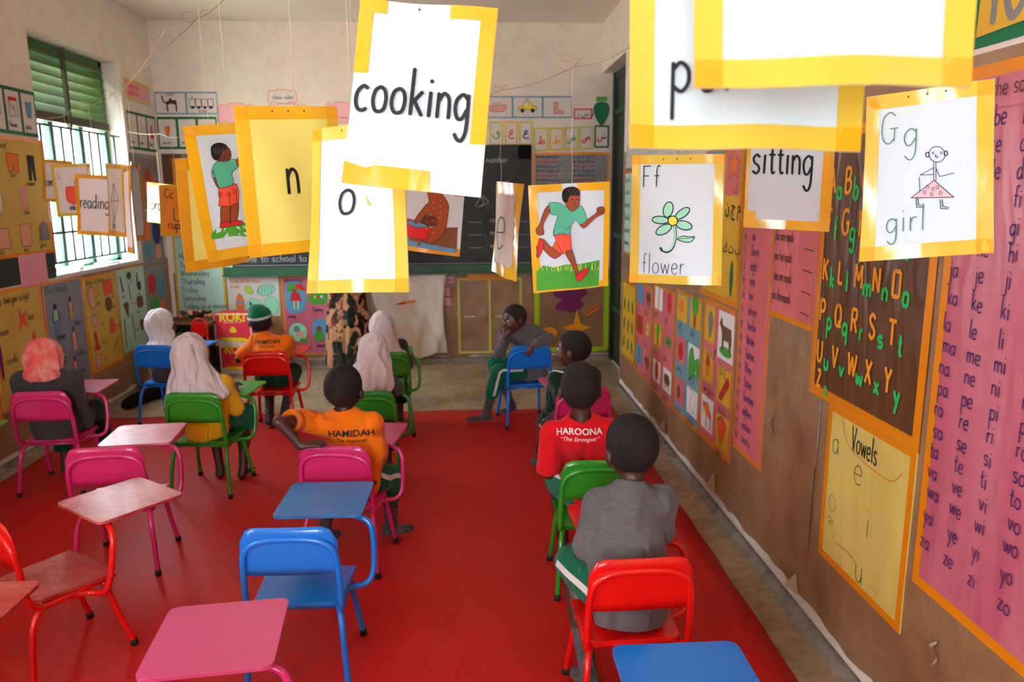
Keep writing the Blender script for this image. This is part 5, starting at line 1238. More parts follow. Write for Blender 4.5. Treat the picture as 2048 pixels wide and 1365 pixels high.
small('card with a kite drawing, turned half away beside the reading card', .215, .3, (-1.495, 3.370, 1.590), (-.832, -.048, .050), 'kite', paper='paper_grey', zt=float(at(231, 182, 3.37)[2]), xh=.018, u=.08, v=.03, t=.003,
      art=lambda s, w, h: (s.line([(.10, .22), (.145, .15), (.11, .06), (.075, .14), (.10, .22), (.11, .06)], .0028, 'ink_brown'), s.line([(.075, .14), (.145, .15)], .0028, 'ink_brown')))
small('card hanging edge on at the right window jamb', .215, .3, (-1.199, 2.793, 1.559), (-1.085, -.054, .010), '', zt=float(at(256, 165, 2.79)[2]))
small('card with a green umbrella seen at a steep angle', .215, .3, (-1.295, 3.106, 1.582), (-1.33, -.029, -.009), 'umbrella', zt=float(at(262, 165, 3.1)[2]), tape='tape_dark', xh=.02, u=.03, v=.04, t=.004, paper='paper_white',
      art=lambda s, w, h: (s.text('U', .03, .24, .022, .005, 'ink_black'), s.shape([(.05, .10), (.11, .16), (.17, .10), (.11, .12)], 'draw_mint', 'ink_green', .003)))
small('white card reading pra behind the cup card', .215, .3, (-2.349, 6.029, 1.554), (-.173, .019, .110), 'praying', zt=float(at(322, 268, 6.03)[2]), xh=.05, u=.035, v=.10, t=.007, sx=.6)
small('orange card reading Cc cup', .215, .3, (-1.735, 4.697, 1.519), (-.079, -.027, .043), 'cup', paper='tape_orange', tape='tape_dark', zt=float(at(356, 275, 4.7)[2]), xh=.028, u=.05, v=.045, t=.0055, sx=.9,
      art=lambda s, w, h: (s.text('Cc', .035, .225, .028, .0055, 'ink_black', sx=.9), s.line([(.09, .16), (.092, .10), (.115, .09), (.13, .10), (.13, .15)], .006, 'ink_brown', True)))
small('tilted orange card tucked behind the umbrella card', .19, .26, (-1.42, 3.42, 1.545), (-1.2, 0, -.12), '', paper='tape_orange', tape='tape_dark', zt=None)

# twine the cards hang from
def twine(label, pts, r, m='twine', loops=()):
    mb = MB(); P = []
    for a, b_ in zip(pts[:-1], pts[1:]):
        a = Vector(a); b_ = Vector(b_)
        for k in range(10): P.append(a.lerp(b_, k/10)-Vector((0, 0, .012*math.sin(math.pi*k/10))))
    P.append(Vector(pts[-1])); mb.tube(P, r, m, 6)
    for c, q in loops:
        c = Vector(c); mb.tube([c+Vector((q*(math.cos(t)-1)*.9, 0, q*.6*math.sin(t)+q*.3*t/6)) for t in np.linspace(0, 5.6, 16)], r*.8, m, 6)
        mb.tube([c, c+Vector((q*.6, 0, q*.8)), c+Vector((q*1.3, 0, q*.95))], r*.6, m, 6)
    return tag(mb.build('twine'), label, 'string', 'strings stretched across the classroom')
kb, ke, kr = at(880, 216, 2.3), at(1003, 180, 2.46), at(1148, 133, 2.12)
twine('thin twine carrying the running boy and letter e cards', [(-.35, 2.2, float(at(780, 235, 2.2)[2])), tuple(kb), tuple(ke), tuple(kr), tuple(at(1262, 93, 1.95)), (XR-.004, 1.6, 2.42)], .0011, loops=((kr, .022), (ke, .014)))
twine('thin twine running up from the window wall to the ceiling', [tuple(on(255, 160, 0, XL+.01)), tuple(at(395, 37, 3.2)), tuple(at(462, -18, 2.3)), (-.5, 1.2, 2.9)], .0013, loops=((at(395, 37, 3.2), .035),))
twine('thin twine along the window carrying the reading and kite cards', [(XL+.01, 5.27, 2.13), tuple(at(110, 235, 5.07)), tuple(at(142, 222, 4.65)), tuple(at(196, 205, 3.97)), tuple(at(231, 182, 3.37)), tuple(at(259, 165, 2.95)), tuple(at(330, 60, 2.6))], .0012, 'string', loops=((at(178, 211, 4.25), .03),))
twine('thin twine in the left corner carrying the cup card', [(XL+.01, 6.62, float(on(247, 262, 0, XL+.01)[2])), tuple(at(322, 268, 6.03)), tuple(at(356, 275, 4.7)), tuple(at(420, 262, 2.18))], .0010, 'string')
for i, (x0, y0, x1, y1, Y, lab) in enumerate(((395, 37, 411, 330, 3.2, 'loose thread hanging from the ceiling twine, left of two'), (461, -5, 471, 330, 2.4, 'loose thread hanging from the ceiling twine, right of two'), (699, -10, 706, 250, 2.0, 'thread hanging beside the cooking card'))):
    a, c_ = at(x0, y0, Y), at(x1, y1, Y)
    mb = MB(); mb.tube([a, (a+c_)/2+[.004, 0, 0], c_], .00045*max(1.2, Y*.45), 'string', 6); tag(mb.build('thread'), lab, 'string', 'threads')
# ------------------------------------------------------------------ cartons, table and things by the front wall
def carton(label, cx, cy, z0, w, h, d, rz, blank=False):
    root = empty('oil_carton', (cx, cy, z0), rz, label, 'carton', None)
    m = MB(); m.box((-w/2, 0, 0), (w/2, d, h), 'carton_red'); m.build('box', root, bevel=.003)
    s = Sheet(.001)
    s.frame(0, 0, w, h, .014, 'draw_white')
    s.poly([(0, .0), (w, 0), (w, h*.14), (w*.7, h*.10), (w*.35, h*.15), (0, h*.20)], 'draw_white')
    s.poly([(w*.05, h*.20), (w*.35, h*.155), (w*.7, h*.115), (w*.95, h*.15), (w*.8, h*.24), (w*.5, h*.26), (w*.2, h*.25)], 'logo_yellow')
    s.poly([(0, h*.10), (w*.14, h*.15), (w*.02, h*.08)], 'draw_blue')
    s.build('artwork', root, lambda u, v, k: (u-w/2, -k, v))
    s = Sheet(.0018); s.glyphs('ROKI', w*.5, h*.76, w*.30, 'logo_yellow', .03, align='CENTER'); s.glyphs('HIGH QUALITY OIL', w*.5, h*.70, w*.055, 'draw_white', 0, align='CENTER')
    s.glyphs('5 L x 4', w*.5, h*.04, w*.07, 'ink_blue', .01, align='CENTER'); s.build('lettering', root, lambda u, v, k: (u-w/2, -k, v))
    s = Sheet(.0018); s.shape([(w*.40, h*.46), (w*.5, h*.60), (w*.60, h*.46), (w*.5, h*.40)], 'logo_yellow', None)
    [s.poly([(w*.5, h*.26), (w*.5+w*.4*math.cos(a), h*.26+h*.12*math.sin(a)), (w*.5+w*.4*math.cos(a+.12), h*.26+h*.12*math.sin(a+.12))], 'draw_orange') for a in np.linspace(.2, 2.8, 8)]
    s.build('oil_drop', root, lambda u, v, k: (u-w/2, -k, v)); return root
carton('red and white cooking oil carton, upper of two', -2.16, 6.93, .262, .34, .30, .22, -.06)
carton('red and white cooking oil carton, lower of two', -2.14, 6.92, .001, .32, .26, .22, -.10)
# low table behind, with a cloth and a red chair back
root = empty('side_table', (-2.50, 6.95, 0), 0, 'small table with dark cloth in the left corner behind the scarved child', 'table')
m = MB(); m.box((-.26, -.25, .47), (.19, .22, .50), 'draw_brown'); m.build('tabletop', root, bevel=.003)
for x in (-.23, .16):
    for y in (-.22, .19): m = MB(); m.box((x-.018, y-.018, 0), (x+.018, y+.018, .47), 'draw_brown'); m.build('leg', root)
m = MB(); nu = 26
vs = [(-.27+.47*i/nu, -.262-.006*math.sin(i*1.9)-(.02*(j/8) if j else 0), .505-.40*(j/8)) for j in range(9) for i in range(nu+1)]
m.add(vs, [(j*(nu+1)+i, j*(nu+1)+i+1, (j+1)*(nu+1)+i+1, (j+1)*(nu+1)+i) for j in range(8) for i in range(nu)], 'black_cloth', True)
m.build('cloth_skirt', root)
m = MB(); m.tube(smooth_path([(-2.42, 6.60, .02), (-2.42, 6.64, .30), (-2.42, 6.66, .50), (-2.36, 6.66, .56), (-2.30, 6.66, .50), (-2.30, 6.64, .3), (-2.30, 6.60, .02)], 6), .011, 'paint_red', 10)
m.prism(rrect(-2.41, .40, -2.31, .53, .03), 6.648, 6.654, 'paint_red', lambda x, y, z: (x, z, y)); tag(m.build('red_chair_frame'), 'red chair frame standing left of the oil cartons', 'chair frame')
# rolled cloth bundle on the table
m = MB(); rg = random.Random(9)
m.tube(smooth_path([(-2.62, 6.93, .555), (-2.5, 6.90, .565), (-2.38, 6.92, .56), (-2.33, 6.94, .55)], 5), [.035+.008*math.sin(k*1.7) for k in range(16)], 'floral', 12)
tag(m.build('cloth_bundle'), 'rolled patterned cloth lying on the corner table', 'cloth')
# cardboard sheet in the corner and a dark bag on the floor
m = MB(); m.box((-2.78, 6.35, .001), (-2.70, 6.75, .30), 'cardboard'); tag(m.build('cardboard_box', bevel=.004), 'flat cardboard box leaning at the foot of the window wall', 'box')
m = MB(); m.tube(smooth_path([(-2.66, 5.75, .035), (-2.60, 5.95, .05), (-2.52, 6.15, .05), (-2.46, 6.38, .035)], 6), [.018, .035, .045, .05, .052, .055, .05, .055, .05, .052, .055, .05, .05, .045, .045, .04, .035, .03, .018], 'black_cloth', 14)
tag(m.build('black_bag'), 'black cloth bag lying on the floor at the window wall', 'bag')
# things on the window sill
def book(label, x, y, z, w, d, t, rz, c):
    root = empty('book', (x, y, z), rz, label, 'book', 'books on the window sill'); 
    m = MB(); m.box((-w/2, -d/2, 0), (w/2, d/2, t), c); m.build('cover', root, bevel=.001)
    m = MB(); m.box((-w/2+.004, -d/2+.003, t*.15), (w/2+.002, d/2-.003, t*.85), 'draw_white'); m.build('pages', root)
    return root
zs = WZ0+.0185
book('thick pale book on the near end of the window sill', XL-.11, 5.72, zs, .16, .22, .025, .35, 'draw_white')
book('thin grey book on the far end of the window sill', XL-.10, 6.22, zs, .14, .20, .015, -.4, 'draw_grey')
# loose flaps of the brown paper and clear tape on the right wall
for i, (y, h, lab) in enumerate(((4.62, .10, 'far folded flap of brown paper at the foot of the right wall'), (3.62, .12, 'middle folded flap of brown paper at the foot of the right wall'), (2.62, .08, 'near folded flap of brown paper at the foot of the right wall'))):
    m = MB(); m.add([(XR-.009, y, .075), (XR-.009, y+.09, .07), (XR-.05, y+.035, .075+h*.3), (XR-.012, y+.03, .075+h)], [(0, 2, 3), (2, 1, 3), (0, 1, 2)], 'kraft_paper')
    tag(m.build('paper_flap'), lab, 'paper')
mat('clear_tape', S(200,190,180), .08, .8, coat=.8, bump=('noise', 40, .5, .004))
for y, z, h, lab in ((1.80, .33, .09, 'crumpled clear tape under the pink syllable chart'), (2.98, .60, .10, 'loose clear tape beside the number word strip')):
    m = MB(); P = [(XR-.012-.006*math.sin(k*1.3), y-.012*math.sin(k*.8), z+h*k/10) for k in range(11)]
    m.add([p for p in P]+[(p[0]-.004, p[1]-.018*math.sin(math.pi*k/10), p[2]) for k, p in enumerate(P)], [(k, k+1, k+12, k+11) for k in range(10)], 'clear_tape', True); tag(m.build('tape_scrap'), lab, 'tape')

# torn seam of the brown paper under the number words
cov = bpy.data.objects['brown_paper_covering']
s = Sheet(.0062); P = [tuple(rw_) for rw_ in ((float(on(x, y, 0, XR)[1]), float(on(x, y, 0, XR)[2])) for x, y in ((1645, 800), (1641, 860), (1634, 935), (1628, 1000), (1619, 1110)))]
s.ribbon(P[:3], .008, 'newsprint'); s.ribbon(P[2:], .005, 'dark_green'); s.build('torn_seam', cov, lambda u, v, w: (XR-w, u, v))
# ------------------------------------------------------------------ people: bodies and clothes as smooth blended surfaces
def smin(a, b, k):
    if k <= 0: return np.minimum(a, b)
    h = np.clip(.5+.5*(b-a)/k, 0, 1)
    return b*(1-h)+a*h-k*h*(1-h)
class Field:
    """signed distance field on a grid, meshed by surface nets"""
    def __init__(s, lo, hi, vx):
        s.lo = np.array(lo, np.float32); s.vx = vx
        s.n = np.maximum(4, np.ceil((np.array(hi)-s.lo)/vx).astype(int)+1)
        s.ax = [s.lo[i]+vx*np.arange(s.n[i], dtype=np.float32) for i in range(3)]
        s.d = np.full(s.n, .2, np.float32)
    def win(s, lo, hi):
        i0 = np.clip(np.floor((np.array(lo)-s.lo)/s.vx).astype(int), 0, s.n-1); i1 = np.clip(np.ceil((np.array(hi)-s.lo)/s.vx).astype(int)+1, 1, s.n)
        if (i1 <= i0).any(): return None, None
        sl = tuple(slice(a, b) for a, b in zip(i0, i1))
        g = np.meshgrid(*[s.ax[i][sl[i]] for i in range(3)], indexing='ij')
        return sl, np.stack(g, -1)
    def cap(s, a, b, ra, rb, k=.012, sq=None, op='u'):
        """tapered limb; sq=(axis, factor) flattens it along an axis"""
        a = np.array(a, np.float32); b = np.array(b, np.float32); R_ = max(ra, rb)*(1 if sq is None else max(1, 1/sq[1]))+.045+k
        sl, P = s.win(np.minimum(a, b)-R_, np.maximum(a, b)+R_)
        if sl is None: return
        ab = b-a; t = np.clip(((P-a)@ab)/max(ab@ab, 1e-9), 0, 1)
        q = P-(a+t[..., None]*ab)
        if sq is not None:
            n_ = np.array(sq[0], np.float32); n_ = n_/np.linalg.norm(n_); q = q+(q@n_)[..., None]*n_*(sq[1]-1)
        d = np.sqrt((q*q).sum(-1))-(ra+(rb-ra)*t)
        s._op(sl, d, k, op)
    def ell(s, c, r, k=.012, R=None, op='u', pad=.045):
        c = np.array(c, np.float32); r = np.array(r, np.float32); m = r.max()+pad+k
        sl, P = s.win(c-m, c+m)
        if sl is None: return
        q = P-c
        if R is not None: q = q@np.array(R, np.float32)
        k0 = np.sqrt(((q/r)**2).sum(-1)); k1 = np.sqrt(((q/(r*r))**2).sum(-1))+1e-6
        s._op(sl, k0*(k0-1)/k1, k, op)
    def _op(s, sl, d, k, op):
        if op == 'u': s.d[sl] = smin(s.d[sl], d, k)
        elif op == 's': s.d[sl] = -smin(-s.d[sl], d, k)
    def plane(s, p, n_, soft=0):
        """keep the side the normal points away from"""
        n_ = np.array(n_, float); n_ /= np.linalg.norm(n_)
        g = (s.ax[0][:, None, None]-p[0])*n_[0]+(s.ax[1][None, :, None]-p[1])*n_[1]+(s.ax[2][None, None, :]-p[2])*n_[2]
        s.d = np.maximum(s.d, g.astype(np.float32))
    def warp(s, fn):
        g = np.meshgrid(*s.ax, indexing='ij'); s.d = s.d+fn(*g).astype(np.float32)
    def mesh(s, name, m, parent=None, smooth=1):
        d = s.d; ins = d < 0
        if not ins.any(): return None
        c = [ins[i:ins.shape[0]-1+i, j:ins.shape[1]-1+j, k:ins.shape[2]-1+k] for i in (0, 1) for j in (0, 1) for k in (0, 1)]
        cnt = sum(x.astype(np.int8) for x in c); act = (cnt > 0) & (cnt < 8)
        I = np.argwhere(act); idx = np.full(act.shape, -1, np.int64); idx[act] = np.arange(len(I))
        acc = np.zeros((len(I), 3)); num = np.zeros(len(I))
        cor = [(i, j, k) for i in (0, 1) for j in (0, 1) for k in (0, 1)]
        val = [d[I[:, 0]+a, I[:, 1]+b, I[:, 2]+c_] for a, b, c_ in cor]
        for x in range(8):
            for y in range(x+1, 8):
                df = [abs(cor[x][q]-cor[y][q]) for q in range(3)]
                if sum(df) != 1: continue
                v0, v1 = val[x], val[y]; mk = (v0 < 0) != (v1 < 0)
                t = np.where(mk, v0/np.where(mk, v0-v1, 1), 0)
                p = np.array(cor[x])+t[:, None]*(np.array(cor[y])-np.array(cor[x]))
                acc += np.where(mk[:, None], p, 0); num += mk
        V = s.lo+(I+acc/num[:, None])*s.vx
        F = []
        for ax_ in range(3):
            a0 = [slice(None)]*3; a1 = [slice(None)]*3; a0[ax_] = slice(0, -1); a1[ax_] = slice(1, None)
            ch = ins[tuple(a0)] != ins[tuple(a1)]; E = np.argwhere(ch); u, v = [(1, 2), (2, 0), (0, 1)][ax_]
            ok = (E[:, u] > 0) & (E[:, v] > 0) & (E[:, u] < d.shape[u]-1) & (E[:, v] < d.shape[v]-1); E = E[ok]
            def q(du, dv):
                e = E.copy(); e[:, u] -= du; e[:, v] -= dv; return idx[e[:, 0], e[:, 1], e[:, 2]]
            f = np.stack([q(1, 1), q(0, 1), q(0, 0), q(1, 0)], 1)
            flip = ~ins[E[:, 0], E[:, 1], E[:, 2]]
            f[flip] = f[flip][:, ::-1]; F.append(f)
        F = np.concatenate(F); F = F[(F >= 0).all(1)]
        for _ in range(smooth):                       # light relaxation
            S_ = np.zeros_like(V); N_ = np.zeros(len(V))
            for a, b in ((0, 1), (1, 2), (2, 3), (3, 0)):
                np.add.at(S_, F[:, a], V[F[:, b]]); np.add.at(S_, F[:, b], V[F[:, a]]); np.add.at(N_, F[:, a], 1); np.add.at(N_, F[:, b], 1)
            V = V*.5+.5*S_/np.maximum(N_, 1)[:, None]
        me = bpy.data.meshes.new(name)
        me.vertices.add(len(V)); me.vertices.foreach_set('co', V.astype(np.float32).ravel())
        me.loops.add(len(F)*4); me.loops.foreach_set('vertex_index', F.ravel().astype(np.int32))
        me.polygons.add(len(F)); me.polygons.foreach_set('loop_start', np.arange(0, len(F)*4, 4, dtype=np.int32))
        me.polygons.foreach_set('use_smooth', np.ones(len(F), bool))
        me.update(calc_edges=True); me.validate(); me.materials.append(M[m])
        o = bpy.data.objects.new(name, me); link(o, parent); return o

def vec(*a): return np.array(a, float)
def nrm(v): v = np.array(v, float); return v/(np.linalg.norm(v)+1e-9)
def rotm(yaw, pitch=0, roll=0):
    return np.array((Matrix.Rotation(yaw, 3, 'Z') @ Matrix.Rotation(pitch, 3, 'X') @ Matrix.Rotation(roll, 3, 'Y')))

class Figure:
    """a person in local metres: x right, y the way the hips face, z up; J holds the joints"""
    def __init__(f, name, label, loc, rz, J, skin='skin', vx=.006, hs=1.0):
        f.root = empty(name, loc, rz, label, 'person', None); f.J = J; f.vx = vx; f.skin = skin; f.hs = hs
        lo = np.min([v for v in J.values() if len(v) == 3], 0)-.14; hi = np.max([v for v in J.values() if len(v) == 3], 0)+.14
        f.lo, f.hi = lo, hi; f.HR = rotm(*J['head_rot'][:3]) if 'head_rot' in J else np.eye(3)
    def field(f, vx=None): return Field(f.lo, f.hi, vx or f.vx)
    def H(f, x, y, z): return f.J['head']+f.HR@np.array([x, y, z])*f.hs       # point on the head, head space
    def headshape(f, F, g=0, ears=True, face=True):
        s = f.hs; R = f.HR; H = f.H
        F.ell(H(0, -.012, .012), (.070*s+g, .088*s+g, .083*s+g), .02, R)          # cranium
        F.ell(H(0, .018, -.030), (.058*s+g, .066*s+g, .070*s+g), .02, R)          # face
        F.ell(H(0, .045, -.072), (.030*s+g, .028*s+g, .024*s+g), .02, R)          # jaw
        if face:
            F.ell(H(0, .088, -.028), (.011*s, .012*s, .012*s), .010, R)            # nose
            F.ell(H(0, .078, -.058), (.019*s, .012*s, .010*s), .008, R)            # mouth
            for q in (-1, 1): F.ell(H(q*.038, .058, -.038), (.022*s, .020*s, .020*s), .012, R)
            for q in (-1, 1): F.ell(H(q*.026, .080, -.004), (.014*s, .010*s, .009*s), .004, R, 's')
            F.ell(H(0, .074, .014), (.040*s, .012*s, .010*s), .012, R)
        if ears:
            for q in (-1, 1): F.ell(H(q*.074, -.004, -.022), (.008*s+g, .016*s+g, .024*s+g), .006, R); 
    def hand(f, F, w, side, g=0):
        """palm and five bent fingers; J has hand_dir, hand_nrm (back of the hand) per side"""
        d = nrm(f.J['hdir'+side]); n_ = nrm(f.J['hnrm'+side]); n_ = nrm(n_-d*(d@n_)); x = np.cross(d, n_)*(1 if side == 'R' else -1)  # x: towards the thumb
        curl = f.J.get('curl'+side, [.35])[0]
        p0 = w+d*.012; p1 = w+d*.044
        F.cap(w-d*.012, p0, .0155, .0165, .008, (n_, 1.25)); F.cap(p0, p1, .0195, .0225, .008, (n_, 1.9))
        for i, (off, L_) in enumerate(((.0165, .036), (.0055, .041), (-.0055, .038), (-.0160, .029))):
            b = w+d*.058+x*off*1.12; a = b-d*.016; dr = nrm(d+x*off*4)
            d1 = nrm(dr-n_*curl*1.0); d2 = nrm(dr-n_*curl*2.6); d3 = nrm(dr*(1-curl)-n_*curl*3.4)
            q1 = b+d1*L_*.42; q2 = q1+d2*L_*.34; q3 = q2+d3*L_*.24
            F.cap(a, b, .0072, .0066, .003); F.cap(b, q1, .0066, .0060, .002); F.cap(q1, q2, .0060, .0054, .002); F.cap(q2, q3, .0054, .0046, .002)
        t0 = w+d*.014+x*.016; t1 = t0+nrm(d*.6+x*.8-n_*.3)*.024; t2 = t1+nrm(d+x*.25-n_*.5)*.020
        F.cap(t0, t1, .0085, .0072, .005); F.cap(t1, t2, .0070, .0056, .002)
    def body(f, feet='foot', ears=True):
        J = f.J; F = f.field()
        f.headshape(F, ears=ears)
        nb = J['neck']; F.cap(nb, f.H(0, -.018, -.05), .034, .032, .015)
        tdir = nrm(J['neck']-J['hip']); fw = J.get('fwd', vec(0, 1, 0)); 
        F.cap(J['hip'], J['chest'], .084, .088, .03, (fw, 1.42)); F.cap(J['chest'], nb-tdir*.05, .086, .055, .03, (fw, 1.4))
        for s in 'LR':
            sh, el, wr = J['sh'+s], J['el'+s], J['wr'+s]
            F.cap(J['chest']*.35+nb*.65-tdir*.03, sh, .040, .034, .02); F.cap(sh, el, .031, .024, .012); F.cap(el, wr, .0245, .0165, .010)
            f.hand(F, wr, s)
            hp, kn, an, to = J['hp'+s], J['kn'+s], J['an'+s], J['to'+s]
            F.cap(hp, kn, .060, .040, .02); F.cap(kn, an, .038, .023, .014); F.cap(kn+(an-kn)*.15, kn+(an-kn)*.5, .030, .034, .02)
            d = nrm(to-an); ft = to; hl = an+vec(0, 0, -.030)-nrm(vec(d[0], d[1], 0))*.018
            F.cap(an, hl, .022, .022, .012); F.cap(hl, ft, .024, .019, .012, (vec(0, 0, 1), 1.3))
            if feet == 'foot':
                fd = nrm(vec(d[0], d[1], 0)); sd = np.cross(fd, vec(0, 0, 1))*(1 if s == 'R' else -1)
                for i in range(5): F.cap(ft+sd*(.014-i*-.0)*(1-i*.5), ft+sd*(.014*(1-i*.5))+fd*(.022-.003*abs(i)), .007, .0065-.0005*i, .003)
        o = F.mesh('body', f.skin, f.root); f.b = o
        for q in (-1, 1):                                    # eyes
            e = MB(); c = f.H(q*.026, .070, -.004); vs, fs = ball(c, .0105*f.hs); e.add(vs, fs, 'eye_white', True)
            vs, fs = ball(f.H(q*.026, .0765, -.004), .0060*f.hs); e.add(vs, fs, 'eye_dark', True); e.build('eye', f.root, recalc=False)
        e = MB(); vs, fs = ball((0, 0, 0), 1, 12)
        vs = [f.H(v[0]*.015, .0865+v[1]*.004, -.058+v[2]*.0045) for v in vs]; e.add(vs, fs, 'lips', True); e.build('lips', f.root, recalc=False)
        return o
    def hair(f, tilt=.30, g=.0035):
        F = f.field(min(f.vx, .005)); f.headshape(F, g, ears=False, face=False)
        F.plane(f.H(0, .052, .030), f.HR@np.array([0, 1, -.55])); F.plane(f.H(0, .0, -.045), f.HR@np.array([0, .75, -1]))
        return F.mesh('hair', 'hair', f.root)
    def shirt(f, m, g=.010, sleeve=.55, hem=.0, name='shirt', neck_drop=.012, k=.022, voxel=None, collar=None):
        """sleeve: share of the arm covered (0..1 upper arm, 1..2 forearm)"""
        J = f.J; F = f.field(voxel); fw = J.get('fwd', vec(0, 1, 0)); tdir = nrm(J['neck']-J['hip'])
        F.cap(J['hip']-tdir*hem, J['chest'], .106+g, .103+g, .03, (fw, 1.36)); F.cap(J['chest'], J['neck']-tdir*.060, .104+g, .082+g, .03, (fw, 1.45))
        for s in 'LR':
            sh, el, wr = J['sh'+s], J['el'+s], J['wr'+s]
            F.cap(J['chest']*.25+J['neck']*.75-tdir*.03, sh, .046+g, .034+g, .035)
            if sleeve <= 1:
                e = sh+(el-sh)*sleeve; F.cap(sh, e, .033+g, .038+g, .020)
            else:
                F.cap(sh, el, .034+g, .029+g, .022); e = el+(wr-el)*(sleeve-1); F.cap(el, e, .031+g, .024+g*.7, .010)
        F.cap(J['neck']-tdir*.04, J['neck'], .046+g*.5, .038+g*.5, .02)
        def fold(x, y, z):
            a = np.zeros_like(x)
            a += .0042*np.sin(34*(z+.5*x)+3*np.sin(9*x))*np.clip((J['chest'][2]-z)/.12+.35, 0, 1)
            a += .0020*np.sin(46*(x*.8-z*.6)+2.4*np.sin(14*y+8*z))
            return a
        F.warp(fold)
        # neck opening and hems
        F.cap(J['neck']-tdir*neck_drop, J['neck']+tdir*.09, .040, .050, .004, op='s')
        if sleeve <= 1:
            for s in 'LR':
                sh, el = J['sh'+s], J['el'+s]; e = sh+(el-sh)*sleeve; dd = nrm(el-sh)
                F.ell(e+dd*.055, (.056, .056, .056), .002, op='s')
        F.plane(J['hip']-tdir*(hem+.058), -tdir)
        return F.mesh(name, m, f.root)
    def trousers(f, m, g=.010, length=1.0, name='trousers'):
        """length: 1 = to the knee, 2 = to the ankle"""
        J = f.J; F = f.field()
        F.ell(J['hip'], (.092+g, .064+g, .058+g), .03)
        for s in 'LR':
            hp, kn, an = J['hp'+s], J['kn'+s], J['an'+s]
            L_ = min(length, 1); e = hp+(kn-hp)*L_
            F.cap(hp, e, .060+g, .048+g, .03)
            if length > 1: e = kn+(an-kn)*(length-1); F.cap(kn, e, .048+g, .036+g, .014)
        F.warp(lambda x, y, z: .0034*np.sin(40*(y+.6*x)+2*np.sin(12*z)))
        for s in 'LR':
            hp, kn, an = J['hp'+s], J['kn'+s], J['an'+s]
            if length > 1: e = kn+(an-kn)*(length-1); dd = nrm(an-kn)
            else: e = hp+(kn-hp)*length; dd = nrm(kn-hp)
            F.ell(e+dd*.060, (.062, .062, .062), .002, op='s')
        o = F.mesh(name, m, f.root); f.tr = o; return o
    def sock(f, m='sock_grey', up=.55):
        for s in 'LR':
            J = f.J; F = f.field(); an, to, kn = J['an'+s], J['to'+s], J['kn'+s]
            d = nrm(to-an); hl = an+vec(0, 0, -.030)-nrm(vec(d[0], d[1], 0))*.018
            F.cap(an+(kn-an)*up, an, .034, .028, .01); F.cap(an, hl, .027, .0265, .012); F.cap(hl, to+nrm(vec(d[0], d[1], 0))*.012, .029, .024, .012, (vec(0, 0, 1), 1.25))
            F.warp(lambda x, y, z: .0016*np.sin(150*z)); F.plane((0, 0, f.floor), (0, 0, -1))
            F.mesh('sock', m, f.root)
    def stripe(f, hips, side, m='stripe_white', wid=.011, garment=None, out=None):
        """pale band down the outer side of the trouser leg"""
        o = garment or f.tr; me = o.data; bv = BVHTree.FromPolygons([v.co for v in me.vertices], [tuple(p.vertices) for p in me.polygons])
        L_ = []; R_ = []
        pts = smooth_path([tuple(p) for p in hips], 8)
        for i, p in enumerate(pts):
            p = np.array(p); a = np.array(pts[max(0, i-1)]); b = np.array(pts[min(len(pts)-1, i+1)]); t = nrm(b-a)
            o_ = nrm(np.array(out)-t*(np.array(out)@t)); c = np.cross(t, o_)
            for sgn, lst in ((-1, L_), (1, R_)):
                q = p+c*wid*sgn; h = bv.ray_cast(Vector(q+o_*.25), Vector(-o_))
                lst.append(np.array(h[0])+o_*.0022 if h[0] is not None else None)
        mb = MB(); ok = [(l, r) for l, r in zip(L_, R_) if l is not None and r is not None]
        if len(ok) < 2: return
        n_ = len(ok); mb.add([l for l, r in ok]+[r for l, r in ok], [(i, i+1, n_+i+1, n_+i) for i in range(n_-1)], m, True)
        mb.build('stripe', o, recalc=False)
    def scarf(f, m, drop=.13, spread=.10, back=.05, hem_plane=None, cape=None):
        """headscarf wrapped round the head and falling on the shoulders"""
        F = f.field(min(f.vx, .0055)); J = f.J; H = f.H; s = f.hs; R = f.HR
        F.ell(H(0, -.014, .010), (.080*s, .098*s, .092*s), .02, R); F.ell(H(0, -.004, -.040), (.074*s, .084*s, .080*s), .03, R)
        nb = J['neck']; down = vec(0, 0, -1)
        F.cap(H(0, -.030, -.030), nb+vec(0, -.012, -.01), .078, .082, .03)
        if cape is None: F.cap(nb+vec(0, -.010, .0), nb+down*drop*.6+vec(0, -back*.3, 0), .072, .085+spread*.35, .03, (vec(0, 1, 0), 1.25))
        else:
            for c0, c1, r0, r1, q in cape: F.cap(c0, c1, r0, r1, .035, q)
        c = nb
        def fold(x, y, z):
            a = np.arctan2(x-c[0], -(y-c[1])); w = np.clip((nb[2]+.09-z)/.16, 0, 1.2)
            return w*(.0075*np.sin(a*6+z*20+1.6*np.sin(a*2+1))+.0040*np.sin(a*13-z*34+2*np.sin(a*3)))+(1-np.clip(w, 0, 1))*.0026*np.sin(42*(z+.8*y+.5*x)+2*np.sin(a*2))
        F.warp(fold)
        F.ell(H(0, .088, -.012), (.050*s, .050*s, .066*s), .006, R, 's')
        if cape is None: F.plane(nb+down*drop, (0, .25, -1))
        if hem_plane: F.plane(*hem_plane)
        return F.mesh('headscarf', m, f.root)
    def printed(f, garment, lines, origin, dirn, up=(0, 0, 1), flip=1):
        """printed words pressed on the back of a garment. lines: (text, size, dz, material, bold, shear, dx)"""
        me = garment.data; bv = BVHTree.FromPolygons([v.co for v in me.vertices], [tuple(p.vertices) for p in me.polygons])
        dirn = nrm(dirn); up = nrm(np.array(up, float)-dirn*(np.array(up)@dirn)); rt = np.cross(dirn, up)*flip
        s = Sheet(0)
        for t, size, dz, m, bold, sh, dx in lines: s.glyphs(t, dx, dz, size, m, bold, sh, w=0, align='CENTER')
        s.cut(.008, -.2, .2, -.2, .2)
        vs = []; miss = set()
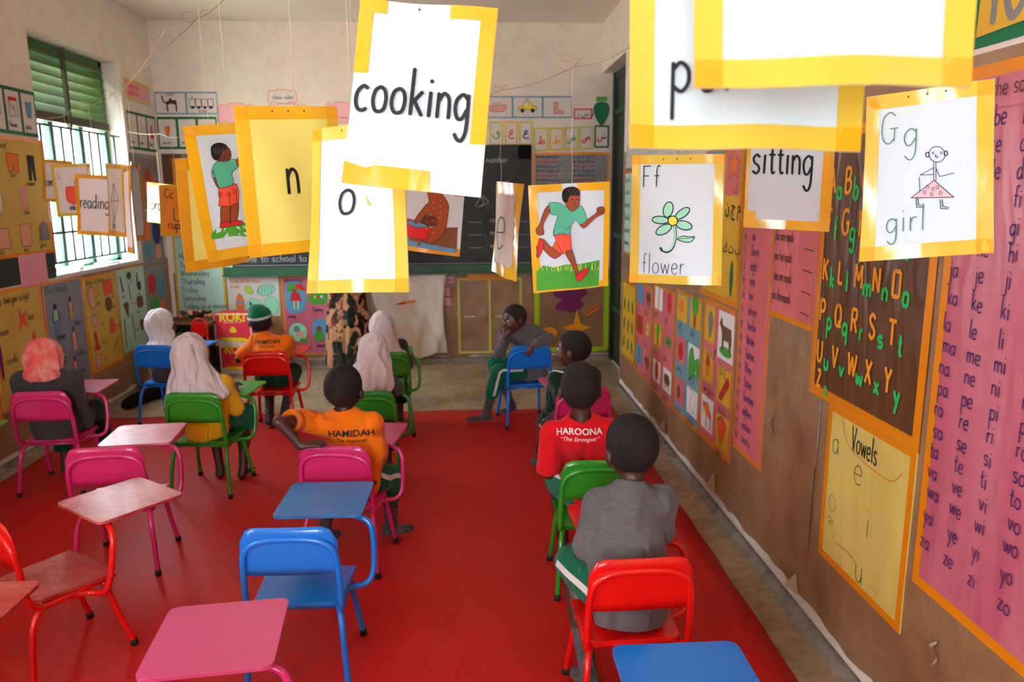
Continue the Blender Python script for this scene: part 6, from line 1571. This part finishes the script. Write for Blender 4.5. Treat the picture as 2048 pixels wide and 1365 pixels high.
        for i, (u, v, w) in enumerate(s.mb.v):
            p = np.array(origin)+rt*u+up*v; h = bv.ray_cast(Vector(p-dirn*.3), Vector(dirn))
            vs.append(np.array(h[0])-dirn*.0055 if h[0] is not None else p)
            if h[0] is None: miss.add(i)
        ok = [k for k, q in enumerate(s.mb.f) if not (set(q) & miss)]
        s.mb.f = [s.mb.f[k] for k in ok]; s.mb.m = [s.mb.m[k] for k in ok]; s.mb.sm = [False]*len(ok)
        s.mb.v = [tuple(v) for v in vs]; s.mb.build('shirt_print', garment, recalc=False)

def ball(c, r, n=10):
    c = np.array(c, float); vs = []; fs = []
    for j in range(n+1):
        t = math.pi*j/n
        for i in range(2*n): a = math.pi*i/n; vs.append(c+r*np.array([math.sin(t)*math.cos(a), math.sin(t)*math.sin(a), math.cos(t)]))
    for j in range(n):
        for i in range(2*n): fs.append((j*2*n+i, j*2*n+(i+1) % (2*n), (j+1)*2*n+(i+1) % (2*n), (j+1)*2*n+i))
    return vs, fs

def sitting(lean=.02, side=0, up=.0, head=None, hrot=(0, 0, 0), sc=1.0):
    """joints of a child on a classroom chair, in the chair's own frame"""
    z = .312
    J = dict(hip=vec(0, -.055, z+.062), chest=vec(side*.6, -.055+lean*.5, z+.205*sc), neck=vec(side, -.045+lean, z+.335*sc+up))
    hd = vec(side*1.1, -.020+lean*1.25, z+.335*sc+up+.125) if head is None else vec(*head)
    J['head'] = hd; J['head_rot'] = vec(*hrot)
    for s, q in (('L', -1), ('R', 1)):
        J['sh'+s] = J['neck']+vec(q*.098, .0, -.055); J['el'+s] = J['neck']+vec(q*.140, .05, -.205); J['wr'+s] = vec(q*.085, .165, .540)
        J['hdir'+s] = vec(-q*.4, 1, 0); J['hnrm'+s] = vec(0, 0, 1)
        J['hp'+s] = vec(q*.050, -.03, z+.062); J['kn'+s] = vec(q*.085, .195, z+.048); J['an'+s] = vec(q*.080, .175, .060); J['to'+s] = vec(q*.088, .245, .030)
    return J
def loc_of(ch): return tuple(ch.location), ch.rotation_euler[2]
def to_local(ch, p):
    """room point -> the frame of a chair"""
    x, y = p[0]-ch.location[0], p[1]-ch.location[1]; a = -ch.rotation_euler[2]
    return vec(x*math.cos(a)-y*math.sin(a), x*math.sin(a)+y*math.cos(a), p[2]-ch.location[2])
def seat_person(key, label, J, **k):
    l, r = loc_of(CH[key]); f = Figure('person', label, l, r, J, **k); f.floor = .001; return f
def px(key, x, y, Y): return to_local(CH[key], at(x, y, Y))

# Q: boy in the grey sweater, foreground right
J = sitting(lean=.075, hrot=(.18, -.12, -.08), sc=1.0)
J['neck'] = px('Q', 1262, 975, 2.19); J['head'] = px('Q', 1262, 893, 2.235); J['chest'] = vec(.0, -.02, .50); 
J['shL'] = J['neck']+vec(-.105, -.005, -.05); J['shR'] = J['neck']+vec(.095, -.01, -.045)
J['elL'] = vec(-.118, .035, .525); J['elR'] = vec(.128, .06, .545); J['wrL'] = vec(-.03, .17, .540); J['wrR'] = vec(.05, .20, .545)
J['hdirL'] = vec(1, .35, 0); J['hdirR'] = vec(-1, .3, 0)
J['knL'] = vec(-.135, .19, .385); J['anL'] = vec(-.105, .04, .075); J['toL'] = vec(-.125, .10, .030); J['knR'] = vec(.10, .20, .365); J['anR'] = vec(.085, .09, .075); J['toR'] = vec(.09, .155, .030)
f = seat_person('Q', 'child in grey sweater leaning on the bright red tablet chair', J, vx=.005, hs=1.08)
f.body(); f.hair(); sh = f.shirt('sweater_grey', sleeve=1.9, hem=.012, name='sweater', g=.012); f.trousers('shorts_green', length=1.05, name='shorts'); f.sock()
f.stripe([J['hpL']+vec(0, .04, 0), (J['hpL']+J['knL'])/2, J['knL']], 'L', out=(-1, 0, .25))

# P: boy in the red shirt
J = sitting(lean=.03, hrot=(0, .05, .0))
J['head'] = px('P', 1160, 775, 2.86); J['neck'] = px('P', 1163, 838, 2.84); J['chest'] = vec(-.025, -.03, .52)
J['shL'] = J['neck']+vec(-.115, 0, -.055); J['shR'] = J['neck']+vec(.115, 0, -.055)
J['elL'] = J['neck']+vec(-.130, .01, -.225); J['elR'] = J['neck']+vec(.135, .05, -.215)
J['knL'] = vec(-.125, .17, .365); J['anL'] = px('P', 1128, 1090, 3.10)+vec(0, 0, .02); J['anL'][2] = .06; J['toL'] = J['anL']+vec(-.01, .055, -.032); J['anR'] = J['anL']+vec(.07, .03, 0); J['toR'] = J['anR']+vec(.02, .06, -.03)
f = seat_person('P', 'child in red shirt with white name on the back, on the green chair', J, vx=.0055, hs=1.06)
f.body(); f.hair(); sh = f.shirt('tee_red', sleeve=.85, hem=.02, g=.012); f.trousers('shorts_green', length=.95, name='shorts')
f.stripe([J['hpL']+vec(0, .03, 0), (J['hpL']+J['knL'])/2, J['knL']-vec(0, .02, 0)], 'L', out=(-.6, 0, .8))
o_ = px('P', 1162, 877, 2.74)
f.printed(sh, [('HAROONA', .035, 0, 'draw_white', .014, 0, 0), ('“The Strongest”', .023, -.026, 'draw_white', .0, .35, 0)], o_, (0, 1, 0), flip=1)

# K: boy leaning on the pink chair's backrest
J = sitting(lean=.05, side=.03, hrot=(-.05, .10, .06))
J['head'] = px('K', 688, 775, 3.20); J['neck'] = px('K', 690, 826, 3.17); J['chest'] = vec(.055, .0, .51); J['hip'] = vec(.02, -.03, .375)
J['shL'] = px('K', 603, 842, 3.13); J['shR'] = J['neck']+vec(.112, .005, -.045)
J['elL'] = px('K', 558, 845, 2.99); J['wrL'] = px('K', 603, 893, 2.985); J['hdirL'] = vec(1, .10, .18); J['hnrmL'] = vec(.1, -.15, 1); J['curlL'] = [.22]
J['elR'] = px('K', 752, 884, 3.32); J['wrR'] = px('K', 738, 872, 3.45)
J['knR'] = px('K', 778, 955, 3.36); J['anR'] = px('K', 783, 1050, 3.38); J['anR'][2] = .07; J['toR'] = px('K', 812, 1058, 3.40); J['toR'][2] = .032
J['hpR'] = vec(.075, -.02, .372); J['knL'] = vec(-.135, .17, .365); J['anL'] = px('K', 650, 1062, 3.33); J['anL'][2] = .07; J['toL'] = px('K', 668, 1078, 3.36); J['toL'][2] = .032
f = seat_person('K', 'child in orange shirt resting one arm on the pink backrest', J, vx=.0045, hs=1.08)
f.body(); f.hair(); sh = f.shirt('tee_orange', sleeve=.42, hem=.01, g=.013, k=.03); f.trousers('shorts_green', length=1.45, name='shorts'); f.sock(up=.35)
f.stripe([J['hpR']+vec(0, .05, 0), (J['hpR']+J['knR'])/2, J['knR'], (J['knR']*.6+J['anR']*.4)], 'R', out=(1, -.3, .2))
o_ = px('K', 704, 872, 3.11)
f.printed(sh, [('HAMIDAH', .042, 0, 'ink_black', .012, 0, 0), ('The Hammer', .024, -.026, 'ink_black', .003, 0, 0)], o_, (0, 1, 0))

# A: girl in the coral scarf
J = sitting(lean=.03, hrot=(-.75, 0, 0))
J['head'] = px('A', 93, 712, 4.15); J['neck'] = px('A', 90, 745, 4.12); J['shL'] = J['neck']+vec(-.118, 0, -.05); J['shR'] = J['neck']+vec(.118, .02, -.05); J['elL'] = J['neck']+vec(-.15, .06, -.20); J['elR'] = px('A', 165, 845, 4.25); J['wrR'] = px('A', 172, 812, 4.42); J['knR'] = px('A', 190, 820, 4.48); J['anR'] = px('A', 215, 880, 4.62); J['anR'][2] = .06; J['toR'] = J['anR']+vec(.03, .06, -.03)
J['knR'][2] = .35
f = seat_person('A', 'child in coral headscarf and dark grey sweater on the pink chair', J, vx=.006, hs=1.0)
f.body(ears=False); f.shirt('sweater_dark', sleeve=1.9, name='sweater', hem=.01, g=.024); f.trousers('shorts_dark', length=1.7); f.scarf('hijab_coral', drop=.012, spread=.03)
# F: girl in the long white scarf
J = sitting(lean=.03, hrot=(-.25, -.1, .05))
J['head'] = px('F', 383, 704, 4.08); J['neck'] = px('F', 385, 748, 4.05); J['knR'] = vec(.11, .2, .36)
nb = J['neck']
J['anL'] = vec(-.03, .14, .05); J['toL'] = vec(-.04, .20, .028); J['anR'] = vec(.11, .13, .05); J['toR'] = vec(.13, .19, .028)
f = seat_person('F', 'child in long white headscarf and yellow shirt on the green chair', J, vx=.006, hs=1.04)
f.body(ears=False); f.shirt('tee_yellow', sleeve=1.1, hem=.02, g=.014); f.trousers('shorts_green', length=1.25, name='skirt')
f.scarf('hijab_white', cape=[(nb+vec(0, -.01, .02), nb+vec(.0, .0, -.10), .086, .150, (vec(0, 1, 0), 1.55)), (nb+vec(.0, .0, -.10), nb+vec(.0, .0, -.15), .150, .158, (vec(0, 1, 0), 1.7)), (nb+vec(.03, 0, 0), nb+vec(.115, .02, -.12), .07, .085, (vec(0, 1, 0), 1.0))], hem_plane=(nb+vec(0, 0, -.150), (.16, .1, -1)))
# G: girl by the window wall, turned right
J = sitting(lean=.04, hrot=(-1.0, 0, 0))
J['head'] = px('G', 324, 645, 5.45); J['neck'] = px('G', 330, 680, 5.42)
f = seat_person('G', 'child in white headscarf on the blue chair by the window wall', J, vx=.0075, hs=1.0)
f.body(ears=False); f.shirt('sweater_dark', sleeve=1.9, name='sweater', hem=.01); f.trousers('shorts_green', length=1.7); f.scarf('hijab_white', drop=.06, spread=.12)
# H: child in the green cap
J = sitting(lean=.05, hrot=(.05, 0, 0), up=.02)
J['head'] = px('H', 521, 642, 5.22); J['neck'] = px('H', 521, 672, 5.20)
J['elL'] = J['neck']+vec(-.17, .03, -.17); J['elR'] = J['neck']+vec(.17, .06, -.16); J['anL'] = vec(-.06, .04, .07); J['toL'] = vec(-.06, .10, .03); J['anR'] = vec(.03, .06, .07); J['toR'] = vec(.04, .12, .03)
f = seat_person('H', 'child in orange shirt and green cap on the far red chair', J, vx=.006, hs=1.0)
f.body(); f.hair(); sh = f.shirt('tee_orange', sleeve=.75, hem=-.09, g=.014); f.trousers('shorts_dark', length=1.5, name='shorts'); f.sock(up=.5)
f.printed(sh, [('HAMIDAH', .036, 0, 'ink_black', .012, 0, 0), ('The Hammer', .020, -.022, 'ink_black', .002, 0, 0)], px('H', 534, 688, 5.1), (0, 1, 0))
F = f.field(.005); F.ell(f.H(0, -.012, .030), (.080, .098, .078), .01, f.HR); F.cap(f.H(-.055, .01, .085), f.H(-.062, .01, .125), .010, .007, .012); F.ell(f.H(-.02, -.01, .085), (.05, .06, .03), .02, f.HR)
F.plane(f.H(0, -.04, .012), f.HR@np.array([.10, .10, -1])); cp = F.mesh('cap', 'cap_green', f.root)
F = f.field(.005); F.ell(f.H(0, -.012, .026), (.0815, .0995, .080), .01, f.HR); F.plane(f.H(0, -.04, .022), f.HR@np.array([.10, .10, -1])); F.plane(f.H(0, -.04, .042), f.HR@np.array([-.10, -.10, 1])); F.mesh('cap_band', 'stripe_white', cp)
# I, J: two girls in white scarves, centre
J = sitting(lean=.03, hrot=(.35, 0, 0)); J['head'] = px('I', 762, 652, 5.08); J['neck'] = px('I', 775, 690, 5.05)
f = seat_person('I', 'child in white headscarf in the front row near the hanging cloth', J, vx=.007, hs=1.0)
f.body(ears=False); f.shirt('sweater_dark', sleeve=1.9, name='sweater', hem=.01); f.trousers('shorts_dark', length=1.7); f.scarf('hijab_white', drop=.08)
J = sitting(lean=.03, hrot=(.3, 0, 0), sc=.95); J['head'] = px('J', 745, 700, 4.10); J['neck'] = px('J', 750, 735, 4.05); J['chest'] = vec(-.0, -.04, .50); J['elR'] = px('J', 790, 775, 4.05)
nb = J['neck']
f = seat_person('J', 'child in white headscarf in the second row, just behind another', J, vx=.006, hs=.98)
f.body(ears=False); f.shirt('sweater_dark', sleeve=1.9, name='sweater', hem=.01, g=.016); f.trousers('shorts_dark', length=1.7)
f.scarf('hijab_white', cape=[(nb+vec(0, -.012, .02), nb+vec(-.02, -.045, -.06), .086, .115, (vec(0, 1, 0), 1.25)), (nb+vec(-.02, -.045, -.06), nb+vec(-.055, -.055, -.18), .112, .050, (vec(0, 1, 0), 1.4))])
# O: boy in profile behind the red shirt
J = sitting(lean=.05, hrot=(1.0, 0, 0), up=-.0); J['head'] = px('O', 1146, 697, 4.14); J['neck'] = px('O', 1158, 738, 4.10)
J['elL'] = px('O', 1105, 815, 4.2); J['wrL'] = px('O', 1085, 848, 4.3); J['knL'] = px('O', 1095, 850, 4.3); J['anL'] = px('O', 1085, 910, 4.2); J['anL'][2] = .07; J['toL'] = J['anL']+vec(-.03, .06, -.03)
f = seat_person('O', 'child in dark green top looking left from the bright pink chair', J, vx=.006, hs=1.05, skin='skin_warm')
f.body(); f.hair(); f.shirt('jacket_green', sleeve=1.9, name='jacket', hem=.01, g=.016); f.trousers('track_maroon', length=1.8); f.sock(up=.3)
f.stripe([J['shL']+vec(.05, -.03, .0), J['shL'], (J['shL']+J['elL'])/2], 'L', out=(-.3, -.3, 1), garment=[c for c in f.root.children if c.name.startswith('jacket')][0], wid=.006)
f.stripe([J['knL']+vec(.03, -.03, 0), J['knL']*.8+J['anL']*.2], 'L', out=(-1, -.3, .3))
# N: boy turned sideways on the blue chair
N_ = 'N'
J = sitting(lean=0, hrot=(1, 0, 0))
J['hip'] = px(N_, 1064, 750, 5.22); J['hip'][2] = .37; J['chest'] = px(N_, 1060, 700, 5.22); J['neck'] = px(N_, 1036, 652, 5.22)
J['head'] = px(N_, 1030, 640, 5.19); J['head_rot'] = vec(1.95, -.12, .10); J['head'] = px(N_, 1028, 637, 5.18)
J['fwd'] = nrm(vec(-.8, -.5, 0))
J['shL'] = px(N_, 1010, 672, 5.16); J['shR'] = px(N_, 1068, 664, 5.20)
J['elR'] = px(N_, 1098, 678, 5.10); J['wrR'] = px(N_, 1066, 690, 5.045); J['hdirR'] = vec(-.5, 0, -.8); J['hnrmR'] = vec(-.1, -1, -.1); J['curlR'] = [.15]
J['elL'] = px(N_, 1000, 705, 5.10); J['wrL'] = px(N_, 1006, 678, 5.02); J['hdirL'] = vec(.5, -.1, 1); J['hnrmL'] = vec(-.6, -.9, .1); J['curlL'] = [.8]
J['hpL'] = px(N_, 1040, 752, 5.18); J['hpR'] = px(N_, 1045, 748, 5.30); J['hpL'][2] = J['hpR'][2] = .372
J['knL'] = px(N_, 998, 762, 5.14); J['knR'] = px(N_, 992, 745, 5.30); J['knL'][2] = .375; J['knR'][2] = .40
J['anL'] = px(N_, 972, 822, 5.18); J['anL'][2] = .075; J['toL'] = px(N_, 942, 840, 5.17); J['toL'][2] = .032
J['anR'] = px(N_, 1022, 800, 5.40); J['anR'][2] = .075; J['toR'] = px(N_, 1010, 815, 5.36); J['toR'][2] = .032
f = seat_person('N', 'child in grey sweater turned round on the far blue chair, chin on hand', J, vx=.0045, hs=.98, skin='skin_warm')
f.body(); f.hair(); f.shirt('sweater_grey', sleeve=1.85, name='sweater', hem=.0, g=.010); f.trousers('shorts_green', length=1.55); f.sock(up=.35)
f.stripe([J['hpL'], (J['hpL']+J['knL'])/2, J['knL'], J['knL']*.5+J['anL']*.5], 'L', out=nrm(vec(.1, -1, .35)), wid=.008)
F = f.field(.005); F.cap(J['neck']+vec(0, 0, -.022), J['neck']+vec(-.004, -.010, .002), .052, .044, .01); F.cap(J['neck'], J['neck']+vec(0, 0, .08), .039, .05, .004, op='s'); F.plane(J['neck']-vec(0, 0, .018), (0, 0, -1)); F.mesh('collar', 'collar_yellow', f.root)

# grown-up in the long flowered dress at the front wall
Yp = 6.99
J = dict(hip=vec(0, 0, .92), chest=vec(0, .0, 1.16), neck=vec(0, .0, 1.40), head=vec(0, .02, 1.53), head_rot=vec(0, 0, 0))
for s, q in (('L', -1), ('R', 1)):
    J['sh'+s] = vec(q*.165, 0, 1.35); J['el'+s] = vec(q*.20, .03, 1.10); J['wr'+s] = vec(q*.14, .16, .98); J['hdir'+s] = vec(-q, .3, 0); J['hnrm'+s] = vec(0, 1, .3)
    J['hp'+s] = vec(q*.08, 0, .88); J['kn'+s] = vec(q*.09, .02, .48); J['an'+s] = vec(q*.09, 0, .09); J['to'+s] = vec(q*.10, -.12, .035)
for k_ in ('hipx',): pass
for k_, v_ in list(J.items()):
    if k_.startswith('to'): J[k_] = vec(v_[0], .10, v_[2])
f = Figure('person', 'grown-up in a long brown flowered dress at the chalkboard, upper half behind cards', (float(at(700, 730, Yp)[0]), Yp, 0), math.pi, J, vx=.010, hs=1.15)
f.floor = .001; f.body(ears=False)
F = f.field(.011); 
F.cap((0, 0, 1.30), (0, 0, 1.0), .12, .13, .04, (vec(0, 1, 0), 1.3)); F.cap((0, 0, 1.0), (0, 0, .10), .15, .215, .05, (vec(0, 1, 0), 1.35))
for s in 'LR': F.cap(J['sh'+s], J['el'+s], .062, .055, .03); F.cap(J['el'+s], J['el'+s]*.3+J['wr'+s]*.7, .055, .045, .02); F.cap((0, 0, 1.30), J['sh'+s], .07, .062, .04)
F.warp(lambda x, y, z: np.clip(1.0-z, 0, 1)*(.014*np.sin(np.arctan2(x, y)*10+1.0*np.sin(z*4))+.008*np.sin(np.arctan2(x, y)*19+z*3)))
F.plane((0, 0, .045), (0, 0, -1)); F.mesh('dress', 'floral', f.root)
f.scarf('black_cloth', drop=.12, spread=.2)
